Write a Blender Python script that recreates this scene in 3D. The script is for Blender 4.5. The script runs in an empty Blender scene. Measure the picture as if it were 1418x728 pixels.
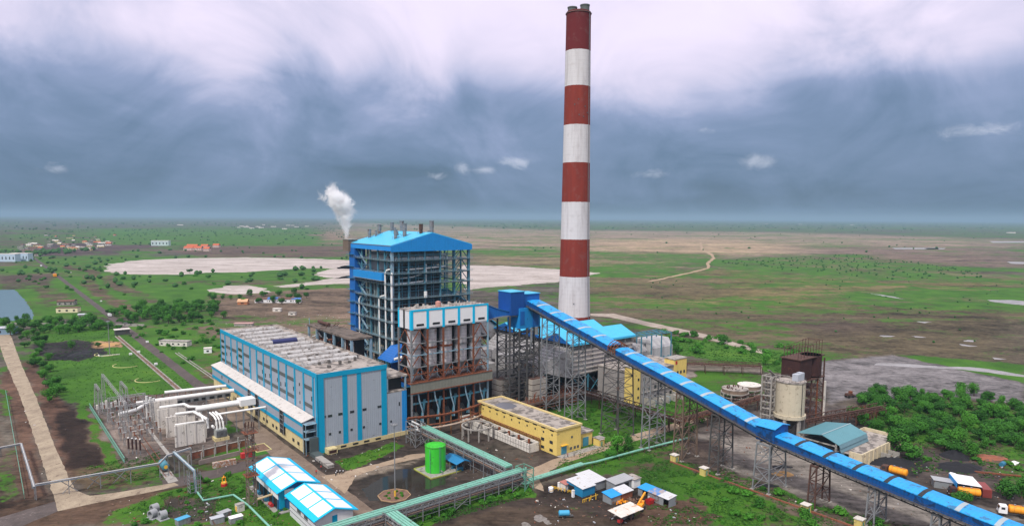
import bpy, math, random
import numpy as np
from mathutils import Vector, noise as mn
R = math.radians
random.seed(7)
sc = bpy.context.scene
COL = sc.collection

# ------------------------------------------------------------ camera, world, sun, exposure
F, PITCH, ROLL, YAW, CX, CY, HC = 930., R(6.0), R(.33), R(51.5), 709., 399., 85.
cam_d = bpy.data.cameras.new('camera'); cam = bpy.data.objects.new('camera', cam_d); COL.objects.link(cam)
cam_d.sensor_width = 36; cam_d.lens = 36 * F / 1418; cam_d.shift_y = (CY - 364) / 1418
cam_d.clip_end = 150000; cam_d.clip_start = 1
_cp, _sp, _cr, _sr = math.cos(PITCH), math.sin(PITCH), math.cos(ROLL), math.sin(ROLL)
_r = np.array([1, 0, 0.]); _f = np.array([0, _cp, -_sp]); _u = np.array([0, _sp, _cp])
M3 = np.array([_r * _cr + _u * _sr, _u * _cr - _r * _sr, _f])
from mathutils import Matrix
mw = Matrix([[M3[0][i], M3[1][i], -M3[2][i], (0, 0, HC)[i]] for i in range(3)] + [[0, 0, 0, 1]])
cam.matrix_world = mw
sc.camera = cam
sc.view_settings.view_transform = 'Standard'; sc.view_settings.look = 'None'
sc.view_settings.exposure = 0.4; sc.view_settings.gamma = 1
try: sc.view_settings.use_curve_mapping = False
except Exception: pass
sc.cycles.max_bounces = 6; sc.cycles.volume_bounces = 8; sc.cycles.transparent_max_bounces = 8
sc.cycles.volume_step_rate = 1.0

SUN_EL, SUN_AZ = R(52), R(205)      # azimuth clockwise from +Y (behind the camera, slightly left)
world = bpy.data.worlds.new('World'); sc.world = world; world.use_nodes = True
WT = world.node_tree; WT.nodes.clear()
class G:
    """small node-graph helper"""
    def __init__(s, t): s.t = t; s.n = t.nodes; s.l = t.links
    def new(s, ty, **k):
        n = s.n.new(ty)
        for a, b in k.items(): setattr(n, a, b)
        return n
    def put(s, sock, v):
        if isinstance(v, bpy.types.NodeSocket): s.l.new(v, sock)
        elif v is not None:
            try: sock.default_value = v
            except Exception: sock.default_value = (*v, 1)
    def m(s, op, a, b=None, c=None, clamp=False):
        n = s.new('ShaderNodeMath', operation=op, use_clamp=clamp)
        s.put(n.inputs[0], a); s.put(n.inputs[1], b); s.put(n.inputs[2], c)
        return n.outputs[0]
    def vm(s, op, a, b=None, out=0):
        n = s.new('ShaderNodeVectorMath', operation=op)
        s.put(n.inputs[0], a); s.put(n.inputs[1], b)
        return n.outputs[out]
    def mix(s, f, a, b, mode='MIX'):
        n = s.new('ShaderNodeMix', data_type='RGBA', blend_type=mode)
        s.put(n.inputs[0], f); s.put(n.inputs[6], a); s.put(n.inputs[7], b)
        return n.outputs[2]
    def noise(s, vec, scale, detail=4, rough=.55, dist=0, out=0):
        n = s.new('ShaderNodeTexNoise'); s.put(n.inputs['Vector'], vec)
        n.inputs['Scale'].default_value = scale; n.inputs['Detail'].default_value = detail
        n.inputs['Roughness'].default_value = rough; n.inputs['Distortion'].default_value = dist
        return n.outputs[out]
    def ramp(s, f, pts, interp='LINEAR'):
        n = s.new('ShaderNodeValToRGB'); s.put(n.inputs[0], f); cr = n.color_ramp; cr.interpolation = interp
        while len(cr.elements) < len(pts): cr.elements.new(.5)
        for e, (p, c) in zip(cr.elements, pts):
            e.position = p; e.color = (*c, 1) if len(c) == 3 else c
        return n.outputs[0]
    def map(s, v, a, b, c=0, d=1, smooth=False):
        n = s.new('ShaderNodeMapRange'); 
        if smooth: n.interpolation_type = 'SMOOTHSTEP'
        s.put(n.inputs[0], v)
        for i, x in zip((1, 2, 3, 4), (a, b, c, d)): n.inputs[i].default_value = x
        return n.outputs[0]
    def scale(s, v, sx, sy, sz):
        return s.vm('MULTIPLY', v, (sx, sy, sz))

def build_world():
    g = G(WT)
    out = g.new('ShaderNodeOutputWorld'); bg = g.new('ShaderNodeBackground')
    sky = g.new('ShaderNodeTexSky', sky_type='NISHITA', sun_disc=False)
    sky.sun_elevation = SUN_EL; sky.sun_rotation = SUN_AZ; sky.altitude = 200; sky.dust_density = 2.5
    d = g.new('ShaderNodeTexCoord').outputs['Generated']
    sep = g.new('ShaderNodeSeparateXYZ'); g.put(sep.inputs[0], d)
    x, y, z = sep.outputs
    # clouds lie on a layer: direction projected on a plane overhead
    zz = g.m('ADD', g.m('MAXIMUM', z, 0), .16)
    comb = g.new('ShaderNodeCombineXYZ'); g.put(comb.inputs[0], g.m('DIVIDE', x, zz)); g.put(comb.inputs[1], g.m('DIVIDE', y, zz))
    p = comb.outputs[0]
    n1 = g.noise(p, .55, 5, .5, .6)
    n2 = g.noise(g.scale(p, 1.6, .8, 1), 1.3, 6, .55, 1.0)
    n3 = g.noise(g.scale(d, 3, 3, 4.2), 1.5, 8, .58, 1.0)
    def blob(cx, cz, rx, rz):   # a brighter or darker part of the overcast, by azimuth and elevation
        az = g.m('ARCTAN2', x, y)
        a = g.m('DIVIDE', g.m('SUBTRACT', az, cx), rx); b = g.m('DIVIDE', g.m('SUBTRACT', z, cz), rz)
        q = g.m('ADD', g.m('MULTIPLY', a, a), g.m('MULTIPLY', b, b))
        return g.m('EXPONENT', g.m('MULTIPLY', q, -1.))
    h = g.m('ADD', z, g.m('MULTIPLY', g.m('SUBTRACT', n1, .5), .16))
    h = g.m('ADD', h, g.m('MULTIPLY', g.m('SUBTRACT', n2, .5), .08))
    h = g.m('ADD', h, g.m('MULTIPLY', g.m('SUBTRACT', n3, .5), .30))
    for cx, cz, rx, rz, amt in BLOBS:
        h = g.m('ADD', h, g.m('MULTIPLY', blob(cx, cz, rx, rz), amt))
    cl = g.ramp(h, SKYRAMP)
    # small fair-weather puffs low over the plain
    pn = g.noise(g.scale(d, 1, 1, 1.5), 30, 8, .68, .8)
    pf = None
    for cx, cz, rx, rz, amt in PUFFS:
        t = g.m('MULTIPLY', blob(cx, cz, rx, rz), amt)
        pf = t if pf is None else g.m('MAXIMUM', pf, t)
    pf = g.map(g.m('ADD', g.m('MULTIPLY', pf, .5), g.m('MULTIPLY', pn, .95)), .64, 1.12, 0, .75, True)
    cl = g.mix(pf, cl, PUFFCOL)
    skyc = g.vm('MULTIPLY', sky.outputs[0], (.085, .085, .085))
    col = g.mix(.93, skyc, cl)
    g.put(bg.inputs[0], col); bg.inputs[1].default_value = 1.0
    g.l.new(bg.outputs[0], out.inputs[0])
def az(px): return math.atan((px - CX) / F)
def el(px, py):
    d = M3.T @ np.array([(px - CX) / F, (CY - py) / F, 1.]); d /= np.linalg.norm(d); return float(d[2])
def azel(px, py):
    d = M3.T @ np.array([(px - CX) / F, (CY - py) / F, 1.]); d /= np.linalg.norm(d)
    return float(math.atan2(d[0], d[1])), float(d[2])
SKYRAMP = [(0.0, (0.072, 0.124, 0.194)), (.05, (0.107, 0.168, 0.270)), (.11, (0.158, 0.221, 0.351)), (.165, (0.234, 0.289, 0.448)),
           (.22, (0.403, 0.425, 0.594)), (.27, (0.589, 0.557, 0.713)), (.33, (0.741, 0.667, 0.821)), (.45, (0.828, 0.766, 0.864)), (1., (0.785, 0.756, 0.842))]
BLOBS = [(*azel(530, 50), .20, .08, .07), (*azel(960, 50), .22, .08, .08), (*azel(320, 90), .10, .06, .04),
         (*azel(60, 60), .16, .10, .03), (*azel(430, 200), .07, .06, .025), (*azel(650, 140), .12, .03, -.05), (*azel(1180, 120), .16, .028, -.07),
         (*azel(100, 190), .18, .05, -.03), (*azel(400, 95), .05, .05, -.06), (*azel(450, 150), .05, .05, -.04), (*azel(1330, 30), .12, .06, .05), (*azel(1050, 170), .2, .03, -.02), (*azel(200, 30), .08, .03, .05), (*azel(860, 110), .1, .04, .03)]
PUFFS = [(*azel(715, 224), .030, .010, 1), (*azel(672, 234), .02, .008, .8), (*azel(1050, 224), .030, .012, 1.), (*azel(605, 243), .02, .007, .7),
         (*azel(980, 180), .018, .007, .75), (*azel(900, 240), .04, .009, .8), (*azel(1345, 182), .05, .012, .8), (*azel(75, 232), .02, .009, .8), (*azel(640, 232), .015, .01, .7)]
PUFFCOL = (.50, .53, .64, 1)
build_world()
sun_d = bpy.data.lights.new('sun', 'SUN'); sun = bpy.data.objects.new('sun', sun_d); COL.objects.link(sun)
sun_d.energy = 2.5; sun_d.angle = R(7); sun_d.color = (1., .96, .9)
sun.rotation_euler = (R(90) - SUN_EL, 0, -SUN_AZ + math.pi)
sun.rotation_euler = (Vector((math.sin(SUN_AZ) * math.cos(SUN_EL), math.cos(SUN_AZ) * math.cos(SUN_EL), math.sin(SUN_EL)))).to_track_quat('Z', 'Y').to_euler()

# ------------------------------------------------------------ plant grid and survey points
UX = np.array([math.sin(YAW), math.cos(YAW)]); VX = np.array([-math.cos(YAW), math.sin(YAW)])
ROTZ = R(90) - YAW
def site(px, py, z=0.):
    """ground position (x, y) of a point surveyed off the photograph, at height z"""
    d = M3.T @ np.array([(px - CX) / F, (CY - py) / F, 1.]); t = (z - HC) / d[2]
    return float(d[0] * t), float(d[1] * t)
def W(u, v, z=0.):
    w = UX * u + VX * v; return Vector((w[0], w[1], z))
def uv(px, py, z=0.):
    w = np.array(site(px, py, z)); return float(w @ UX), float(w @ VX)

# ------------------------------------------------------------ materials
MATS = {}
def lin(r, g, b):
    f = lambda c: (c / 255 / 12.92) if c <= 10 else ((c / 255 + .055) / 1.055) ** 2.4
    return (f(r), f(g), f(b))
def M(name, col, rough=.65, metal=0., var=.18, sc_=.35, dirt=None, dirt_amt=.0, streak=0., corr=None, bump=.0, spec=.3, grid=None):
    """weathered paint / metal / concrete: base colour, mottling, patches of dirt or rust, run-off streaks,
    corrugation (corr=(axis, period)) and block joints (grid=(period u, period z))"""
    if name in MATS: return MATS[name]
    m = bpy.data.materials.new(name); m.use_nodes = True; g = G(m.node_tree); b = g.n['Principled BSDF']
    co = g.new('ShaderNodeTexCoord').outputs['Object']
    rnd = g.new('ShaderNodeObjectInfo').outputs['Random']
    n = g.new('ShaderNodeVectorMath', operation='SCALE'); n.inputs[0].default_value = (37, 91, 13); g.put(n.inputs['Scale'], rnd)
    co2 = g.vm('ADD', co, n.outputs[0])
    a = g.noise(co2, sc_, 5, .6); a2 = g.noise(co2, sc_ * 7, 3, .6)
    v = g.m('ADD', g.m('MULTIPLY', g.m('SUBTRACT', a, .5), var * 2.4), g.m('MULTIPLY', g.m('SUBTRACT', a2, .5), var * 1.2))
    k = g.m('ADD', v, 1.)
    cc = g.new('ShaderNodeVectorMath', operation='SCALE'); cc.inputs[0].default_value = col; g.put(cc.inputs['Scale'], k)
    c = cc.outputs[0]
    if dirt:
        dn = g.noise(co2, sc_ * 1.9, 6, .65, .5)
        f = g.map(dn, .62 - dirt_amt * .35, .70 - dirt_amt * .3, 0, .9, True)
        c = g.mix(f, c, dirt)
    if streak:
        sn = g.noise(g.scale(co2, 1.6, 1.6, .07), 1., 4, .6)
        f = g.map(sn, .5, .75, 0, streak, True)
        c = g.mix(f, c, tuple(x * .45 for x in (dirt or col)))
    bn = None
    if corr:
        sp = g.new('ShaderNodeSeparateXYZ'); g.put(sp.inputs[0], co)
        ax = sp.outputs['XYZ'.index(corr[0])]
        w = g.m('SINE', g.m('MULTIPLY', ax, 6.2832 / corr[1]))
        c = g.mix(g.map(w, -1, 1, .16, 0), c, tuple(x * .55 for x in col))
        # overlapping sheets
        st = g.m('FRACT', g.m('DIVIDE', ax, corr[1] * 4.)); bn = w
    if grid:
        sp = g.new('ShaderNodeSeparateXYZ'); g.put(sp.inputs[0], co)
        f1 = g.m('FRACT', g.m('DIVIDE', g.m('ADD', sp.outputs[0], sp.outputs[1]), grid[0])); f2 = g.m('FRACT', g.m('DIVIDE', sp.outputs[2], grid[1]))
        j = g.m('MAXIMUM', g.m('LESS_THAN', f1, .12), g.m('LESS_THAN', f2, .14))
        c = g.mix(g.m('MULTIPLY', j, .55), c, tuple(x * .5 for x in col))
    g.put(b.inputs['Base Color'], c)
    g.put(b.inputs['Roughness'], g.map(a2, .3, .7, max(.05, rough - .12), min(1, rough + .12)))
    b.inputs['Metallic'].default_value = metal; b.inputs['Specular IOR Level'].default_value = spec
    if bump or bn is not None:
        bp = g.new('ShaderNodeBump'); bp.inputs['Strength'].default_value = bump or .35; bp.inputs['Distance'].default_value = .05
        g.put(bp.inputs['Height'], bn if bn is not None else a2); g.l.new(bp.outputs[0], b.inputs['Normal'])
    MATS[name] = m
    return m

RUSTC = (.13, .045, .02)
m_blue = M('blue_sheet', (.015, .25, .62), .45, var=.10, corr=('X', .9), streak=.15, dirt=(.02, .12, .3))
m_roofcyan = M('cyan_roof_sheet', (.06, .46, .72), .45, var=.12, corr=('Y', 1.0), streak=.12)
m_roofcyan2 = M('cyan_roof_sheet_b', (.06, .46, .72), .45, var=.12, corr=('X', 1.0), streak=.12)
m_deep = M('deep_blue_sheet', (.012, .125, .42), .5, var=.15, corr=('Y', .9), streak=.3)
m_deepx = M('deep_blue_sheet_x', (.012, .125, .42), .5, var=.15, corr=('X', .9), streak=.3)
m_trim = M('cyan_trim', (.0, .30, .50), .5, var=.08)
m_trimb = M('bright_cyan_trim', (.0, .46, .74), .45, var=.06)
m_grey = M('grey_cladding', (.35, .39, .44), .5, var=.07, corr=('X', .8), streak=.18, dirt=(.2, .2, .2))
m_greyy = M('grey_cladding_y', (.33, .365, .42), .5, var=.07, corr=('Y', .8), streak=.18, dirt=(.2, .2, .2))
m_white = M('white_sheet', (.80, .80, .80), .5, var=.05, streak=.06)
m_whitec = M('white_cladding', (.68, .68, .70), .5, var=.07, corr=('Y', .8), streak=.12)
m_cream = M('cream_plaster', (.62, .52, .27), .8, var=.12, streak=.3, dirt=(.25, .2, .12), dirt_amt=.1)
m_yellow = M('yellow_plaster', (.74, .55, .16), .8, var=.10, streak=.22, dirt=(.38, .28, .12), dirt_amt=.08)
m_roofc = M('stained_roof_concrete', (.36, .32, .285), .85, var=.3, sc_=.16, dirt=(.13, .115, .105), dirt_amt=.42)
m_conc = M('stained_concrete', (.33, .31, .28), .85, var=.22, sc_=.3, dirt=(.12, .11, .10), dirt_amt=.25, streak=.4)
m_concw = M('whitewashed_concrete', (.66, .62, .56), .85, var=.12, sc_=.35, dirt=(.25, .23, .2), dirt_amt=.16, streak=.45)
m_dark = M('dark_opening', (.02, .022, .025), .5, var=.3)
m_louvre = M('louvre', (.09, .10, .10), .6, var=.3)
m_glass = M('window_glass', (.03, .035, .04), .15, var=.3, spec=.6)
m_steel = M('teal_painted_steel', (.06, .20, .27), .55, var=.25, sc_=.5, dirt=(.08, .09, .09), dirt_amt=.2)
m_steell = M('light_steel', (.22, .34, .42), .5, var=.2, dirt=(.16, .12, .1), dirt_amt=.2)
m_rust = M('rusty_steel', (.20, .065, .03), .75, var=.35, sc_=.8, dirt=(.09, .04, .03), dirt_amt=.3)
m_rustd = M('dark_rusty_steel', (.085, .045, .035), .8, var=.35, sc_=.8, dirt=(.16, .07, .04), dirt_amt=.2)
m_gsteel = M('galvanised_steel', (.24, .25, .26), .5, metal=.2, var=.2, dirt=(.12, .08, .06), dirt_amt=.15)
m_dsteel = M('sooty_steel', (.075, .075, .075), .65, var=.3, dirt=(.12, .06, .04), dirt_amt=.15)
m_pipe = M('lagged_pipe', (.62, .62, .60), .4, metal=.1, var=.12, dirt=(.3, .28, .25), dirt_amt=.12)
m_wpipe = M('white_pipe', (.78, .77, .74), .5, var=.08, streak=.1)
m_mint = M('mint_pipe', (.20, .46, .36), .45, var=.16, streak=.25, dirt=(.16, .2, .17), dirt_amt=.15)
m_mintd = M('mint_steel', (.12, .30, .22), .5, var=.2)
m_lag = M('lagging_blocks', (.50, .48, .49), .6, var=.15, grid=(1.9, 1.45), dirt=(.25, .18, .15), dirt_amt=.12)
m_esp = M('esp_casing', (.38, .355, .345), .6, var=.12, corr=('Z', 2.6), dirt=(.2, .18, .17), dirt_amt=.2, streak=.2)
m_esp2 = M('duct_casing', (.34, .33, .33), .6, var=.15, dirt=(.17, .15, .14), dirt_amt=.25, streak=.3)
m_brown = M('rusted_tank', (.045, .018, .016), .8, var=.3, dirt=(.09, .035, .025), dirt_amt=.12, streak=.3)
m_green = M('green_tank_paint', (.045, .52, .035), .42, var=.12, spec=.4, streak=.2, dirt=(.05, .2, .04), dirt_amt=.08)
m_orange = M('orange_paint', (.85, .33, .02), .45, var=.08, dirt=(.3, .15, .05), dirt_amt=.1)
m_gold = M('yellow_paint', (.75, .45, .05), .5, var=.15)
m_red = M('red_paint', (.45, .03, .03), .5, var=.2)
m_cont = M('container_red', (.24, .055, .05), .55, var=.2, corr=('Y', .45))
m_tyre = M('tyre', (.02, .02, .02), .9, var=.3)
m_tin = M('tin_sheet', (.50, .53, .56), .45, metal=.2, var=.15, corr=('Y', .9), dirt=(.25, .18, .14), dirt_amt=.15)
m_tinw = M('white_tin', (.66, .66, .64), .5, var=.12, corr=('X', .9), dirt=(.35, .24, .18), dirt_amt=.12)
m_tarp = M('blue_tarpaulin', (.02, .30, .70), .5, var=.25)
m_teal = M('teal_shed_sheet', (.10, .26, .30), .5, var=.12, corr=('X', 1.0))
m_brick = M('red_brick', (.26, .095, .055), .85, var=.3, grid=(.9, .5), dirt=(.12, .08, .06), dirt_amt=.25)
m_trunk = M('bark', (.10, .07, .05), .9, var=.3)
m_skin = M('skin', (.25, .13, .08), .6, var=.05)
m_bluep = M('steel_blue_paint', (.03, .16, .26), .5, var=.2)
m_coal = M('coal', (.014, .014, .017), .8, var=.4, sc_=2, bump=.6)
m_sand = M('sand', (.42, .25, .10), .9, var=.2, sc_=1.5, bump=.4)
m_scrap = M('scrap_mixed', (.17, .10, .07), .8, var=.6, sc_=1.5)

def chimney_material():
    m = bpy.data.materials.new('banded_chimney_paint'); m.use_nodes = True; g = G(m.node_tree); b = g.n['Principled BSDF']
    co = g.new('ShaderNodeTexCoord').outputs['Object']
    sp = g.new('ShaderNodeSeparateXYZ'); g.put(sp.inputs[0], co)
    z = g.m('ADD', sp.outputs[2], g.m('MULTIPLY', g.m('SUBTRACT', g.noise(g.scale(co, 1, 1, .3), .8, 3), .5), .5))
    red = None
    for a, c in ((-5, 26.6), (49.2, 72.0), (94.6, 118.2), (140.6, 163.3), (184, 240)):
        if c == 26.6: a, c = -5, 24.5
        t = g.m('MULTIPLY', g.m('GREATER_THAN', z, a), g.m('LESS_THAN', z, c))
        red = t if red is None else g.m('MAXIMUM', red, t)
    n = g.noise(g.scale(co, 1, 1, .08), .5, 5, .6)
    n2 = g.noise(co, .25, 4, .6)
    wcol = g.mix(g.map(n, .45, .75, 0, .55, True), (.64, .61, .61, 1), (.40, .36, .36, 1))
    lift = g.m('FRACT', g.m('DIVIDE', sp.outputs[2], 2.4))
    wcol = g.mix(g.m('MULTIPLY', g.m('LESS_THAN', lift, .07), .18), wcol, (.3, .28, .28, 1))
    rc = g.mix(g.map(n, .35, .8, 0, .7), (.25, .036, .022, 1), (.13, .025, .02, 1))
    rc = g.mix(g.map(z, 183.4, 184.2, 0, .8), rc, (.12, .013, .018, 1))
    c = g.mix(red, wcol, rc)
    c = g.mix(g.map(z, 200, 209, 0, .5), c, (.07, .012, .015, 1))
    c = g.mix(g.map(n2, .55, .7, 0, .18), c, (.2, .15, .14, 1))
    g.put(b.inputs['Base Color'], c); b.inputs['Roughness'].default_value = .8
    b.inputs['Specular IOR Level'].default_value = .2
    return m

def leaf_material(name, c1, c2, c3=None):
    m = bpy.data.materials.new(name); m.use_nodes = True; g = G(m.node_tree); b = g.n['Principled BSDF']
    co = g.new('ShaderNodeTexCoord').outputs['Object']; rnd = g.new('ShaderNodeObjectInfo').outputs['Random']
    n = g.noise(co, .7, 3, .6)
    f = g.m('ADD', g.map(n, .3, .7, 0, .75), g.m('MULTIPLY', g.m('SUBTRACT', rnd, .5), 1.1), clamp=True)
    g.put(b.inputs['Base Color'], g.mix(f, (*c1, 1), (*c2, 1))); b.inputs['Roughness'].default_value = .7
    b.inputs['Specular IOR Level'].default_value = .15
    return m
m_leaf = leaf_material('foliage', (.020, .085, .010), (.055, .20, .020))
m_leaf2 = leaf_material('bush_foliage', (.03, .12, .012), (.07, .24, .022))

# ------------------------------------------------------------ mesh builder
class B:
    def __init__(s): s.v = []; s.f = []
    def add(s, vs, fs):
        o = len(s.v); s.v += [tuple(x) for x in vs]; s.f += [tuple(i + o for i in f) for f in fs]; return s
    def box(s, x0, x1, y0, y1, z0, z1):
        return s.add([(x0, y0, z0), (x1, y0, z0), (x1, y1, z0), (x0, y1, z0), (x0, y0, z1), (x1, y0, z1), (x1, y1, z1), (x0, y1, z1)],
                     [(0, 3, 2, 1), (4, 5, 6, 7), (0, 1, 5, 4), (1, 2, 6, 5), (2, 3, 7, 6), (3, 0, 4, 7)])
    def bar(s, p, q, w=.2, h=None):
        p, q = Vector(p), Vector(q); d = q - p
        if d.length < 1e-6: return s
        h = h or w; up = Vector((0, 0, 1)) if abs(d.normalized().z) < .95 else Vector((0, 1, 0))
        a = d.cross(up).normalized() * w / 2; b = a.cross(d).normalized() * h / 2
        vs = [p - a - b, p + a - b, p + a + b, p - a + b, q - a - b, q + a - b, q + a + b, q - a + b]
        return s.add(vs, [(0, 3, 2, 1), (4, 5, 6, 7), (0, 1, 5, 4), (1, 2, 6, 5), (2, 3, 7, 6), (3, 0, 4, 7)])
    def tube(s, pts, r, n=8, cap=True):
        pts = [Vector(p) for p in pts]; rs = r if isinstance(r, (list, tuple)) else [r] * len(pts)
        rings = []
        for i, p in enumerate(pts):
            d = (pts[min(i + 1, len(pts) - 1)] - pts[max(i - 1, 0)])
            d = d.normalized() if d.length > 1e-9 else Vector((0, 0, 1))
            up = Vector((0, 0, 1)) if abs(d.z) < .9 else Vector((1, 0, 0))
            a = d.cross(up).normalized(); b = a.cross(d).normalized()
            rings.append([p + (a * math.cos(2 * math.pi * k / n) + b * math.sin(2 * math.pi * k / n)) * rs[i] for k in range(n)])
        vs = [v for r_ in rings for v in r_]; fs = []
        for i in range(len(pts) - 1):
            for k in range(n):
                fs.append((i * n + k, i * n + (k + 1) % n, (i + 1) * n + (k + 1) % n, (i + 1) * n + k))
        if cap: fs += [tuple(range(n))[::-1], tuple((len(pts) - 1) * n + k for k in range(n))]
        return s.add(vs, fs)
    def prism(s, poly, z0, z1):   # vertical extrusion of an outline
        n = len(poly)
        return s.add([(x, y, z0) for x, y in poly] + [(x, y, z1) for x, y in poly],
                     [tuple(range(n))[::-1], tuple(range(n, 2 * n))] + [(i, (i + 1) % n, n + (i + 1) % n, n + i) for i in range(n)])
    def extr(s, prof, axis, a, b):   # profile [(p, z)] extruded along x or y from a to b
        n = len(prof)
        mk = (lambda t, p, z: (t, p, z)) if axis == 'x' else (lambda t, p, z: (p, t, z))
        return s.add([mk(a, p, z) for p, z in prof] + [mk(b, p, z) for p, z in prof],
                     [tuple(range(n)), tuple(range(n, 2 * n))[::-1]] + [(i, n + i, n + (i + 1) % n, (i + 1) % n) for i in range(n)])
    def build(s, name, mat, parent=None, smooth=False):
        me = bpy.data.meshes.new(name); me.from_pydata(s.v, [], s.f); me.validate()
        me.materials.append(mat)
        if smooth:
            me.polygons.foreach_set('use_smooth', [True] * len(me.polygons))
        o = bpy.data.objects.new(name, me); COL.objects.link(o)
        if parent: o.parent = parent
        if smooth:
            try:
                me.set_sharp_from_angle(angle=R(40))
            except Exception: pass
        return o
def tag(o, label=None, cat=None, group=None, kind=None):
    if label: o['label'] = label
    if cat: o['category'] = cat
    if group: o['group'] = group
    if kind: o['kind'] = kind
    return o
def thing(name, label, cat, u, v, z=0, rot=0., group=None):
    o = bpy.data.objects.new(name, None); COL.objects.link(o); o.empty_display_size = 1
    o.location = W(u, v, z); o.rotation_euler = (0, 0, ROTZ + rot)
    return tag(o, label, cat, group)
def place(o, u, v, z=0, rot=0.):
    o.location = W(u, v, z); o.rotation_euler = (0, 0, ROTZ + rot); return o
def dup(root, label=None, group=None):
    r = root.copy(); COL.objects.link(r)
    if label: r['label'] = label
    if group: r['group'] = group
    for ch in root.children:
        c = ch.copy(); COL.objects.link(c); c.parent = r; c.matrix_parent_inverse = ch.matrix_parent_inverse
        for gch in ch.children:
            d = gch.copy(); COL.objects.link(d); d.parent = c
    return r
def lattice(b, P, z0, z1, n, w=.14, horiz=True, kbr=False):
    """brace a four- or three-legged tower; P(z) -> leg positions at height z"""
    for i in range(n):
        a, c = z0 + (z1 - z0) * i / n, z0 + (z1 - z0) * (i + 1) / n
        A, Cc = P(a), P(c); k = len(A)
        for j in range(k):
            j2 = (j + 1) % k
            if k == 2 and j == 1: continue
            if kbr:
                mid = (Vector(Cc[j]) + Vector(Cc[j2])) / 2
                b.bar(A[j], mid, w); b.bar(A[j2], mid, w)
            elif (i + j) % 2: b.bar(A[j], Cc[j2], w)
            else: b.bar(A[j2], Cc[j], w)
            if horiz: b.bar(Cc[j], Cc[j2], w)
def lerp(a, b, t): return a + (b - a) * t
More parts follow.
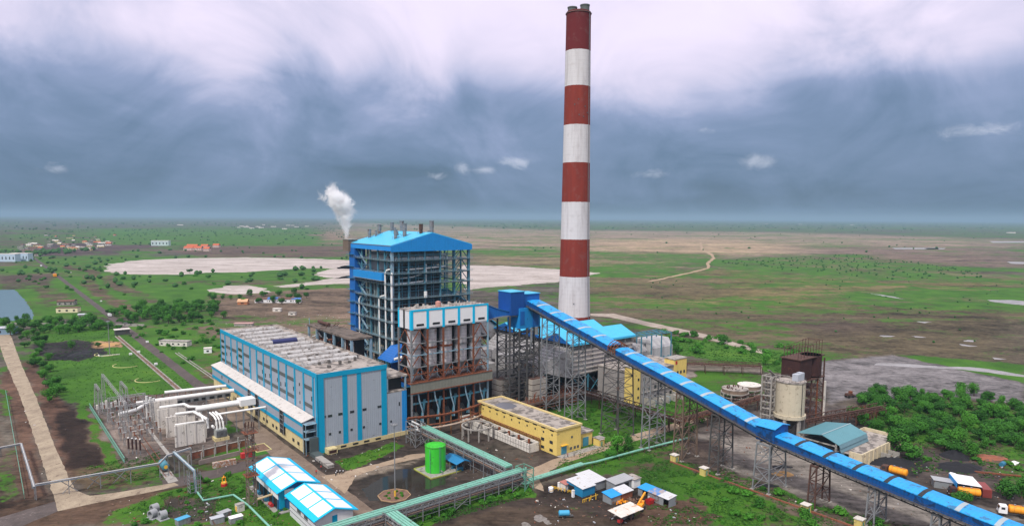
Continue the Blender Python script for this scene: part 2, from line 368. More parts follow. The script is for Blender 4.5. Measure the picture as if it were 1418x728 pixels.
# ------------------------------------------------------------ ground
GRASS_G, SOIL = .5, (.105, .072, .05)
REG = [  # (outline, bare-soil colour, grass cover, edge softness m)
    # far plain, right
    ([(480, 322), (1418, 318), (1418, 302), (480, 302)], (.10, .085, .07), .45, 400),
    ([(255, 312), (480, 308), (760, 318), (1100, 322), (1418, 332), (1418, 345), (1000, 352), (820, 352), (640, 345), (480, 330)], (.30, .225, .165), .36, 260),
    ([(820, 332), (1000, 330), (1100, 340), (1080, 352), (900, 356), (820, 350)], (.38, .28, .18), .26, 120),
    ([(1100, 340), (1418, 345), (1418, 372), (1200, 366)], (.19, .135, .105), .34, 100),
    ([(980, 362), (1180, 352), (1300, 368), (1400, 384), (1250, 392), (1100, 380), (1000, 376)], (.14, .12, .065), .66, 60),
    ([(640, 345), (980, 350), (960, 372), (820, 384), (650, 380)], (.20, .16, .09), .48, 60),
    ([(815, 384), (1000, 372), (1250, 390), (1418, 384), (1418, 440), (1100, 432), (830, 425)], (.17, .135, .06), .52, 40),
    ([(830, 384), (1000, 380), (1000, 410), (830, 420)], (.14, .11, .058), .42, 30),
    ([(1150, 405), (1300, 400), (1418, 410), (1418, 428), (1250, 432), (1150, 420)], (.13, .11, .06), .62, 25),
    ([(830, 428), (1418, 428), (1418, 505), (1140, 500), (960, 470), (830, 440)], (.115, .09, .052), .38, 30),
    ([(1060, 445), (1180, 440), (1230, 455), (1150, 462)], (.085, .062, .045), .24, 20),
    ([(1240, 490), (1418, 505), (1418, 530), (1300, 508)], (.09, .08, .05), .82, 3),
    # far plain, left
    ([(0, 303), (480, 303), (480, 318), (0, 322)], (.10, .085, .075), .4, 400),
    ([(0, 318), (300, 314), (470, 320), (470, 352), (300, 350), (0, 352)], (.10, .075, .06), .55, 40),
    ([(70, 338), (160, 332), (210, 340), (150, 352), (30, 356), (0, 350)], (.085, .055, .055), .22, 20),
    ([(340, 322), (480, 320), (480, 338), (360, 335)], (.24, .17, .12), .3, 20),
    ([(260, 342), (480, 340), (480, 358), (260, 356)], (.12, .08, .06), .3, 15),
    ([(140, 318), (440, 316), (440, 340), (130, 338)], (.09, .075, .05), .72, 30),
    ([(0, 356), (480, 356), (480, 440), (0, 440)], (.10, .075, .05), .66, 10),
    ([(0, 382), (60, 378), (80, 392), (40, 400), (0, 400)], (.09, .065, .05), .35, 5),
    ([(95, 366), (120, 372), (190, 432), (150, 425)], (.12, .08, .055), .32, 3),
    ([(150, 378), (215, 410), (222, 418), (200, 420), (140, 385)], (.12, .09, .06), .28, 3),
    ([(45, 395), (75, 392), (100, 410), (60, 420)], (.10, .075, .05), .4, 4),
    ([(280, 408), (485, 398), (485, 470), (330, 452), (300, 440)], (.16, .115, .08), .32, 5),
    # between pond and plant
    ([(45, 440), (160, 455), (300, 560), (180, 590), (130, 560), (70, 540)], (.09, .075, .045), .74, 3),
    ([(45, 477), (100, 470), (150, 478), (120, 492), (60, 500)], (.035, .03, .03), .05, 1.5),
    ([(105, 485), (140, 482), (150, 490), (110, 500), (60, 498)], (.022, .021, .024), .0, 1.),
    ([(125, 473), (170, 472), (168, 480), (130, 482)], (.42, .26, .14), .05, 1),
    ([(180, 452), (310, 450), (320, 470), (305, 540), (270, 520), (215, 490)], (.13, .09, .06), .55, 3),
    ([(255, 455), (480, 425), (560, 500), (300, 470)], (.17, .12, .085), .30, 4),
    ([(140, 500), (260, 500), (290, 545), (230, 550), (150, 545)], (.08, .06, .04), .78, 3),
    # left roadside
    ([(0, 520), (22, 500), (70, 690), (0, 700)], (.12, .07, .048), .12, 1.5),
    ([(0, 540), (10, 540), (36, 688), (0, 700)], (.10, .075, .055), .62, 1),
    ([(0, 575), (12, 575), (20, 622), (0, 625)], (.14, .12, .095), .10, 1.5),
    ([(28, 500), (45, 500), (150, 640), (150, 662), (95, 660)], (.115, .065, .045), .1, 1.5),
    ([(75, 572), (108, 566), (150, 640), (128, 652), (98, 648)], (.028, .018, .014), .0, 1.),
    ([(108, 560), (122, 560), (176, 646), (155, 655)], (.10, .07, .04), .72, 1),
    ([(98, 650), (220, 625), (240, 655), (180, 672), (105, 680)], (.12, .085, .05), .55, 1.2),
    # switchyard
    ([(125, 566), (170, 548), (300, 540), (330, 560), (300, 600), (345, 610), (250, 628), (176, 644)], (.15, .12, .105), .02, 1.2),
    ([(150, 570), (235, 560), (235, 610), (170, 630)], (.20, .16, .135), .0, 2),
    # lower left
    ([(0, 700), (80, 690), (250, 672), (350, 640), (350, 728), (0, 728)], (.095, .06, .04), .25, 1.2),
    ([(150, 710), (230, 682), (330, 658), (390, 728), (140, 728)], (.10, .075, .045), .72, 1.2),
    ([(240, 690), (290, 690), (300, 718), (255, 728), (225, 712)], (.05, .042, .035), .1, .8),
    ([(270, 640), (350, 630), (350, 652), (285, 665)], (.11, .07, .05), .5, 1),
    ([(325, 618), (345, 612), (385, 618), (388, 632), (355, 634)], (.10, .08, .05), .7, .6),
    ([(290, 655), (350, 645), (380, 690), (430, 728), (350, 728)], (.09, .06, .04), .75, .8),
    # road apron and plant yard
    ([(300, 530), (350, 560), (450, 640), (560, 728), (440, 728), (360, 640), (320, 590)], (.115, .095, .078), .05, 1),
    ([(430, 640), (560, 590), (720, 560), (830, 610), (730, 680), (520, 728)], (.07, .054, .045), .06, 1.5),
    ([(462, 640), (548, 612), (560, 618), (480, 650)], (.10, .08, .05), .88, .6),
    ([(500, 655), (600, 640), (640, 668), (560, 705), (510, 690)], (.05, .042, .036), .04, .8),
    ([(480, 656), (560, 636), (590, 628), (590, 636), (520, 654), (478, 668)], (.27, .22, .17), .0, .7),
    ([(550, 480), (900, 470), (950, 520), (900, 580), (700, 560), (560, 600)], (.055, .045, .04), .1, 2),
    ([(690, 610), (745, 632), (735, 655), (640, 620)], (.085, .07, .055), .2, 1),
    ([(740, 560), (950, 545), (1000, 570), (930, 592), (830, 612), (800, 590)], (.07, .055, .04), .80, 1.5),
    ([(950, 505), (1060, 520), (1050, 550), (960, 545)], (.10, .08, .05), .78, 1.5),
    ([(900, 460), (1100, 490), (1100, 520), (940, 490)], (.10, .075, .05), .75, 2),
    ([(925, 500), (965, 508), (955, 530), (925, 525)], (.28, .24, .21), .02, 1),
    # right yards
    ([(1130, 500), (1240, 492), (1418, 530), (1418, 572), (1300, 560), (1200, 545), (1150, 560)], (.20, .185, .185), .02, 2),
    ([(960, 600), (1060, 590), (1180, 600), (1270, 650), (1418, 705), (1418, 728), (1240, 728), (1130, 700), (1000, 660)], (.215, .19, .165), .03, 1.6),
    ([(1000, 570), (1200, 560), (1240, 600), (1100, 610), (960, 600)], (.12, .10, .09), .1, 2),
    ([(1180, 560), (1300, 548), (1418, 560), (1418, 665), (1330, 650), (1260, 655), (1230, 620)], (.10, .07, .05), .60, 2),
    ([(1215, 625), (1340, 620), (1418, 690), (1418, 712), (1300, 690), (1225, 655)], (.075, .06, .052), .2, 1.2),
    ([(1225, 630), (1270, 625), (1290, 650), (1260, 660), (1225, 645)], (.03, .027, .028), .0, 1.),
    ([(880, 628), (1010, 650), (1130, 698), (1260, 728), (900, 728), (850, 680)], (.085, .06, .042), .70, 1.2),
    ([(800, 615), (940, 595), (940, 640), (860, 660), (760, 652)], (.09, .065, .045), .62, 1),
    ([(940, 612), (990, 605), (1010, 640), (960, 655)], (.10, .075, .06), .2, 1),
    ([(980, 640), (1100, 690), (1200, 728), (1130, 728), (1000, 665)], (.16, .12, .09), .35, .8),
    # dark yard bottom
    ([(570, 728), (640, 700), (740, 682), (800, 655), (880, 668), (930, 700), (900, 728)], (.045, .034, .028), .02, .9),
    ([(640, 715), (700, 700), (760, 700), (860, 722), (860, 728), (620, 728)], (.07, .05, .036), .02, 1.2),
    ([(540, 715), (640, 690), (735, 672), (740, 684), (640, 702), (590, 728), (540, 728)], (.07, .05, .03), .85, .6),
    ([(860, 705), (960, 685), (1000, 715), (980, 728), (860, 728)], (.09, .055, .038), .2, .8),
]
def seg_sd(px, py, poly):
    """signed distance (positive inside) of points to a closed outline"""
    n = len(poly); d2 = np.full(px.shape, 1e18); inside = np.zeros(px.shape, bool)
    for i in range(n):
        ax, ay = poly[i]; bx, by = poly[(i + 1) % n]
        ex, ey = bx - ax, by - ay; L = ex * ex + ey * ey + 1e-9
        t = np.clip(((px - ax) * ex + (py - ay) * ey) / L, 0, 1)
        d2 = np.minimum(d2, (px - ax - t * ex) ** 2 + (py - ay - t * ey) ** 2)
        c = (ay > py) != (by > py)
        with np.errstate(divide='ignore', invalid='ignore'):
            xi = ax + (py - ay) * ex / (ey if abs(ey) > 1e-9 else 1e-9)
        inside ^= c & (px < xi)
    return np.where(inside, 1, -1) * np.sqrt(d2)
def safe(pt):
    return site(pt[0], max(pt[1], 303.2))
def ground():
    rad = [0, 25, 50]; r = 70.
    while r < 42000: rad.append(r); r *= 1.0085 if r < 3000 else 1.03
    rad = np.array(rad)
    th = np.concatenate([np.arange(-180, -56, 6), np.arange(-56, 56, .16), np.arange(56, 180, 6)]); th = np.radians(th)
    nr, nt = len(rad), len(th)
    X = np.outer(rad, np.sin(th)).ravel(); Y = np.outer(rad, np.cos(th)).ravel()
    # ragged edges: shift the sampling point by smooth value noise before testing the outlines
    def vnoise(x, y, s, seed):
        rng = np.random.RandomState(seed); T = rng.rand(64, 64)
        gx, gy = x / s, y / s; ix, iy = np.floor(gx).astype(int), np.floor(gy).astype(int); fx, fy = gx - ix, gy - iy
        fx = fx * fx * (3 - 2 * fx); fy = fy * fy * (3 - 2 * fy)
        q = lambda a, b: T[a % 64, b % 64]
        return (q(ix, iy) * (1 - fx) + q(ix + 1, iy) * fx) * (1 - fy) + (q(ix, iy + 1) * (1 - fx) + q(ix + 1, iy + 1) * fx) * fy - .5
    rr = np.hypot(X, Y); far = np.clip(rr / 250., 1, 30)
    dx = vnoise(X, Y, 9, 1) * 4 + vnoise(X, Y, 3.3, 2) * 2.; dy = vnoise(X, Y, 9, 3) * 4 + vnoise(X, Y, 3.3, 4) * 2.
    dx += vnoise(X, Y, 90, 5) * 60 * np.clip((rr - 500) / 1500, 0, 3); dy += vnoise(X, Y, 90, 6) * 60 * np.clip((rr - 500) / 1500, 0, 3)
    xs, ys = X + dx, Y + dy
    col = np.zeros((X.size, 4)); col[:, :3] = (.10, .08, .06); col[:, 3] = .5
    for poly, c, gr, soft in REG:
        P = [safe(p) for p in poly]
        sd = seg_sd(xs, ys, P); f = np.clip(sd / soft * .5 + .5, 0, 1)[:, None]
        col = col * (1 - f) + np.array([*c, gr]) * f
    faces = []
    idx = lambda i, j: i * nt + (j % nt)
    me = bpy.data.meshes.new('ground')
    I, J = np.meshgrid(np.arange(nr - 1), np.arange(nt), indexing='ij')
    I = I.ravel(); J = J.ravel(); J2 = (J + 1) % nt
    q = np.stack([I * nt + J, (I + 1) * nt + J, (I + 1) * nt + J2, I * nt + J2], 1)[:, ::-1]
    q = q[I > 0]                                        # the ring at radius 0 is a fan
    tri_n = nt
    co = np.stack([X, Y, np.zeros_like(X)], 1)
    nq = len(q)
    me.vertices.add(len(co)); me.vertices.foreach_set('co', co.ravel())
    fan = np.stack([np.zeros(nt, int), nt + (np.arange(nt) + 1) % nt, nt + np.arange(nt)], 1)
    loops = np.concatenate([q.ravel(), fan.ravel()])
    me.loops.add(len(loops)); me.loops.foreach_set('vertex_index', loops)
    me.polygons.add(nq + nt)
    me.polygons.foreach_set('loop_start', np.concatenate([np.arange(nq) * 4, nq * 4 + np.arange(nt) * 3]))
    me.polygons.foreach_set('loop_total', np.concatenate([np.full(nq, 4), np.full(nt, 3)]))
    me.update(); 
    at = me.attributes.new('cover', 'FLOAT_COLOR', 'POINT'); at.data.foreach_set('color', col.ravel())
    m = bpy.data.materials.new('plain_soil_and_grass'); m.use_nodes = True; g = G(m.node_tree); b = g.n['Principled BSDF']
    a = g.new('ShaderNodeAttribute', attribute_name='cover')
    p = g.new('ShaderNodeNewGeometry').outputs['Position']
    n1 = g.noise(p, .45, 6, .62, .4); n2 = g.noise(p, .06, 6, .6, .5); n3 = g.noise(p, .008, 7, .62, .6); n4 = g.noise(p, .0011, 6, .6, .3)
    nn = g.m('ADD', g.m('ADD', g.m('MULTIPLY', n1, .30), g.m('MULTIPLY', n2, .35)), g.m('ADD', g.m('MULTIPLY', n3, .25), g.m('MULTIPLY', n4, .1)))
    ns = g.noise(g.vm('MULTIPLY', p, (.45, 1., 1.)), .0042, 9, .72, 1.2)
    sg = g.noise(g.vm('MULTIPLY', p, (.5, 1., 1.)), .022, 8, .75, 1.5); nn = g.m('ADD', nn, g.m('MULTIPLY', g.m('SUBTRACT', sg, .5), .35))
    nn = g.m('ADD', g.m('MULTIPLY', nn, 1.0), g.m('MULTIPLY', g.m('SUBTRACT', ns, .5), .75))
    t = g.m('ADD', g.m('MULTIPLY', g.m('SUBTRACT', nn, .5), 1.25), g.m('MULTIPLY', g.m('SUBTRACT', a.outputs['Alpha'], .5), .46))
    f = g.map(t, -.06, .06, 0, 1, True)
    # bare ground: light and dark mottling, wet streaks
    k = g.m('ADD', g.m('ADD', g.m('MULTIPLY', n1, .7), g.m('MULTIPLY', g.noise(p, .11, 5, .65, 1.2), .9)), g.m('MULTIPLY', g.noise(p, .02, 5, .6, .8), .6))
    st = g.noise(g.vm('MULTIPLY', p, (.35, 1., 1.)), .012, 6, .68, 1.0); s1 = g.noise(g.vm('MULTIPLY', p, (.6, 1., 1.)), .035, 7, .75, 1.5); k = g.m('ADD', k, g.m('MULTIPLY', g.m('SUBTRACT', s1, .5), 1.1)); k = g.m('ADD', k, g.m('MULTIPLY', g.m('SUBTRACT', st, .5), 1.3)); mp = g.new('ShaderNodeMapping'); g.put(mp.inputs[0], p); mp.inputs['Rotation'].default_value = (0, 0, R(52)); mp.inputs['Scale'].default_value = (.10, 1.1, 1)
    rut = g.noise(mp.outputs[0], .9, 5, .6, 1.5); k = g.m('ADD', k, g.m('MULTIPLY', g.m('SUBTRACT', rut, .5), .7)); k = g.map(k, .72, 1.5, .18, 1.45)
    s = g.new('ShaderNodeVectorMath', operation='SCALE'); g.put(s.inputs[0], a.outputs['Color']); g.put(s.inputs['Scale'], k)
    gn = g.noise(p, 1.3, 5, .7); gn2 = g.noise(p, .035, 5, .6, .5)
    gc = g.ramp(g.m('ADD', g.m('MULTIPLY', gn, .5), g.m('MULTIPLY', gn2, .55)), [(.32, (.013, .042, .006)), (.45, (.034, .098, .010)), (.58, (.055, .150, .013)), (.68, (.09, .165, .02)), (.8, (.13, .15, .04))])
    c = g.mix(f, s.outputs[0], gc)
    # sparse dry specks
    v = g.new('ShaderNodeTexVoronoi'); v.inputs['Scale'].default_value = .35; g.put(v.inputs['Vector'], p)
    sp = g.m('MULTIPLY', g.m('LESS_THAN', v.outputs['Distance'], .09), g.m('GREATER_THAN', n2, .56))
    c = g.mix(g.m('MULTIPLY', sp, .5), c, (.32, .29, .25, 1))
    dk = g.m('GREATER_THAN', g.noise(p, .9, 3, .5), .66)
    c = g.mix(g.m('MULTIPLY', dk, .55), c, (.02, .035, .01, 1))
    g.put(b.inputs['Base Color'], c); b.inputs['Roughness'].default_value = .9; b.inputs['Specular IOR Level'].default_value = .12
    bp = g.new('ShaderNodeBump'); bp.inputs['Strength'].default_value = .5; bp.inputs['Distance'].default_value = .4
    g.put(bp.inputs['Height'], n1); g.l.new(bp.outputs[0], b.inputs['Normal'])
    me.materials.append(m)
    o = bpy.data.objects.new('ground', me); COL.objects.link(o); o['kind'] = 'structure'
ground()

def sheet(name, pts, mat, z=.02, rag=0., step=None, world=False, kind='structure'):
    """flat ground sheet with an optionally ragged edge"""
    P = [Vector(p) if world else Vector(safe(p)) for p in pts]
    out = []
    for i, a in enumerate(P):
        b = P[(i + 1) % len(P)]; L = (b - a).length
        n = max(1, int(L / step)) if step else 1
        for k in range(n):
            q = a.lerp(b, k / n)
            if rag: 
                nv = mn.noise_vector(Vector((q.x, q.y, 3.7)) / (rag * 3.)); nv2 = mn.noise_vector(Vector((q.x, q.y, 9.7)) / rag)
                nv3 = mn.noise_vector(Vector((q.x, q.y, 1.7)) / (rag * .4)); q = q + Vector((nv.x, nv.y)) * rag + Vector((nv2.x, nv2.y)) * rag * .6 + Vector((nv3.x, nv3.y)) * rag * .25
            out.append(q)
    me = bpy.data.meshes.new(name)
    import bmesh
    bm = bmesh.new(); vs = [bm.verts.new((q.x, q.y, z)) for q in out]; f = bm.faces.new(vs); f.normal_update()
    if f.normal.z < 0: f.normal_flip()
    bmesh.ops.triangulate(bm, faces=bm.faces[:]); bm.to_mesh(me); bm.free()
    me.materials.append(mat)
    o = bpy.data.objects.new(name, me); COL.objects.link(o)
    if kind: o['kind'] = kind
    return o
def groundmat(name, c1, c2, sc_=.3, rough=.85, c3=None, spec=.2, stretch=None, bump=.3, rot=0):
    m = bpy.data.materials.new(name); m.use_nodes = True; g = G(m.node_tree); b = g.n['Principled BSDF']
    p = g.new('ShaderNodeNewGeometry').outputs['Position']
    mp = g.new('ShaderNodeMapping'); g.put(mp.inputs[0], p); mp.inputs['Rotation'].default_value = (0, 0, rot)
    if stretch: mp.inputs['Scale'].default_value = (*stretch, 1)
    p2 = mp.outputs[0]
    n = g.noise(p2, sc_, 6, .65, .6); n2 = g.noise(p, sc_ * 9, 4, .6)
    f = g.map(g.m('ADD', g.m('MULTIPLY', n, .7), g.m('MULTIPLY', n2, .3)), .36, .64)
    c = g.mix(f, (*c1, 1), (*c2, 1))
    if c3: c = g.mix(g.map(g.noise(p2, sc_ * 2.7, 5, .7, 1.), .58, .66, 0, .85, True), c, (*c3, 1))
    g.put(b.inputs['Base Color'], c); b.inputs['Roughness'].default_value = rough; b.inputs['Specular IOR Level'].default_value = spec
    bp = g.new('ShaderNodeBump'); bp.inputs['Strength'].default_value = bump; bp.inputs['Distance'].default_value = .1
    g.put(bp.inputs['Height'], n2); g.l.new(bp.outputs[0], b.inputs['Normal'])
    return m
def watermat(name, col, rough=.06):
    m = bpy.data.materials.new(name); m.use_nodes = True; g = G(m.node_tree); b = g.n['Principled BSDF']
    b.inputs['Base Color'].default_value = (*col, 1); b.inputs['Roughness'].default_value = rough; b.inputs['Specular IOR Level'].default_value = .5
    p = g.new('ShaderNodeNewGeometry').outputs['Position']
    bp = g.new('ShaderNodeBump'); bp.inputs['Strength'].default_value = .05; bp.inputs['Distance'].default_value = .02
    g.put(bp.inputs['Height'], g.noise(p, 2., 2)); g.l.new(bp.outputs[0], b.inputs['Normal'])
    return m
g_road = groundmat('worn_concrete_road', (.40, .33, .235), (.23, .18, .13), .22, c3=(.15, .11, .08), stretch=(1, .6), rot=R(-18))
g_asph = groundmat('old_asphalt', (.105, .085, .078), (.065, .052, .048), .1, stretch=(1, .3), c3=(.13, .10, .085))
g_dirt = groundmat('dirt_road', (.24, .185, .14), (.14, .10, .075), .15, c3=(.09, .065, .05))
g_dirt2 = groundmat('light_dirt_track', (.40, .31, .22), (.26, .19, .13), .15, c3=(.15, .10, .075))
g_ash = groundmat('pale_ash', (.56, .50, .46), (.27, .23, .20), .035, c3=(.17, .14, .10), stretch=(.4, 1))
g_wash = groundmat('road_patch_mud', (.12, .095, .085), (.06, .048, .042), .25, c3=(.2, .17, .15), rough=.6)
g_gravel = groundmat('yard_gravel', (.25, .22, .20), (.13, .11, .10), .3, c3=(.07, .06, .055))
g_pad = groundmat('concrete_pad', (.17, .16, .15), (.10, .095, .09), .5)
g_green = groundmat('lawn_grass', (.045, .16, .016), (.03, .10, .012), .5)
w_pond = watermat('pond_water', (.10, .17, .17), .10); w_pud = watermat('puddle_water', (.03, .027, .022), .08)
w_pale = groundmat('shallow_silty_water', (.38, .37, .36), (.17, .15, .13), .12, rough=.35, c3=(.10, .09, .06), spec=.5, bump=.05)

# concrete approach road and its junction
sheet('road', [(5, 461), (14, 461), (28, 500), (50, 550), (75, 616), (94, 657), (103, 677), (125, 686), (157, 682), (188, 677), (241, 668), (247, 671), (225, 677), (157, 691), (81, 707), (72, 680), (52, 619), (27, 547), (7, 500), (-6, 462)], g_road, .04, .35, 3.)
sheet('road', [(0, 716), (40, 704), (76, 694), (80, 707), (30, 728), (-30, 745), (-30, 725)], g_wash, .03, .4, 3)
sheet('road', [(225, 664), (300, 649), (350, 634), (365, 640), (345, 650), (250, 673), (225, 678)], g_asph, .03, .3, 3)
def gridsheet(name, pts, mat, z, rag=0, step=None):
    return sheet(name, [W(*p)[:2] for p in pts], mat, z, rag, step, world=True)
# road along the turbine hall (grid-aligned) and onward to the gate far away
gridsheet('road', [(77.5, 130), (84.5, 130), (86, 300), (86, 370), (87, 660), (89, 1640), (83.5, 1640), (81.5, 660), (80.5, 370), (79, 300)], g_asph, .02, .3, 6)
gridsheet('road', [(76.5, 130), (85.5, 130), (86, 236), (86.6, 330), (79, 330), (77.5, 236)], g_dirt, .025, .5, 3)
gridsheet('path', [(84, 206), (92, 205), (104, 205), (118, 206), (122, 204), (122, 201), (104, 201.5), (93, 199), (84, 188)], g_dirt2, .03, .5, 2)
gridsheet('road', [(134, 152), (140, 161), (155, 166), (200, 166), (240, 166), (240, 171.5), (200, 172), (155, 171), (138, 168), (133, 160)], g_dirt2, .03, .5, 3)
gridsheet('puddle', [(88, 178), (96, 176), (112, 176), (120, 182), (118, 192), (108, 195), (96, 192), (90, 188)], w_pud, .012, 1.2, 1.5)
w_pale2 = groundmat('washed_grey_silt', (.27, .25, .23), (.13, .115, .10), .5)
sheet('path', [(741, 713), (748, 712), (757, 717), (763, 724), (757, 726), (752, 721), (746, 722), (738, 719)], w_pale2, .012, .5, .5)
sheet('path', [(722, 724), (728, 722), (736, 727), (734, 731), (724, 730)], w_pale2, .012, .5, .5)
sheet('puddle', [(1212, 502), (1250, 503), (1300, 507), (1345, 508), (1380, 512), (1418, 519), (1418, 522), (1370, 516), (1330, 511), (1280, 509), (1210, 505)], w_pale, .03, 1.0, 4)
for q in ([(1365, 415), (1400, 415), (1430, 418), (1430, 424), (1395, 420), (1370, 417)], [(1370, 334), (1418, 334), (1430, 336), (1375, 336)], [(1235, 343), (1300, 343), (1300, 345), (1240, 345)],
          [(1280, 343.5), (1310, 343.5), (1306, 345), (1284, 345)], [(1395, 362), (1430, 363), (1430, 366), (1400, 365)], [(1200, 405), (1240, 411), (1254, 414.5), (1235, 412), (1215, 408.5)],
          [(1220, 464), (1236, 465), (1232, 466.3), (1222, 466)], [(1258, 465), (1276, 466), (1286, 467.5), (1268, 467)], [(1332, 470.5), (1352, 471.5), (1350, 473), (1334, 472.5)], [(1376, 495.5), (1396, 497), (1390, 498.5), (1380, 497.5)], [(1330, 476), (1352, 479), (1345, 480), (1335, 478.5)], [(1270, 445), (1290, 446), (1280, 447)]):
    sheet('puddle', q, w_pale, .05, 3., 3)
sheet('pond', [(-60, 402), (18, 401), (24, 404), (36, 418), (47, 434), (45, 442), (20, 444), (-60, 444)], w_pond, .03, 1.5, 6)
ash = [[(143, 374), (152, 366), (180, 361), (250, 357.5), (340, 356.5), (430, 358), (500, 361), (500, 373), (440, 371), (395, 373), (340, 377), (290, 377), (255, 380), (200, 380), (158, 379)],
       [(288, 402), (310, 396), (345, 395), (372, 400), (372, 405), (330, 407), (295, 406)], [(372, 396), (420, 392), (460, 385), (500, 380), (500, 392), (440, 394), (395, 398)],
       [(640, 367), (700, 368), (760, 372), (830, 378), (810, 382), (770, 390), (700, 396), (640, 402)], [(430, 380), (490, 365), (500, 385), (460, 386)]]
for a_ in ash: sheet('ash_field', a_, g_ash, .06, 9., 5)
sheet('path', [(818, 434), (850, 434), (900, 446), (975, 462), (1060, 486), (1058, 490), (970, 467), (895, 451), (845, 439), (818, 437)], groundmat('pale_track', (.42, .36, .30), (.25, .20, .16), .1), .04, .8, 5)
sheet('path', [(969, 336), (971.5, 336), (974, 345), (988, 352.5), (990.5, 358), (982.5, 364.5), (983.5, 371.5), (958, 378), (905, 389.4), (890, 391), (905, 388), (956, 376.8), (979.5, 370.8), (978, 364), (986, 357.5), (984, 353.6), (970.5, 346)], groundmat('tan_track', (.42, .31, .20), (.28, .20, .13), .05), .2, 3, 12)
sheet('coal_stockpile_ground', [(590, 0)], g_pad) if False else None

# ------------------------------------------------------------ vegetation
def crown_mesh(name, n, rx, rz, leaf, zc, mat, seed, lobes=7):
    rng = random.Random(seed); b = B(); L = []
    for k in range(lobes):
        a = rng.uniform(0, 6.28); r = rng.uniform(.25, .75) * rx
        L.append((r * math.cos(a), r * math.sin(a), zc + rng.uniform(-.5, .6) * rz, rng.uniform(.35, .62) * rx))
    L.append((0, 0, zc + .25 * rz, .6 * rx))
    for i in range(n):
        cx, cy, cz, cr = rng.choice(L)
        d = Vector((rng.gauss(0, 1), rng.gauss(0, 1), rng.gauss(0, 1))).normalized() * cr * rng.uniform(.55, 1.05)
        p = Vector((cx, cy, cz)) + Vector((d.x, d.y, d.z * rz / rx * 1.1))
        if p.z < .15: p.z = rng.uniform(.1, .5)
        nrm = (d.normalized() + Vector((rng.uniform(-.7, .7), rng.uniform(-.7, .7), rng.uniform(-.2, .9)))).normalized()
        t = nrm.cross(Vector((rng.uniform(-1, 1), rng.uniform(-1, 1), .3))).normalized(); w = nrm.cross(t)
        s1, s2 = leaf * rng.uniform(.6, 1.3), leaf * rng.uniform(.5, 1.)
        b.add([p - t * s1, p - w * s2 * .6, p + t * s1, p + w * s2], [(0, 1, 2, 3)])
    me = bpy.data.meshes.new(name); me.from_pydata(b.v, [], b.f); me.materials.append(mat)
    return me
def trunk_mesh(name, h, seed, spread):
    rng = random.Random(seed); b = B()
    b.tube([(0, 0, -.2), (.1, .05, h * .3), (.05, .1, h * .6)], [.28, .2, .12], 7)
    for k in range(5):
        a = rng.uniform(0, 6.28); z = h * rng.uniform(.25, .5)
        b.tube([(.08, .05, z), (math.cos(a) * spread * .3, math.sin(a) * spread * .3, z + h * .15), (math.cos(a) * spread * .6, math.sin(a) * spread * .6, z + h * .35)], [.1, .07, .03], 5)
    me = bpy.data.meshes.new(name); me.from_pydata(b.v, [], b.f); me.materials.append(m_trunk)
    return me
CROWNS = [crown_mesh('crown', 1500, 3.2, 2.4, .34, 3.2, m_leaf, s_, 9) for s_ in range(5)]
CROWNS2 = [crown_mesh('crown', 1200, 2.6, 3.0, .30, 3.4, m_leaf2, s_ + 20, 8) for s_ in range(3)]
BUSH = [crown_mesh('foliage', 520, 1.5, 1.0, .24, .8, m_leaf2, s_ + 40, 6) for s_ in range(4)]
TRUNKS = [trunk_mesh('trunk', 5.5, s_, 3.) for s_ in range(3)]
def tree(px, py, s, label, group, kind=0, name='tree', cat='tree', xy=None, zs=1.):
    x, y = xy if xy else safe((px, py))
    root = bpy.data.objects.new(name, None); COL.objects.link(root); root.location = (x, y, 0)
    root.rotation_euler = (0, 0, random.uniform(0, 6.28)); root.scale = (s, s, s * zs)
    c = bpy.data.objects.new('crown', random.choice(CROWNS if kind == 0 else CROWNS2)); COL.objects.link(c); c.parent = root
    t = bpy.data.objects.new('trunk', random.choice(TRUNKS)); COL.objects.link(t); t.parent = root
    return tag(root, label, cat, group)
def bush(px, py, s, label, group):
    x, y = safe((px, py))
    o = bpy.data.objects.new('bush', random.choice(BUSH)); COL.objects.link(o); o.location = (x, y, 0)
    o.rotation_euler = (0, 0, random.uniform(0, 6.28)); o.scale = (s, s, s * random.uniform(.7, 1.1))
    return tag(o, label, 'bush', group)
def inpoly(x, y, poly):
    c = False; n = len(poly)
    for i in range(n):
        ax, ay = poly[i]; bx, by = poly[(i + 1) % n]
        if (ay > y) != (by > y) and x < ax + (y - ay) * (bx - ax) / (by - ay): c = not c
    return c
def scatter(poly, n, mind, seed=1):
    """points spread over the real ground area inside the outline"""
    P = [safe(p) for p in poly]; xs = [p[0] for p in P]; ys = [p[1] for p in P]; rng = random.Random(seed); out = []; tries = 0
    while len(out) < n and tries < n * 60:
        tries += 1; x, y = rng.uniform(min(xs), max(xs)), rng.uniform(min(ys), max(ys))
        if inpoly(x, y, P) and all((x - a) ** 2 + (y - b) ** 2 > mind * mind for a, b in out): out.append((x, y))
    return out
rnd = random.Random(11)
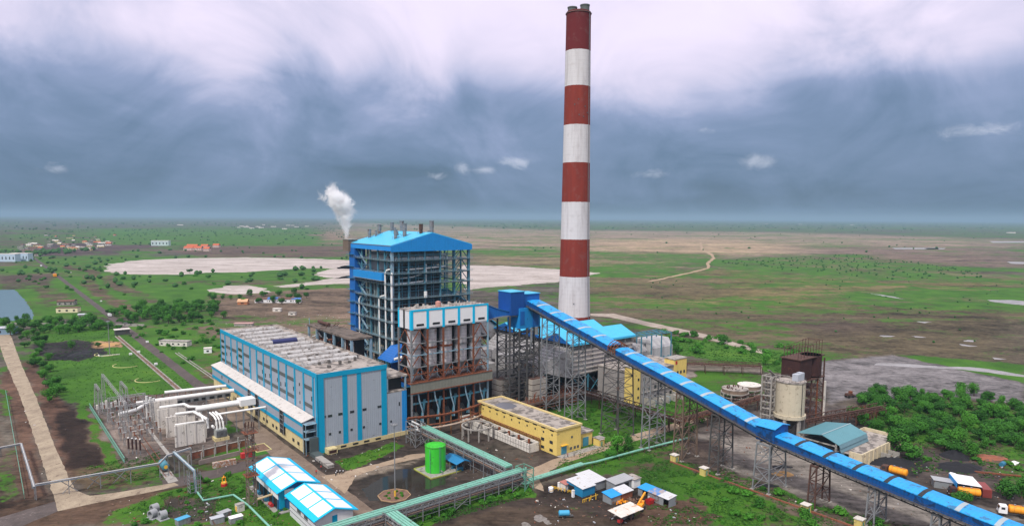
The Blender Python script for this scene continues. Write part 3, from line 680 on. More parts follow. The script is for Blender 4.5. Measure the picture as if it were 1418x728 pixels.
WOOD = [([(1190, 560), (1225, 540), (1290, 550), (1345, 545), (1400, 560), (1430, 575), (1430, 640), (1330, 632), (1270, 625), (1235, 612), (1180, 592)], 122, 2.6,
         'leafy green tree of the dense wood right of the blue conveyor', 'trees of the wood right of the conveyor', 1.0),
        ([(25, 470), (48, 455), (62, 470), (80, 515), (84, 545), (70, 552), (50, 520), (38, 490)], 24, 3.4, 'bushy green tree in the row beside the concrete road', 'trees along the concrete road', .9),
        ([(150, 436), (185, 428), (240, 424), (300, 420), (312, 440), (260, 448), (190, 450)], 70, 4.4, 'dark green tree of the belt between gate road and turbine hall', 'trees of the belt beyond the green field', 1.35),
        ([(0, 446), (60, 446), (140, 446), (160, 455), (100, 462), (40, 462), (0, 468)], 44, 4.8, 'green tree of the belt between the pond and the green field', 'trees of the belt below the pond', 1.25),
        ([(285, 412), (350, 408), (450, 407), (455, 415), (420, 422), (300, 428)], 20, 8., 'small green tree around the blue roofed quarters', 'trees round the workers quarters', 1.2)]
for wi, (poly, n, md, lab, grp, s) in enumerate(WOOD):
    for x, y in scatter(poly, n, md, wi + 3):
        k = rnd.uniform(.65, 1.15) * s
        tree(0, 0, k, lab, grp, 0 if rnd.random() < .6 else 1, xy=(x, y), zs=rnd.uniform(.8, 1.05))
for px, py, s, lab in [(68, 556, 1.15, 'big green tree nearest the switchyard in the roadside row'), (78, 549, 1.0, 'green tree behind the last big roadside tree'), (100, 484, .9, 'lone round tree beside the dark coal patch in the field'),
                       (136, 480, .6, 'slim small tree by the sandy strip in the field'), (263, 378, 1.3, 'lone tree on the pale ash field'), (1238, 628, 1.5, 'large tree standing over the dark coal yard near the basin building'), (1262, 636, 1.1, 'tree at the right edge of the dark coal yard'),
                       (1255, 610, 1.2, 'tree behind the large one at the coal yard'), (968, 585, 1.1, 'tree under the blue conveyor by the rusty pipe rack'), (985, 577, 1.0, 'tree right of the one under the blue conveyor'),
                       (955, 600, .8, 'small tree at the foot of the conveyor trestle'), (1395, 690, 1.0, 'tree in front of the rightmost orange tanker'), (1330, 700, .9, 'thin tree in front of the middle orange tanker'),
                       (1415, 690, 1., 'tree at the right border behind the tanker'), (855, 628, 1.1, 'green tree beside the mint pipeline and dirt road'), (868, 622, .9, 'second green tree beside the mint pipeline'),
                       (845, 634, .7, 'low tree at the left end of the pair by the mint pipeline'), (1000, 475, 1.2, 'tree on the verge behind the rusty pipe rack'), (905, 498, 1., 'tree behind the fan house of the plant'),
                       (935, 492, 1.1, 'round tree behind the yellow penthouse'), (1060, 505, 1.1, 'tree left of the rusted hopper tower')]:
    tree(px, py, s, lab, None, rnd.randint(0, 1), zs=rnd.uniform(.85, 1.05))
for poly, n, md, lab, grp, s0, s1 in [
        ([(1180, 545), (1418, 548), (1418, 665), (1300, 650), (1230, 620)], 45, 2.5, 'low green bush at the edge of the wood on the right', 'bushes round the wood', .8, 1.8),
        ([(900, 455), (1110, 480), (1110, 510), (930, 485)], 48, 3.5, 'green bush on the verge behind the plant', 'bushes on the verge behind the plant', 1., 2.6),
        ([(960, 640), (1130, 700), (1260, 728), (960, 728)], 26, 3, 'low green bush on the grass in front of the grey yard', 'bushes in front of the grey yard', .5, 1.5),
        ([(60, 445), (300, 445), (300, 480), (200, 480), (180, 470), (60, 456)], 40, 6, 'small bush in the rough field beyond the lawn', 'bushes of the rough field', .8, 2.),
        ([(200, 470), (320, 455), (320, 500), (280, 520), (225, 490)], 30, 5, 'small bush on the rough ground left of the turbine hall', 'bushes left of the turbine hall', .7, 1.6),
        ([(270, 655), (345, 648), (420, 728), (180, 728)], 26, 2.5, 'tuft of weeds on the waste ground at the bottom left', 'weeds on the waste ground', .4, 1.),
        ([(560, 728), (640, 695), (735, 673), (738, 684), (640, 704), (600, 728)], 26, 2., 'weedy bush under the mint pipe bridge', 'weeds under the mint pipe bridge', .5, 1.1),
        ([(0, 380), (60, 360), (180, 380), (480, 380), (480, 400), (250, 415), (60, 400)], 44, 18, 'scattered small tree in the fields toward the horizon', 'scattered bushes of the far fields', 1.2, 2.6),
        ([(780, 570), (960, 560), (1000, 575), (900, 590), (830, 605)], 24, 3, 'weed bush between the trestles behind the dirt road', 'weeds between the trestles', .6, 1.4)]:
    for x, y in scatter(poly, n, md, len(lab)):
        if any(inpoly(x, y, [safe(q) for q in a_]) for a_ in ash): continue
        o = bush(700, 600, rnd.uniform(s0, s1), lab, grp); o.location = (x, y, 0)

def far_wood():
    """trees dotted to the horizon, too many and too small to count"""
    rng = random.Random(5); b = B()
    def blobt(x, y, r, h):
        n = 6; rings = []
        for zf, rf in ((.02, .35), (.35, 1.), (.75, .8), (1.0, .15)):
            rings.append([(x + r * rf * math.cos(6.283 * k / n + rf) * rng.uniform(.7, 1.25), y + r * rf * math.sin(6.283 * k / n + rf) * rng.uniform(.7, 1.25), h * zf * rng.uniform(.9, 1.1)) for k in range(n)])
        vs = [v for r_ in rings for v in r_]
        fs = [(i * n + k, i * n + (k + 1) % n, (i + 1) * n + (k + 1) % n, (i + 1) * n + k) for i in range(3) for k in range(n)] + [tuple(range(3 * n, 4 * n))]
        b.add(vs, fs)
    AP = [[safe(q) for q in a_] for a_ in ash]
    def run(poly, n, h0, h1, clus=1):
        for x, y in scatter(poly, n, 1, n):
            if any(inpoly(x, y, a_) for a_ in AP): continue
            for k in range(clus):
                h = rng.uniform(h0, h1); blobt(x + rng.gauss(0, 14 * clus ** .5) * (clus > 1), y + rng.gauss(0, 14 * clus ** .5) * (clus > 1), h * rng.uniform(.5, .9), h)
    run([(0, 307), (1418, 307), (1418, 319), (0, 319)], 1300, 6, 12, 2)
    run([(0, 318), (480, 316), (480, 350), (0, 352)], 210, 3, 6, 2)
    run([(0, 350), (140, 345), (60, 356), (0, 360)], 60, 5, 9)
    run([(480, 318), (1418, 318), (1418, 360), (480, 345)], 90, 3, 6)
    run([(380, 372), (490, 365), (490, 380), (380, 384)], 26, 4, 8)
    run([(980, 362), (1180, 352), (1300, 368), (1400, 384), (1250, 388), (1100, 376)], 260, 1.5, 3)
    run([(830, 385), (1418, 385), (1418, 480), (1100, 470), (900, 440)], 70, .8, 1.8)
    run([(0, 356), (480, 356), (480, 400), (0, 400)], 150, 3, 6)
    o = b.build('distant_woodland', leaf_material('distant_foliage', (.018, .06, .014), (.04, .12, .025)))
    o['kind'] = 'stuff'
far_wood()
def weeds():
    """knee-high ground cover over the green areas: small leaf tufts"""
    rng = random.Random(9); b = B()
    for poly, n, s in [([(45, 445), (160, 455), (290, 545), (180, 590), (70, 545)], 5000, .35), ([(880, 628), (1010, 650), (1130, 698), (1260, 728), (900, 728)], 5000, .3),
                       ([(800, 615), (940, 595), (940, 640), (760, 652)], 2200, .3), ([(150, 710), (230, 682), (330, 658), (400, 728)], 3500, .22), ([(540, 715), (735, 672), (740, 684), (590, 728)], 2600, .25),
                       ([(740, 560), (950, 545), (1000, 570), (830, 612)], 3000, .35), ([(1180, 560), (1418, 560), (1418, 665), (1260, 655)], 4000, .4), ([(462, 640), (548, 612), (560, 618), (480, 650)], 700, .22),
                       ([(900, 460), (1100, 490), (1100, 520), (940, 490)], 2500, .45), ([(98, 650), (220, 625), (240, 655), (180, 672)], 1200, .25)]:
        P = [safe(p) for p in poly]; xs = [p[0] for p in P]; ys = [p[1] for p in P]; c = 0
        while c < n:
            x, y = rng.uniform(min(xs), max(xs)), rng.uniform(min(ys), max(ys)); 
            if not inpoly(x, y, P): 
                c += .25; continue
            if mn.noise(Vector((x, y, 0)) / 5.) < -.08: c += .5; continue
            c += 1
            for k in range(3):
                a = rng.uniform(0, 6.28); t = Vector((math.cos(a), math.sin(a), 0)) * s * rng.uniform(.5, 1.2); h = s * rng.uniform(.3, .9)
                q = Vector((x + rng.uniform(-.4, .4), y + rng.uniform(-.4, .4), 0)); ln = Vector((rng.uniform(-.6, .6), rng.uniform(-.6, .6), 0)) * s
                b.add([q - t, q + t, q + t * .6 + ln + Vector((0, 0, h)), q - t * .5 + ln + Vector((0, 0, h * .8))], [(0, 1, 2, 3)])
    o = b.build('ground_cover_weeds', leaf_material('weed_leaves', (.03, .10, .013), (.055, .16, .02))); o['kind'] = 'stuff'
weeds()
# ------------------------------------------------------------ chimney
def chimney():
    t = thing('chimney', 'tall tapering red and white banded concrete chimney towering over the plant', 'chimney', 289, 301)
    b = B(); zs = [0, 6, 14, 27.5, 50, 80, 110, 140, 170, 195, 206.5]; rs = [11.6, 11.1, 10.6, 9.9, 9.25, 8.75, 8.35, 8.0, 7.7, 7.42, 7.35]
    b.tube([(0, 0, z) for z in zs], rs, 64, cap=False)
    b.tube([(0, 0, 206.5), (0, 0, 206.8), (0, 0, 206.7)], [7.35, 7.0, 6.2], 64)
    b.build('shaft', chimney_material(), t, smooth=True)
    for x, y, h in ((3.0, -2.2, 211.0), (-2.9, 2.4, 209.6)):
        b = B(); b.tube([(x, y, 200), (x, y, h)], 2.7, 24, cap=False); b.tube([(x, y, h - .7), (x, y, h), (x, y, h)], [2.9, 2.95, 2.3], 24)
        b.build('flue', M('flue_steel', (.10, .11, .10), .6, var=.3), t)
    for z in (205.6,):
        r = float(np.interp(z, zs, rs)); b = B(); b.tube([(0, 0, z), (0, 0, z + .25)], r + .45, 48); 
        b.build('platform_ring', M('chimney_ring', (.26, .15, .13), .8), t)
    b = B()
    for i in range(46):
        z = 4 + i * 4.4; r = float(np.interp(z, zs, rs)) + .25; a = R(285)
        z2 = z + 4.4; r2 = float(np.interp(z2, zs, rs)) + .25
        for da in (-.03, .03): b.bar((r * math.cos(a + da), r * math.sin(a + da), z), (r2 * math.cos(a + da), r2 * math.sin(a + da), z2), .12)
    b.build('ladder', m_gsteel, t)
    for z, a in ((155, 232), (151, 262), (145, 255), (152, 215), (146, 235), (147.5, 276), (33, 225), (108, 300)):
        r = float(np.interp(z, zs, rs)); ca, sa = math.cos(R(a)), math.sin(R(a)); b = B()
        b.bar((ca * (r - .3), sa * (r - .3), z), (ca * (r + .22), sa * (r + .22), z), .6, .8); b.build('vent_opening', m_louvre, t)
    b = B(); b.box(-13.2, -9.8, -3, 2.5, 0, 22); b.box(-13.4, -9.7, -3.2, 2.7, 22, 22.3); b.build('duct_opening', m_bluep, t)
chimney()

# ------------------------------------------------------------ boiler house
def boiler():
    t = thing('boiler_house', 'tall open steel boiler house with bright blue gabled roof and teal frame', 'boiler house', 150, 278)
    XS = [0, 3.4, 8.6, 17.4, 26.2, 34.6, 43]; YS = [0, 7, 14, 22, 31, 42]; LV = [9, 19, 27.7, 35.6, 41.4, 46.5, 53.3, 58.4, 64.5]
    # roof: ridge along y
    b = B(); b.extr([(-1.2, 71.6), (21.5, 77.4), (44.2, 71.6), (44.2, 71.9), (21.5, 77.75), (-1.2, 71.9)], 'y', -1.0, 43.2); rf = b.build('roof', m_roofcyan, t)
    b = B(); b.extr([(-1.15, 68.9), (-1.15, 71.55), (21.5, 77.3), (44.15, 71.55), (44.15, 68.9)], 'y', -1.35, -1.02); b.build('gable_sheet', m_blue, t)
    b = B(); b.box(-1.35, -1.21, -1.35, 43.2, 69.3, 71.6); b.build('eave_fascia', M('blue_sheet_y', (.02, .27, .72), .45, var=.1, corr=('Y', .9), streak=.15), t)
    b = B(); b.box(-1.5, -1.36, -1.2, 43.2, 71.5, 71.75); b.build('gutter', M('rusty_gutter', (.2, .13, .1), .8), t)
    b = B(); b.box(44.21, 44.35, -1.35, 43.2, 69.3, 71.6); b.build('eave_fascia', m_blue, t)
    for x, y, z, h, rr, mt in [(8.7, 40, 74.1, 5.4, .75, 0), (11.7, 38.5, 74.9, 3.6, .6, 0), (15.5, 42, 75.8, 6.2, .9, 0), (21.8, 40, 77.5, 5.4, .85, 0), (9.3, 13.3, 74.3, 5.5, .8, 0), (24.3, 34, 77.0, 7.2, .95, 0),
                               (13.5, 12, 75.3, 7.8, .95, 0), (19.4, 6.4, 76.8, 5.8, .85, 1), (22.6, 1.8, 77.4, 7.0, .95, 0), (18, 30, 76.5, 3.6, .5, 0), (14, 20, 75.5, 2.5, .4, 0), (27, 12, 76.2, 2.2, .5, 0)]:
        b = B(); h *= .8; b.tube([(x, y, z - 1), (x, y, z + h * .45), (x, y, z + h * .5), (x, y, z + h)], [rr, rr, rr * 1.15, rr * 1.15], 14)
        b.tube([(x, y, z + h), (x, y, z + h + .25)], rr * 1.35, 14)
        for k in range(4):
            a = k * 1.57 + .7; b.bar((x + math.cos(a) * 1.6, y + math.sin(a) * 1.6, z - .4), (x + math.cos(a) * 1.6, y + math.sin(a) * 1.6, z + 1.2), .1)
            a2 = a + 1.57; b.bar((x + math.cos(a) * 1.6, y + math.sin(a) * 1.6, z + 1.1), (x + math.cos(a2) * 1.6, y + math.sin(a2) * 1.6, z + 1.1), .08)
        b.build('steam_vent', m_rustd if mt else M('silencer_steel', (.20, .20, .21), .55, var=.3, dirt=(.12, .07, .05), dirt_amt=.2), rf, smooth=False)
    # columns
    for i, x in enumerate(XS):
        for j, y in enumerate(YS):
            if i not in (0, 6) and j not in (0, 5) and (i not in (3,) or j not in (2,)): continue
            w = 1.15 if (i in (0, 6) and j in (0, 5)) else .7
            B().box(x - w / 2, x + w / 2, y - w / 2, y + w / 2, 0, 69.5 if i in (0, 6) or j in (0, 5) else 62).build('column', m_steell if (i, j) == (0, 0) else m_steel, t)
    for z in LV:
        b = B()
        for y in (0, 42): b.box(0, 43, y - .25, y + .25, z - .4, z + .1)
        for x in (0, 43): b.box(x - .25, x + .25, 0, 42, z - .4, z + .1)
        for x in XS[1:-1]: b.box(x - .15, x + .15, 0, 42, z - .35, z)
        b.build('floor_beam', m_steel, t)
        # gratings: a ring of walkway, outside edge railed
        b = B(); b.box(-1.6, 0, -1.6, 40, z, z + .09); b.box(0, 44.4, -1.6, 0, z, z + .09); b.box(0, 34, 0.2, 5, z, z + .08); b.box(.3, 6, 5, 40, z, z + .08)
        b.build('walkway', M('grating', (.13, .16, .16), .7, var=.3), t)
        b = B()
        for (x0, y0, x1, y1) in ((-1.6, -1.6, 44.4, -1.6), (-1.6, -1.6, -1.6, 40)):
            for h in (.55, 1.1): b.bar((x0, y0, z + h), (x1, y1, z + h), .09)
            n = int(max(abs(x1 - x0), abs(y1 - y0)) / 2.4)
            for k in range(n + 1): b.bar((lerp(x0, x1, k / n), lerp(y0, y1, k / n), z), (lerp(x0, x1, k / n), lerp(y0, y1, k / n), z + 1.1), .08)
        b.build('handrail', m_steell, t)
    for z0, z1 in zip([62] + LV[:-1][::-1][:0], [69]): pass
    zz = [0] + LV + [69.5]
    b = B()
    for i in range(len(zz) - 1):
        for (p, q) in (((34.6, 0), (43, 0)), ((43, 0), (43, 14)), ((43, 22), (43, 42)), ((0, 31), (0, 42)), ((0, 0), (0, 7))):
            m_ = ((p[0] + q[0]) / 2, (p[1] + q[1]) / 2)
            b.bar((*p, zz[i]), (*m_, zz[i + 1]), .3); b.bar((*q, zz[i]), (*m_, zz[i + 1]), .3)
    for x0, x1 in ((8.6, 17.4), (26.2, 34.6)):
        b.bar((x0, 42, 0), (x1, 42, 27.7), .35)
    b.build('bracing', m_steel, t)
    # secondary girts and odd members, front and left
    b = B(); rng = random.Random(3)
    for z in (5, 14, 23, 31, 38.4, 44, 50, 56, 61.5, 67):
        b.box(0, 34.6, -.1, .1, z, z + .22)
    for z in (5, 14, 23, 31, 38.4, 44, 50, 61.5): b.box(-.1, .1, 22, 42, z, z + .22)
    for x in (5.6, 13, 21.6, 30.4): b.box(x - .12, x + .12, .6, .9, 19, 68)
    for k in range(60):
        x = rng.uniform(3, 33); y = rng.uniform(1.5, 5.5); z = rng.uniform(8, 66); l = rng.uniform(2, 8)
        if rng.random() < .5: b.bar((x, y, z), (x, y, z + l), .16)
        else: b.bar((x, y, z), (min(34, x + l), y, z + rng.uniform(-.1, .1)), .16)
    for k in range(70):
        y = rng.uniform(3, 39); x = rng.uniform(1., 5.5); z = rng.uniform(8, 60); l = rng.uniform(2, 8)
        if rng.random() < .6: b.bar((x, y, z), (x, y, z + l), .18)
        else: b.bar((x, y, z), (x, min(40, y + l), z), .16)
    b.build('secondary_steelwork', m_steel, t)
    b = B()
    for z in np.arange(20, 69, 3.1): b.box(.5, 34, 2.6, 2.85, z, z + .2)
    for x in (2, 6.5, 11, 15.4, 19.6, 24, 28.2, 32.2): b.box(x, x + .25, 2.6, 2.85, 19, 69)
    b.build('inner_frame', m_steell, t)
    b = B()
    for z in np.arange(12, 60, 3.1): b.box(2.6, 2.85, 6, 36, z, z + .2)
    for y in (9, 12.5, 16, 19.5, 24, 27, 33): b.box(2.6, 2.85, y, y + .25, 9, 60)
    b.build('inner_frame', m_steell, t)
    # pressure part: furnace box with buckstays, penthouse and back pass
    b = B(); b.box(8, 31, 7, 24, 10, 61); b.build('furnace', M('furnace_casing', (.045, .055, .06), .7, var=.4, sc_=.2, dirt=(.1, .07, .05), dirt_amt=.15), t)
    b = B()
    for z in range(12, 60, 4): b.box(7.6, 31.4, 6.6, 24.4, z, z + .7)
    b.build('buckstay', M('buckstay_steel', (.09, .12, .13), .6, var=.3), t)
    b = B(); b.box(9, 33, 25, 39, 20, 56); b.build('back_pass', M('back_pass_casing', (.10, .11, .115), .6, var=.3, corr=('Z', 3.)), t)
    b = B(); b.box(5, 33, 9, 33, 61.5, 67.8); b.build('penthouse', M('penthouse_cladding', (.28, .27, .27), .6, var=.15, corr=('Y', 1.2), streak=.3), t)
    b = B(); b.box(2.5, 5, 8, 30, 59.5, 66.5); b.build('lagged_header_box', M('penthouse_cladding', (.2, .2, .2)), t)
    b = B(); b.tube([(4, 3.8, 65.2), (31, 3.8, 65.2)], .95, 16); b.build('steam_drum', m_pipe, t)
    for p, r in [([(18.8, 1.2, 54), (18.8, 1.2, 62.5)], .45), ([(27, 1.3, 67), (30, 1.3, 67), (30.8, 1.3, 66), (31, 1.3, 63.5), (30.6, 1.3, 61.6), (29, 1.3, 61), (22, 1.3, 60.6), (8, 1.3, 60.2)], .42),
                 ([(16.5, 1.6, 57.8), (12, 1.6, 56.6), (5, 1.6, 56.2)], .35), ([(2, 1.2, 53.5), (17, 1.2, 54.2), (18.6, 1.2, 56)], .35)]:
        b = B(); b.tube(p, r, 10); b.build('steam_pipe', m_wpipe, t, smooth=True)
    b = B(); b.tube([(17.4, -.8, 46.5), (17.4, -.8, 49.5)], .8, 14); b.build('small_vessel', m_wpipe, t)
    for y, z0, z1 in ((33, 20, 45), (11.5, 17, 47), (5, 19, 60)):
        b = B(); b.tube([(-1., y, z0), (-1., y, z1 - 1), (-.6, y - .2, z1), (1.8, y - .8, z1 + .6)], .42, 10); b.build('riser_pipe', m_wpipe, t, smooth=True)
    b = B(); b.tube([(-.9, -.9, 8), (-.9, -.9, 58), (0, 0, 60), (1.5, 2, 61)], .5, 10); b.build('riser_pipe', m_wpipe, t, smooth=True)
    for y in (18, 20.5, 26, 28.5, 9):
        b = B(); b.tube([(1.5, y, 9), (1.5, y, 56)], .55, 10); b.build('downcomer', M('downcomer_lagging', (.16, .2, .2), .6, var=.3), t)
    # stair zigzag and lift shaft
    b = B()
    for i, z in enumerate(np.arange(2, 66, 4)):
        y0, y1 = (24, 30) if i % 2 else (30, 24)
        b.bar((-1.1, y0, z), (-1.1, y1, z + 4), .9, .12); b.bar((-1.6, y0, z + 1), (-1.6, y1, z + 5), .08)
    b.build('stair', m_steell, t)
    b = B(); b.box(-1.5, 4.5, 36.5, 42.6, 0, 69.2); b.build('lift_shaft', m_deep, t)
    b = B()
    for z in np.arange(6, 68, 6.): b.box(-2.6, -1.5, 37, 44, z, z + .12); b.bar((-2.6, 37, z + 1), (-2.6, 44, z + 1), .08)
    for z in np.arange(6, 68, 6.): b.box(-1.5, 4, 42.6, 44, z, z + .12)
    b.build('shaft_landing', m_bluep, t)
    b = B(); b.box(-2.6, -.2, 5.5, 36, 55.2, 58.6); b.build('cable_gallery', m_blue, t)
    b = B(); b.box(-2.65, -.2, 5.2, 36.2, 54.9, 55.2); b.build('gallery_floor', m_gsteel, t)
    b = B(); b.box(-2.6, 2.4, 41, 47.5, 67.5, 73.3); 
    b.build('ventilator_house', M('weathered_louvre_cladding', (.17, .13, .10), .8, var=.3, corr=('Y', 1.), streak=.3), t)
    b = B(); b.box(-2.9, 2.7, 40.7, 47.8, 73.3, 73.7); b.build('ventilator_roof', m_conc, t)
boiler()

def steam():
    # a drifting puff of steam from the vent behind the boiler house
    m = bpy.data.materials.new('steam_vapour'); m.use_nodes = True; nt = m.node_tree; nt.nodes.clear(); g = G(nt)
    out = g.new('ShaderNodeOutputMaterial'); pv = g.new('ShaderNodeVolumePrincipled')
    co = g.new('ShaderNodeTexCoord').outputs['Object']
    att = g.noise(co, .20, 7, .7, .9)
    sp = g.new('ShaderNodeSeparateXYZ'); g.put(sp.inputs[0], co)
    z = sp.outputs[2]
    # plume axis bends as it rises; radius grows
    ax = g.m('SUBTRACT', g.m('MULTIPLY', g.m('SINE', g.m('MULTIPLY', z, .16)), 1.6), g.m('MULTIPLY', g.m('MAXIMUM', z, 0), .10))
    ay = g.m('MULTIPLY', g.m('MAXIMUM', z, 0), .20)
    dy = g.m('SUBTRACT', sp.outputs[1], ay); dx = g.m('SUBTRACT', sp.outputs[0], ax)
    d = g.m('SQRT', g.m('ADD', g.m('MULTIPLY', dx, dx), g.m('MULTIPLY', dy, dy)))
    rad = g.m('ADD', 1.3, g.m('MULTIPLY', g.m('MAXIMUM', z, 0), .36))
    e = g.m('SUBTRACT', 1.0, g.m('DIVIDE', d, rad))
    top = g.map(z, 20, 31, 0, 1.2)
    e = g.m('SUBTRACT', e, top)
    dens = g.map(g.m('ADD', e, g.m('MULTIPLY', g.m('SUBTRACT', att, .5), 3.2)), .12, 1.1, 0, 2.2, True)
    g.put(pv.inputs['Density'], dens); pv.inputs['Color'].default_value = (1, 1, 1, 1); pv.inputs['Anisotropy'].default_value = .2
    g.l.new(pv.outputs[0], out.inputs['Volume'])
    b = B(); b.add([(-4, -4, -1), (4, -4, -1), (4, 4, -1), (-4, 4, -1), (-18, -8, 31), (12, -8, 31), (12, 20, 31), (-18, 20, 31), (-11, -6, 16), (9, -6, 16), (9, 13, 16), (-11, 13, 16)],
                   [(0, 3, 2, 1), (4, 5, 6, 7), (0, 1, 9, 8), (1, 2, 10, 9), (2, 3, 11, 10), (3, 0, 8, 11), (8, 9, 5, 4), (9, 10, 6, 5), (10, 11, 7, 6), (11, 8, 4, 7)])
    o = b.build('steam_plume', m); o.location = W(149, 325, 73.8); o.rotation_euler = (0, 0, ROTZ)
    tag(o, 'puff of white steam drifting up and left from behind the boiler house roof', 'steam plume')
steam()

# ------------------------------------------------------------ bunker bay
def bunker():
    t = thing('coal_bunker_building', 'white and cyan clad coal bunker floor raised on rusty steel over five silos', 'bunker building', 130, 226)
    X = [0, 7.4, 14.8, 22.2, 29.6, 37]; D = 10.5
    b = B(); b.box(.05, 36.95, .3, D, 41.4, 48.6); b.build('bunker_house', m_whitec, t)
    for i in range(5):
        b = B(); b.box(X[i] + .55, X[i + 1] - .55, .12, .3, 41.9, 48.3); b.build('front_panel', m_white, t)
        b = B(); b.box(X[i] + 2.3, X[i] + 5.6, .0, .118, 42.6, 43.4); b.build('louvre_slot', m_dark, t)
    for i in range(6):
        w = .55 if i else .8
        b = B(); b.box(X[i] - (w if i else .1), X[i] + (w if i < 5 else .1), -.02, .28, 41.2, 48.4); b.build('trim_post', m_trimb, t)
    b = B(); b.box(-.1, 37.1, -.04, .26, 48.402, 49.1); b.build('trim_band', m_trimb, t)
    b = B(); b.box(-.1, .04, .3, 1.5, 41.3, 49.1); b.box(-.1, .04, 9.5, D, 41.3, 49.1); b.build('side_trim', m_trimb, t)
    b = B(); b.box(-.12, .045, 5.2, 6.3, 41.3, 48.8); b.build('side_gap', m_dark, t)
    b = B(); b.box(-.15, 37.15, .3, D + .1, 48.61, 48.8); b.build('roof', m_roofc, t)
    b = B(); rng = random.Random(5)
    for k in range(26):
        x, y = rng.uniform(1, 35), rng.uniform(2, 9.5); s_ = rng.uniform(.3, .9); b.box(x, x + s_, y, y + s_, 48.8, 48.8 + rng.uniform(.4, 1.2))
    b.build('roof_clutter', M('roof_clutter', (.45, .42, .38), .7, var=.6, sc_=1), t)
    b = B(); b.tube([(16, 6, 48.8), (16, 6, 50.7), (16, 6, 51)], [1.1, 1.1, .4], 14); b.build('roof_cyclone', M('cyclone', (.5, .25, .2), .6), t)
    b = B()
    for (x0, y0, x1, y1) in ((0, D, 37, D), (18, .5, 37, .5)):
        b.bar((x0, y0, 49.9), (x1, y1, 49.9), .08)
        for k in range(13): x = lerp(x0, x1, k / 12); b.bar((x, y0, 48.8), (x, y0, 49.9), .08)
    b.build('roof_rail', m_rustd, t)
    for i, x in enumerate(X):
        for y in (0.3, D - .3):
            mt = m_rust if i in (1, 3, 4) else (m_gsteel if i != 5 else m_steell)
            if i == 2: mt = m_rust
            B().box(x - .32, x + .32, y - .3, y + .3, 0 if i or y > 1 else 0, 41.2).build('column', mt, t)
        if i < 5:
            cx = x + 3.7
            for z0, z1 in ((33.4, 40.6), (26.0, 32.6)):
                b = B(); b.tube([(cx, 4.6, z0), (cx, 4.6, z1)], 2.75, 28); b.build('silo', m_lag, t, smooth=True)
            b = B(); b.tube([(cx, 4.6, 32.6), (cx, 4.6, 33.4)], 2.95, 24); b.build('silo_band', m_rust if i in (1, 2) else m_gsteel, t)
            b = B(); b.tube([(cx, 4.6, 25.99), (cx, 4.6, 24.8), (cx, 4.6, 20.8)], [2.7, 2.3, .7], 20); b.build('silo_cone', m_gsteel, t, smooth=True)
            b = B()
            for sx in (-1.9, 1.9):
                b.bar((cx + sx, 2.2, 20.4), (cx + sx, 2.2, 25.8), .28)
            b.bar((cx, 1.6, 24), (cx - 2.6, 1.2, 20.5), .25); b.bar((cx, 1.6, 24), (cx + 2.6, 1.2, 20.5), .25)
            b.build('silo_leg', m_steell, t)
            b = B(); b.tube([(cx - 1.5, 3.4, 21.3), (cx + 2.0, 3.4, 21.3)], .9, 14); b.tube([(cx + 2.0, 3.4, 21.3), (cx + 2.6, 3.4, 20.5)], .5, 8); b.build('coal_feeder', M('feeder_steel', (.2, .18, .18), .6, var=.5), t, smooth=False)
    for z, mt in ((35.6, m_gsteel), (31, m_steell), (26.2, m_gsteel), (23.4, m_rust)):
        b = B()
        for y in (0.3, D - .3): b.box(0, 37, y - .15, y + .15, z - .25, z + .15)
        for x in X: b.box(x - .14, x + .14, 0.3, D - .3, z - .25, z + .15)
        b.build('beam', mt, t)
    b = B()
    for i in range(5):
        a, c = X[i], X[i + 1]
        if i in (0, 4):
            for z0, z1 in ((35.6, 41), (31, 35.6), (26.2, 31)):
                m_ = (a + c) / 2; b.bar((m_, .3, z1), (a, .3, z0), .3); b.bar((m_, .3, z1), (c, .3, z0), .3)
        b.bar(((a + c) / 2, .3, 26), (a, .3, 20.6), .3); b.bar(((a + c) / 2, .3, 26), (c, .3, 20.6), .3)
    for z0, z1 in ((35.6, 41), (31, 35.6), (26.2, 31), (20.4, 26.2)): b.bar((0, .3, z0), (0, 5, z1), .3); b.bar((0, 10, z0), (0, 5, z1), .3)
    b.build('bracing', m_rust, t)
    b = B(); b.box(-1.2, 38.3, -1.3, -.9, 16.6, 20.2); b.build('girder', M('beige_girder', (.20, .205, .17), .7, var=.15, corr=('X', 1.5), streak=.2), t)
    b = B(); b.box(-1.2, 38.3, -1.5, -.7, 16.2, 16.6); b.box(-1.2, 38.3, -1.5, -.7, 20.2, 20.45); b.box(-1.2, 38, -.9, D, 19.8, 20.2); b.build('girder_flange', m_rust, t)
    b = B()
    for k in range(26): x = -1 + k * 1.55; b.bar((x, -1.4, 20.4), (x, -1.4, 21.5), .07)
    b.bar((-1, -1.4, 21.5), (38, -1.4, 21.5), .08); b.build('handrail', m_rustd, t)
    for i in range(5):
        x = X[i] + 2.4
        b = B(); b.tube([(x, -.5, 16.1), (x + .5, -.6, 13), (x + 1.9, -.7, 8.5), (x + 2.1, -.7, 4)], .3, 8); b.build('coal_chute', m_steell, t, smooth=True)
        b = B(); b.bar((x + 3.2, .3, 13.0), (x + 1.2, -.5, 4), .45); b.bar((x + 3.8, .3, 13.0), (x + 1.8, -.5, 4), .25); b.build('coal_pipe', m_steel, t)
        b = B(); b.tube([(x + 1.4, 4.5, 0), (x + 1.4, 4.5, 5), (x + 1.4, 4.5, 7)], [2.1, 1.9, .9], 16); b.build('coal_mill', M('mill_steel', (.07, .08, .08), .6, var=.4), t)
    b = B(); b.box(-.2, 37.2, .1, .5, 11.4, 12.1); b.box(-.2, 37.2, 3, 3.4, 14.3, 14.9); b.build('lower_beam', m_steel, t)
    b = B(); b.box(0, 37, D - .6, D - .5, .3, 16); b.build('back_sheet', M('dark_back', (.03, .035, .04), .8, var=.4), t)
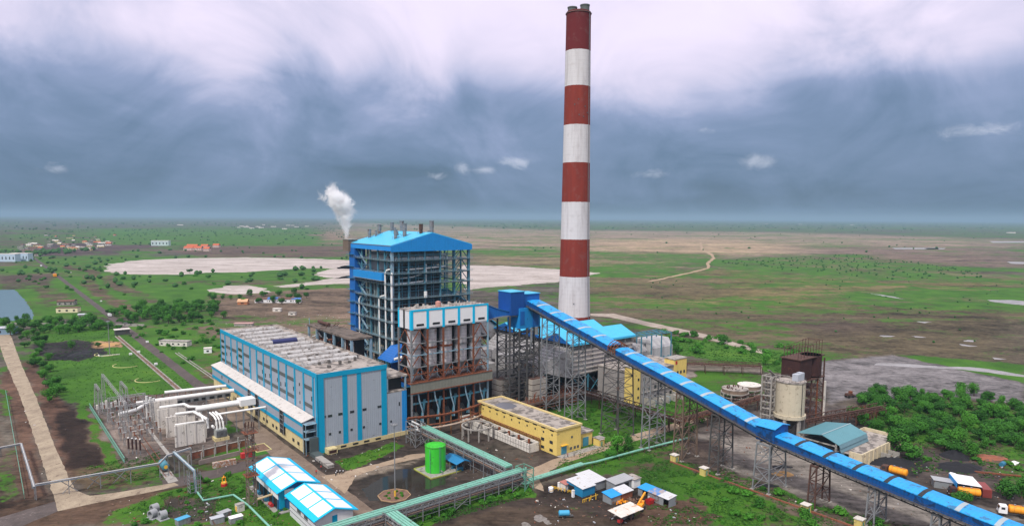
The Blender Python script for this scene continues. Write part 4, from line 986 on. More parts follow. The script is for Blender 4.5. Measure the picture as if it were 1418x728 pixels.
    b = B(); b.box(.4, 36.6, 8.2, 8.4, 20.5, 41); b.build('back_sheet', M('dark_back', (0, 0, 0)), t)
bunker()

# deep blue duct boxes in the gap between bunker bay and boiler house
t = thing('forced_draught_duct', 'deep blue stepped air duct between turbine hall, bunkers and boiler house', 'air duct', 136, 243)
b = B()
for z0, z1, o in ((0, 8, 0), (8.4, 14, .3), (14.4, 19.5, 0), (19.9, 25, .3)): b.box(o, 12, -o, 12 , z0, z1)
b.build('duct_body', m_deepx, t)
b = B()
for z in (8.2, 14.2, 19.7, 25.2): b.box(-.7, 12.3, -.9, 12.3, z - .2, z + .2)
b.build('duct_flange', m_bluep, t)
b = B(); b.add([(-6, 0, 25.4), (12, 0, 25.4), (12, 12, 25.4), (-6, 12, 25.4), (0, 3, 30.5), (11, 3, 30.5), (11, 11, 30.5), (0, 11, 30.5)], [(0, 3, 2, 1), (4, 5, 6, 7), (0, 1, 5, 4), (1, 2, 6, 5), (2, 3, 7, 6), (3, 0, 4, 7)]); b.build('duct_hood', m_deepx, t)
b = B(); b.tube([(-5, -1, 27), (1, -1.3, 27.5)], [.5, .9], 10); b.build('silencer_hood', m_wpipe, t)

# ------------------------------------------------------------ turbine hall
def turbine():
    t = thing('turbine_hall', 'long grey and cyan clad turbine hall with flat roof of pale barrel vents', 'turbine hall', 92, 227)
    Wd, Ln, Hh = 27.4, 121, 28.4
    b = B(); b.box(0, Wd, 0, Ln, 1.6, Hh); b.build('wall', m_greyy, t)
    b = B(); b.box(.02, Wd - .02, -.12, -.004, 1.6, Hh); b.build('end_wall', m_grey, t)
    b = B(); b.box(-.15, Wd + 9, -.3, Ln, 0, 1.58); b.build('plinth', m_cream, t)
    for x in (8.2, 13, 17.5, 22.3): B().box(x, x + 2.2, -.36, -.304, .5, 1.15).build('plinth_window', m_dark, t)
    # parapet trim
    b = B(); b.box(-.3, -.004, -.4, Ln, Hh - .9, Hh + .75); b.box(-.3, Wd + .1, -.4, -.13, Hh - .95, Hh + .75); b.build('roof_trim', m_trim, t)
    b = B(); b.box(0, Wd + .1, -.12, Ln, Hh + .001, Hh + .2); b.box(Wd - .2, Wd + .15, 0, Ln, Hh + .2, Hh + .7); b.box(0, Wd, Ln - .3, Ln, Hh + .2, Hh + .7); rf = b.build('roof', m_roofc, t)
    pods = [108.4, 98.4, 88.6, 79.2, 70.3, 60.5, 52.1, 42.7, 35.2, 26.6, 19.1]
    for i, y in enumerate(pods):
        b = B(); x0, x1 = (2, 22.5) if i < 6 else (2, 24); y1 = y; 
        pr = [(y1 - 1.5, Hh + .2), (y1 - 1.4, Hh + 1.0), (y1 - .8, Hh + 1.5), (y1, Hh + 1.7), (y1 + .8, Hh + 1.5), (y1 + 1.4, Hh + 1.0), (y1 + 1.5, Hh + .2)]
        b.extr(pr, 'x', x0, x1)
        b.build('barrel_vent', M('vent_sheet', (.42, .41, .40), .6, var=.3, corr=('X', 1.3), dirt=(.2, .17, .15), dirt_amt=.3), rf)
    b = B(); b.extr([(68.6, Hh + .3), (68.7, Hh + 1.3), (69.6, Hh + 1.85), (70.4, Hh + 1.9), (71.2, Hh + 1.85), (72, Hh + 1.3), (72.1, Hh + .3)], 'x', 8, 19); b.build('tarpaulin', M('dark_tarp', (.03, .035, .12), .6, var=.3), rf)
    rng = random.Random(8); 
    for k in range(26):
        x, y = rng.uniform(3, 24), rng.uniform(8, 60)
        B().box(x, x + .9, y, y + .9, Hh + .2, Hh + rng.uniform(.8, 1.9)).build('roof_ventilator', M('small_vents', (.12, .11, .1), .7), rf)
    # left long face
    pil = [348.9, 340.7, 330.9, 321.2, 312.6, 302.4, 293.5, 284.7, 275.4, 266.3, 257.7, 248.8, 239.9, 230.8]
    ys = [p - 227 for p in pil]
    for y in ys: B().box(-.28, -.003, max(y - .55, .2), min(y + .55, Ln), 12.2, Hh - .92).build('pilaster', m_trim, t)
    b = B(); b.box(-.3, -.004, -.4, 1.6, 0, Hh - .96); b.box(-.3, 2.2, -.4, -.13, 0, Hh - .96); b.build('corner_trim', m_trim, t)
    for i in range(13):
        y0, y1 = ys[i + 1] + .7, ys[i] - .7
        if i == 5 or i == 11: 
            if i == 11:
                for z in (14.6, 18.2, 21.5): B().box(-.12, -.005, y0 + 3.2, y0 + 3.9, z, z + 1.1).build('window', m_glass, t)
            continue
        if i in (0, 3):
            for z in (13.6, 16.8, 20.1, 23.): B().box(-.14, -.005, y0 + 1.2, y1 - 1.0, z, z + 1.3).build('window', m_glass, t)
            continue
        for z in ((15.2, 21.9) if i > 3 else (13.6, 21.2)): B().box(-.14, -.005, y0, y1, z, z + 1.35).build('louvre_band', m_louvre, t)
        B().box(-.14, -.005, y0 + .5, y0 + 1.3, 18.2, 19.9).build('window', m_glass, t)
        if i % 2: B().box(-.14, -.005, y1 - 1.6, y1 - .8, 17.3, 19).build('window', m_glass, t)
        if i in (4, 6): B().box(-.14, -.005, y1 - 2.6, y1 - 1.9, 13.0, 14.2).build('window', m_glass, t)
    # end face
    for x0, x1 in ((9.4, 11.3), (15.1, 16.9), (25.1, 27.4)): B().box(x0, x1, -.2, -.124, 1.62, Hh - .97).build('pilaster', m_trim, t)
    for x, z in ((1.3, 12.7), (3.6, 12.7), (7.6, 12.7), (12.2, 12.7), (17.2, 12.7), (23.4, 12.7)): B().box(x, x + 1.6, -.2, -.125, z, z + .9).build('window', m_glass if x > 2 else m_louvre, t)
    for x in (.9, 3.8, 7.6, 12.2, 17.2, 24.): B().box(x, x + .85, -.22, -.126, 6., 6.85).build('window', m_glass, t)
    # low annex along the left side
    A = -4.6
    b = B(); b.box(A, -.02, 3.2, Ln + .4, 6.6, 11.4); an = b.build('annex', m_greyy, t)
    b = B(); b.box(A + .5, -.02, 3.2, Ln + .4, 0, 6.59); b.build('annex_base', m_cream, an)
    b = B(); b.add([(A - .5, 3., 11.42), (-.32, 3., 12.7), (-.32, Ln + .8, 12.7), (A - .5, Ln + .8, 11.42), (A - .5, 3., 11.62), (-.32, 3., 12.9), (-.32, Ln + .8, 12.9), (A - .5, Ln + .8, 11.62)], [(0, 3, 2, 1), (4, 5, 6, 7), (0, 1, 5, 4), (1, 2, 6, 5), (2, 3, 7, 6), (3, 0, 4, 7)])
    b.build('annex_roof', M('annex_roof_sheet', (.62, .58, .54), .6, var=.12, dirt=(.35, .3, .26), dirt_amt=.15, corr=('Y', 1.)), an)
    b = B(); b.box(A - .12, A - .003, 3.2, Ln + .4, 9.9, 11.35); b.box(A - .12, A - .003, 3.2, Ln + .4, 5.6, 7.0); b.build('annex_trim', m_trim, an)
    for y0, y1 in ((22, 26), (51.5, 55), (61.5, 64.6)):
        b = B(); b.box(A - .2, A + .2, y0, y1, 2.2, 11.3); d_ = b.build('equipment_bay', m_dark, an)
        b = B()
        for z in (4, 5.8, 7.6, 9.4): b.box(A - .32, A - .21, y0, y1, z, z + .25)
        b.bar((A - .3, y0 + .1, 2), (A - .3, y0 + .1, 11.2), .2); b.bar((A - .3, y1 - .1, 2), (A - .3, y1 - .1, 11.2), .2)
        b.build('bay_rail', m_gsteel, an)
    for y in (8, 13, 31, 35, 42, 46, 75, 84, 100, 108): B().box(A + .38, A + .495, y, y + 1.8, 1.6, 2.8).build('window', m_dark, an)
    for y in (93, 104): B().box(A - .14, A - .004, y, y + .7, 8.2, 9.6).build('window', m_dark, an)
    # open stair at the annex end
    b = B(); b.box(A, -.4, .3, 3.1, 5.5, 5.65); b.box(A, -.4, .3, 3.1, 8.3, 8.45); b.box(A, -.4, .3, 3.1, 11, 11.15)
    for x in (A, -.5):
        for y in (.4, 3): b.bar((x, y, 0), (x, y, 11.2), .18)
    for z in (6.5, 9.3): b.bar((A, .4, z), (-.4, .4, z), .08)
    b.build('stair_frame', m_steell, an)
    b = B(); b.box(A + .3, -.5, 3.1, 3.18, .2, 11); b.build('dark_recess', m_dark, an)
    b = B(); b.box(-3.4, -.35, -.6, .25, 0, 6.2); b.box(-3.4, -.35, -5.4, -.6, 0, 1.2); b.build('ramp_duct', M('dark_green_duct', (.07, .09, .09), .7, var=.3), an)
    b = B(); b.box(-3.6, -1.2, -16, -5.4, .6, 1.1); b.box(-3.6, -1.2, -16, -5.4, 0.02, .4); b.build('loading_ramp', m_conc, an)
    b = B(); b.box(2, 5.6, -3.4, -.4, 0, 1.9); b.build('plant_room', m_cream, t); b = B(); b.box(2.4, 5.2, -3.46, -3.41, .3, 1.4); b.build('plant_room_door', m_brown, t)
    # lower block at the right of the end wall
    b = B(); b.box(Wd + .01, Wd + 8.6, .05, 34, 1.6, 17.6); lo = b.build('low_block', m_grey, t)
    b = B(); b.box(Wd + 6.6, Wd + 8.7, -.04, .045, 1.6, 17.7); b.box(Wd + 8.61, Wd + 8.72, -.04, 34, 1.6, 17.7); b.build('blue_corner', m_blue, lo)
    b = B(); b.box(Wd + .01, Wd + 8.8, 0, 34, 17.61, 18.1); b.box(Wd + .01, Wd + 9, -.1, 34, 23.3, 24.0); b.build('open_floor_slab', m_roofc, lo)
    for x in (Wd + .4, Wd + 8.3):
        for y in (.3, 11, 22, 33): B().box(x - .3, x + .3, y - .3, y + .3, 18.1, 23.3).build('post', m_steell, lo)
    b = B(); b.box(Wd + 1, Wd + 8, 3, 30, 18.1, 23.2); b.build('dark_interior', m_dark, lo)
    b = B(); b.box(Wd + 5.2, Wd + 5.7, -.05, .04, 12, 13.5); b.box(Wd + 1.4, Wd + 2.1, -.05, .04, 6, 6.8); b.build('window', m_glass, lo)
turbine()

def deck():
    t = thing('deaerator_deck', 'dark open concrete deck on columns behind the turbine hall roof', 'equipment deck', 121, 260)
    b = B(); b.box(-.6, 9.5, 0, 48, 33.2, 34); b.build('deck_slab', M('dark_stained_deck', (.15, .12, .10), .85, var=.35, sc_=.2, dirt=(.07, .06, .05), dirt_amt=.4), t)
    for i, y in enumerate((.6, 9.5, 18.5, 28, 37.5, 47)):
        for x in (0, 8.8): B().box(x - .45, x + .45, y - .4, y + .4, 24 if i else 22, 33.2).build('column', m_steell, t)
    B().box(-.4, 9.2, .2, 48, 23.4, 24).build('lower_slab', m_conc, t)
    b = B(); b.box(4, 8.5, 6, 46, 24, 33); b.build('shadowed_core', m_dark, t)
    rng = random.Random(4); b = B(); b2 = B()
    for k in range(34):
        y = rng.uniform(2, 46); x = rng.uniform(.8, 3.6); bb = b if k % 2 else b2
        if rng.random() < .6: bb.tube([(x, y, 24), (x, y, rng.uniform(27, 32.5))], rng.uniform(.15, .5), 7)
        else: bb.tube([(x, y, rng.uniform(25, 31)), (x, y + rng.uniform(2, 5), rng.uniform(25, 31))], rng.uniform(.15, .4), 7)
    b.build('process_pipe', m_rust, t); b2.build('lagged_pipe', m_pipe, t)
    b = B(); b.tube([(4.5, 34, 35.2), (4.5, 46, 35.2)], .8, 12); 
    for k in range(16): 
        x, y = rng.uniform(0, 9), rng.uniform(28, 47); b.bar((x, y, 34.2), (x + rng.uniform(-3, 3), y + rng.uniform(-3, 3), 34 + rng.uniform(.2, 2.2)), .2)
    b.build('deck_clutter', m_rustd, t)
    b = B(); b.bar((.5, 47.6, 34), (.5, 47.6, 37.2), .25); b.build('vent_post', m_steell, t)
deck()

# ------------------------------------------------------------ precipitator with blue roofs
def esp():
    t = thing('electrostatic_precipitator', 'grey ribbed precipitator casing on teal legs under bright blue gabled roofs', 'precipitator', 215, 225)
    for i in range(3):
        y = i * 20
        b = B(); b.extr([(y, 26.0), (y + 10, 30.1), (y + 20, 26.0), (y + 20, 26.25), (y + 10, 30.4), (y, 26.25)], 'x', -1, 44.5); b.build('roof', m_roofcyan2, t)
        b = B(); b.extr([(y + .3, 26.0), (y + 10, 29.95), (y + 19.7, 26.0)], 'x', -.9, -.6); b.build('gable_sheet', m_deep, t)
        b = B(); b.extr([(y + .3, 26.0), (y + 10, 29.95), (y + 19.7, 26.0)], 'x', 44.0, 44.3); b.build('gable_sheet', m_deep, t)
    b = B(); b.box(-1, 44.5, -.25, -.02, 25.2, 26.1); b.build('eave_fascia', m_roofcyan2, t)
    b = B(); b.box(1, 43, 1, 59, 10.5, 22.8); b.build('casing', m_esp, t)
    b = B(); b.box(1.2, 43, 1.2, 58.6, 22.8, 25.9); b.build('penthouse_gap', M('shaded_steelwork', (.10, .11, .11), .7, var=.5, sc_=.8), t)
    b = B()
    for x in np.arange(1, 44, 6): b.bar((x, .2, 22.8), (x, .2, 26), .3)
    for y in np.arange(.5, 60, 5): b.bar((0, y, 22.8), (0, y, 26.), .3)
    for x in np.arange(1, 44, 7): b.box(x - .2, x + .2, .75, 1., 10.5, 22.8)
    b.build('casing_post', m_gsteel, t)
    for k in range(4):
        for j in range(4):
            x, y = 3 + k * 10, 3 + j * 14.2; cx, cy = x + 4.8, y + 6.5
            b = B(); b.add([(x, y, 10.48), (x + 9.6, y, 10.48), (x + 9.6, y + 13, 10.48), (x, y + 13, 10.48), (cx - .5, cy - .5, 3.5), (cx + .5, cy - .5, 3.5), (cx + .5, cy + .5, 3.5), (cx - .5, cy + .5, 3.5)], [(0, 1, 2, 3), (7, 6, 5, 4), (0, 4, 5, 1), (1, 5, 6, 2), (2, 6, 7, 3), (3, 7, 4, 0)])
            b.build('ash_hopper', M('hopper_steel', (.09, .09, .095), .7, var=.3), t)
    for x in (1.5, 12, 22, 32, 42.5):
        for y in (1, 20, 40, 58.5): B().box(x - .3, x + .3, y - .3, y + .3, 0, 10.5).build('leg', m_steel, t)
    b = B()
    for x0, x1 in ((1.5, 12), (12, 22), (22, 32), (32, 42.5)): b.bar((x0, 1, 0), (x1, 1, 10), .3); b.bar((x1, 1, 0), (x0, 1, 10), .3)
    b.build('leg_bracing', m_steel, t)
    for k in range(6): B().box(1.02, 43, .45, .98, 11.2 + k * 2.1, 11.75 + k * 2.1).build('casing_rib', M('rib_steel', (.46, .42, .38), .6, var=.15, dirt=(.25, .2, .16), dirt_amt=.2), t)
    for k in range(6): B().box(.5, .98, 1, 59, 11.2 + k * 2.1, 11.6 + k * 2.1).build('casing_rib', M('rib_steel', (0, 0, 0)), t)
    # inlet funnels towards the boiler
    for j in range(3):
        y = j * 20
        b = B(); b.add([(1, y + 1.5, 9.5), (1, y + 18.5, 9.5), (1, y + 18.5, 24), (1, y + 1.5, 24), (-13, y + 6, 13.5), (-13, y + 14, 13.5), (-13, y + 14, 17.5), (-13, y + 6, 17.5)],
                       [(0, 1, 2, 3), (7, 6, 5, 4), (3, 2, 6, 7), (0, 4, 5, 1), (0, 3, 7, 4), (1, 5, 6, 2)])
        f_ = b.build('inlet_funnel', m_esp2, t)
        b = B()
        for k in range(1, 7):
            s_ = k / 7; x = lerp(1, -13, s_); b.box(x - .12, x + .12, y + lerp(1.4, 5.9, s_), y + lerp(18.6, 14.1, s_), lerp(24, 17.5, s_) - .1, lerp(24, 17.5, s_) + .25)
        b.build('stiffener', m_esp2, f_)
        b = B(); b.box(-19, -13, y + 5.5, y + 14.5, 12.5, 18.5); b.build('inlet_duct', m_esp2, t)
    b = B(); b.box(-19.5, -14, 2, 55, 8, 12.4); b.build('cross_duct', m_esp2, t)
esp()
# covered duct between boiler house and precipitator
t = thing('flue_duct', 'sloping duct with cyan sheet cover leaving the boiler house toward the precipitator', 'flue duct', 193, 285)
b = B(); b.add([(0, 0, 33), (0, 24, 33), (0, 24, 44), (0, 0, 44), (24, 0, 18), (24, 24, 18), (24, 24, 26), (24, 0, 26)], [(0, 1, 2, 3), (7, 6, 5, 4), (3, 2, 6, 7), (0, 4, 5, 1), (0, 3, 7, 4), (1, 5, 6, 2)]); b.build('duct_casing', m_esp2, t)
b = B(); b.add([(-1, -1.5, 44.6), (-1, 12, 48.2), (-1, 25.5, 44.6), (25, -1.5, 27), (25, 12, 30.6), (25, 25.5, 27), (-1, -1.5, 44.3), (-1, 25.5, 44.3), (25, -1.5, 26.7), (25, 25.5, 26.7)], [(0, 3, 4, 1), (1, 4, 5, 2), (0, 1, 2, 7, 6), (3, 8, 9, 5, 4), (0, 6, 8, 3), (2, 5, 9, 7)]); b.build('roof', m_roofcyan, t)

def fanhouse():
    t = thing('draught_fan_house', 'pale grey chamfered fan housing in an open teal frame right of the blue roofs', 'fan house', 263, 226)
    b = B(); b.extr([(0, 6), (0, 17), (3, 21), (12, 21), (12, 6)], 'x', 12, 28); b.build('fan_casing', M('pale_duct', (.50, .49, .49), .5, var=.12, corr=('X', 2.), streak=.25), t)
    b = B(); b.extr([(1, 8), (1, 16), (4, 19), (11, 19), (11, 8)], 'x', 0, 9); b.build('outlet_casing', m_esp2, t)
    b = B(); b.tube([(10.5, 6, 5), (10.5, 6, 19)], 1.6, 16); b.build('fan_shaft_tube', M('dark_duct', (.10, .12, .13), .5), t)
    for x in (0, 8, 16, 24):
        for y in (-2, 8): B().box(x - .25, x + .25, y - .25, y + .25, 0, 24.8).build('column', m_steel, t)
    b = B()
    for z in (12, 24.8, 8.5):
        for y in (-2, 3, 8): b.bar((0, y, z), (24, y, z), .35)
        for x in (0, 4, 8, 12, 16, 20, 24): b.bar((x, -2, z), (x, 8, z), .3)
    for k in range(6): b.bar((k * 4, -2, 24.8), (k * 4 + 4, 8, 24.8), .2)
    b.build('frame_beam', m_steel, t)
    b = B(); b.box(-1, 26, -3, 9, 0, .3); b.build('slab', m_conc, t)
    b = B(); b.box(2, 26, 9, 16, 0, 4); b.build('low_room', m_conc, t)
fanhouse()
# small air heater stacks between conveyor tower and precipitator
for k, (u, v, lab) in enumerate([(178, 232, 'pale ribbed cooler block at the foot of the blue junction tower, left one'), (190, 224, 'pale ribbed cooler block behind the conveyor trestle, right one')]):
    t = thing('cooler_block', lab, 'cooler', u, v)
    for j in range(4): b = B(); b.box(0, 9, 0, 6, 3 + j * 2.6, 5.2 + j * 2.6); b.build('louvre_tier', M('cooler_casing', (.40, .36, .31), .7, var=.2, streak=.3), t)
    b = B(); b.box(.3, 8.7, .3, 5.7, 0, 13.2); b.build('frame', m_rustd, t)
t = thing('plant_platform', 'low dark rusty deck of pipes and machinery at the foot of the junction tower', 'platform', 170, 216)
b = B(); b.box(0, 40, 0, 7, 4.2, 4.8); b.build('deck', M('rusty_deck', (.10, .065, .05), .85, var=.4), t)
for k in range(10):
    for y in (.3, 6.7): B().box(k * 4.4 - .2, k * 4.4 + .2, y - .2, y + .2, 0, 4.2).build('post', m_rustd, t)
b = B(); rng = random.Random(2)
for k in range(60):
    x, y = rng.uniform(0, 38), rng.uniform(.5, 6.5); b.bar((x, y, 4.8), (x + rng.uniform(-1, 2), y, 4.8 + rng.uniform(.5, 3.)), .2)
for z in (5.8, 3.2, 2.): b.bar((0, 0, z), (40, 0, z), .25)
b.build('machinery', m_rust, t)
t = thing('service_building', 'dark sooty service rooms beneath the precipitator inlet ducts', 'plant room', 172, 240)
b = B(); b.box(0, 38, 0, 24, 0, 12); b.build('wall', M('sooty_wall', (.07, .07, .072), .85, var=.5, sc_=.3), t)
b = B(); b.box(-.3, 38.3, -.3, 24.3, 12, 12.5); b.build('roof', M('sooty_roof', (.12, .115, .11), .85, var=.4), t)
b = B()
for x in range(0, 38, 4): b.bar((x, -.4, 0), (x, -.4, 12), .25)
for z in (4, 8): b.bar((0, -.4, z), (38, -.4, z), .25)
b.build('outer_frame', m_dsteel, t)

# ------------------------------------------------------------ conveyor
CV = [(234, 46.6), (228, 46.0), (222, 44.7), (212, 42), (197, 38.3), (183, 34.7), (178.2, 33.4)]
CV2 = [(174.6, 32.5), (156, 28.0), (138, 23.6), (113, 16.9), (108, 15.9), (88, 13.2), (66, 10.7), (47, 8.7), (30, 7.2), (14, 6.4)]
def ztr(v):
    P = sorted(CV + CV2); return float(np.interp(v, [p[0] for p in P], [p[1] for p in P]))
def conveyor():
    t = thing('conveyor_gallery', 'long bright blue enclosed coal conveyor sloping down on lattice trestles', 'conveyor', 190, 0)
    prof = [(0, 0), (0, 2.05), (.25, 2.35), (1.6, 2.75), (3.5, 2.95), (5.4, 2.75), (6.75, 2.35), (7, 2.05), (7, 0)]
    def sweep(name, path, pr, mat, closed=True):
        b = B(); n = len(pr); vs = []
        for v, z in path: vs += [(x, v, z + h) for x, h in pr]
        fs = []
        for i in range(len(path) - 1):
            for k in range(n if closed else n - 1): fs.append((i * n + k, (i + 1) * n + k, (i + 1) * n + (k + 1) % n, i * n + (k + 1) % n))
        if closed: fs += [tuple(range(n)), tuple((len(path) - 1) * n + k for k in range(n))[::-1]]
        b.add(vs, fs); return b.build(name, mat, t)
    def dense(path, step=2.):
        out = []
        for (a, za), (c, zc) in zip(path[:-1], path[1:]):
            n = max(1, int(abs(c - a) / step))
            out += [(lerp(a, c, k / n), lerp(za, zc, k / n)) for k in range(n)]
        return out + [path[-1]]
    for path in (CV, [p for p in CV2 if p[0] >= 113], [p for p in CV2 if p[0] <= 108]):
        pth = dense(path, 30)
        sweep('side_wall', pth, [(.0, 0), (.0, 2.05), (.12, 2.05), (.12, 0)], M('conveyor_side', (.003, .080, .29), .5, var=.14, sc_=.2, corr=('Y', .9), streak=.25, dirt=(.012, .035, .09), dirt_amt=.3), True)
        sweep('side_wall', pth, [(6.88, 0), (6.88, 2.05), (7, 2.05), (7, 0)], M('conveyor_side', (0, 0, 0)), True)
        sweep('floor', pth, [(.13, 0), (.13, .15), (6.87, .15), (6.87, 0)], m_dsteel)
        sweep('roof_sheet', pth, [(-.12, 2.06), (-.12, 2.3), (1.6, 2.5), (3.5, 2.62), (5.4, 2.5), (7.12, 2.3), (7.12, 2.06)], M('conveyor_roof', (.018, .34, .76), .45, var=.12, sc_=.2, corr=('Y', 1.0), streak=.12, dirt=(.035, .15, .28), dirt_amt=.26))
    # translucent strips across the roof
    v = 230
    while v > 20:
        if not (106 < v < 116) and not (172 < v < 181):
            dark = 62 < v < 108
            z = ztr(v); z2 = ztr(v - 1.1); b = B(); pr = [(-.15, 2.2), (-.13, 2.34), (1.6, 2.55), (3.5, 2.67), (5.4, 2.55), (7.13, 2.34), (7.15, 2.2)]
            vs = [(x, v, z + h) for x, h in pr] + [(x, v - 1.1, z2 + h) for x, h in pr]
            b.add(vs, [(k, k + 1, k + 8, k + 7) for k in range(6)])
            b.build('roof_gap' if dark else 'skylight_strip', m_dark if dark else M('fibreglass_strip', (.36, .42, .44), .5, var=.15), t)
        v -= 8.6
    # truss and walkway beneath
    for side in (0.1, 6.9):
        b = B(); v = 232; 
        while v > 16:
            z, z2 = ztr(v), ztr(v - 3); b.bar((side, v, z - 1.05), (side, v - 3, z2 - 1.05), .28); b.bar((side, v, z - 1.05), (side, v - 1.5, (z + z2) / 2), .16); b.bar((side, v - 3, z2 - 1.05), (side, v - 1.5, (z + z2) / 2), .16)
            if side < 1: b.bar((-1.1, v, z + .9), (-1.1, v - 3, z2 + .9), .07); b.bar((-1.1, v, z), (-1.1, v, z + .9), .07)
            v -= 3
        b.build('under_truss', m_dsteel, t)
    sweep('walkway', dense([p for p in CV + CV2], 30), [(-1.2, -.1), (-1.2, .0), (-.05, .0), (-.05, -.1)], m_dsteel)
    # open take-up frame and its rusty hoops
    b = B()
    for v in (178.2, 176.9, 175.7, 174.6):
        z = ztr(v); pts = [(-.4, 0), (-.4, 2.3), (1.2, 3.5), (3.5, 4.2), (5.8, 3.5), (7.4, 2.3), (7.4, 0)]
        for (x0, h0), (x1, h1) in zip(pts[:-1], pts[1:]): b.bar((x0, v, z + h0), (x1, v, z + h1), .22)
    for x, h in ((-.4, 2.3), (3.5, 4.2), (7.4, 2.3), (-.4, 1), (1.2, 3.5), (5.8, 3.5)): b.bar((x, 178.2, ztr(178.2) + h), (x, 174.6, ztr(174.6) + h), .18)
    b.build('open_frame', m_rust, t)
    b = B(); b.box(1.5, 5.5, 175, 178, ztr(176) + .2, ztr(176) + 1.8); b.build('belt_machinery', m_dsteel, t)
    # hump house
    z = ztr(110)
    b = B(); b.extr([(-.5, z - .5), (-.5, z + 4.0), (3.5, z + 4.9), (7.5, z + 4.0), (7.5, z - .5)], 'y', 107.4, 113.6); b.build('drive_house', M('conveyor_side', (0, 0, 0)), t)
    b = B(); b.extr([(-.9, z + 3.95), (3.5, z + 4.95), (7.9, z + 3.95), (7.9, z + 4.15), (3.5, z + 5.15), (-.9, z + 4.15)], 'y', 107.0, 114.0); b.build('drive_house_roof', M('conveyor_roof', (0, 0, 0)), t)
conveyor()

def trestle(v, u0, u1, hv, label, mt, n=None, k3=False, zb=0.):
    zt = ztr(v) - 1.1; t = thing('conveyor_trestle', label, 'trestle', (u0 + u1) / 2, v, 0, 0, 'lattice trestles under the blue conveyor')
    hu = (u1 - u0) / 2
    def P(z):
        s_ = 1 + .28 * (1 - z / zt); su = 1 + .12 * (1 - z / zt)
        q = [(-hu * su, -hv * s_, z), (hu * su, -hv * s_, z), (hu * su, hv * s_, z), (-hu * su, hv * s_, z)]
        if k3: q = q[:1] + [(hu * .1, -hv * s_ * 1.1, z)] + q[1:]
        return q
    a, c = P(0), P(zt)
    for p, q in zip(a, c): B().bar(p, q, .38).build('leg', mt, t)
    b = B(); n = n or max(3, int(zt / 3.6)); lattice(b, P, .3, zt, n, .17, True, kbr=(v % 2 > .9)); b.build('bracing', mt, t)
    b = B(); q = P(zt)
    for i in range(4): b.bar(q[i], q[(i + 1) % 4], .5)
    b.build('head_beam', mt, t)
    for p in a[:1] + a[1:2]: pass
    b = B()
    for p in a: b.box(p[0] - .6, p[0] + .6, p[1] - .6, p[1] + .6, 0, .35)
    b.build('footing', m_conc, t)
LT = [(216, 190, 197, 1.6, 'tall grey lattice trestle just right of the blue junction tower, in front of the precipitator', m_gsteel), (200, 190, 197, 1.8, 'tall grey lattice trestle standing right of the long yellow building roof', m_gsteel),
      (176, 189.5, 197.5, 3.6, 'wide dark lattice trestle below the open rusty frame of the conveyor', m_dsteel), (158, 189.5, 197.6, 1.5, 'grey lattice trestle standing between dirt road and mint pipe', m_gsteel),
      (143.5, 189.8, 197.6, 1.5, 'brown lattice trestle with a yellow hut at its foot where the mint pipe ends', M('brown_steel', (.16, .11, .08), .7, var=.3)), (128.5, 189.5, 197, 1.5, 'grey lattice trestle with a yellow hut at the left edge of the grey yard', m_dsteel),
      (110, 188, 197, 2.2, 'grey lattice trestle below the raised blue drive house', m_gsteel), (94, 188.5, 196.5, .9, 'two-post trestle with one rusty and one blue grey post in the grey yard', m_rustd),
      (78, 190, 197, .9, 'grey trestle at the bottom edge of the grey yard', m_gsteel), (62, 190, 197, .9, 'short trestle under the low end of the conveyor', m_gsteel), (46, 190, 197, .9, 'last short trestle at the right edge of the view', m_gsteel), (30, 190, 197, .9, 'lowest conveyor trestle beyond the right border', m_gsteel)]
for v, a, c, hv, lab, mt in LT: trestle(v, a, c, hv, lab, mt)

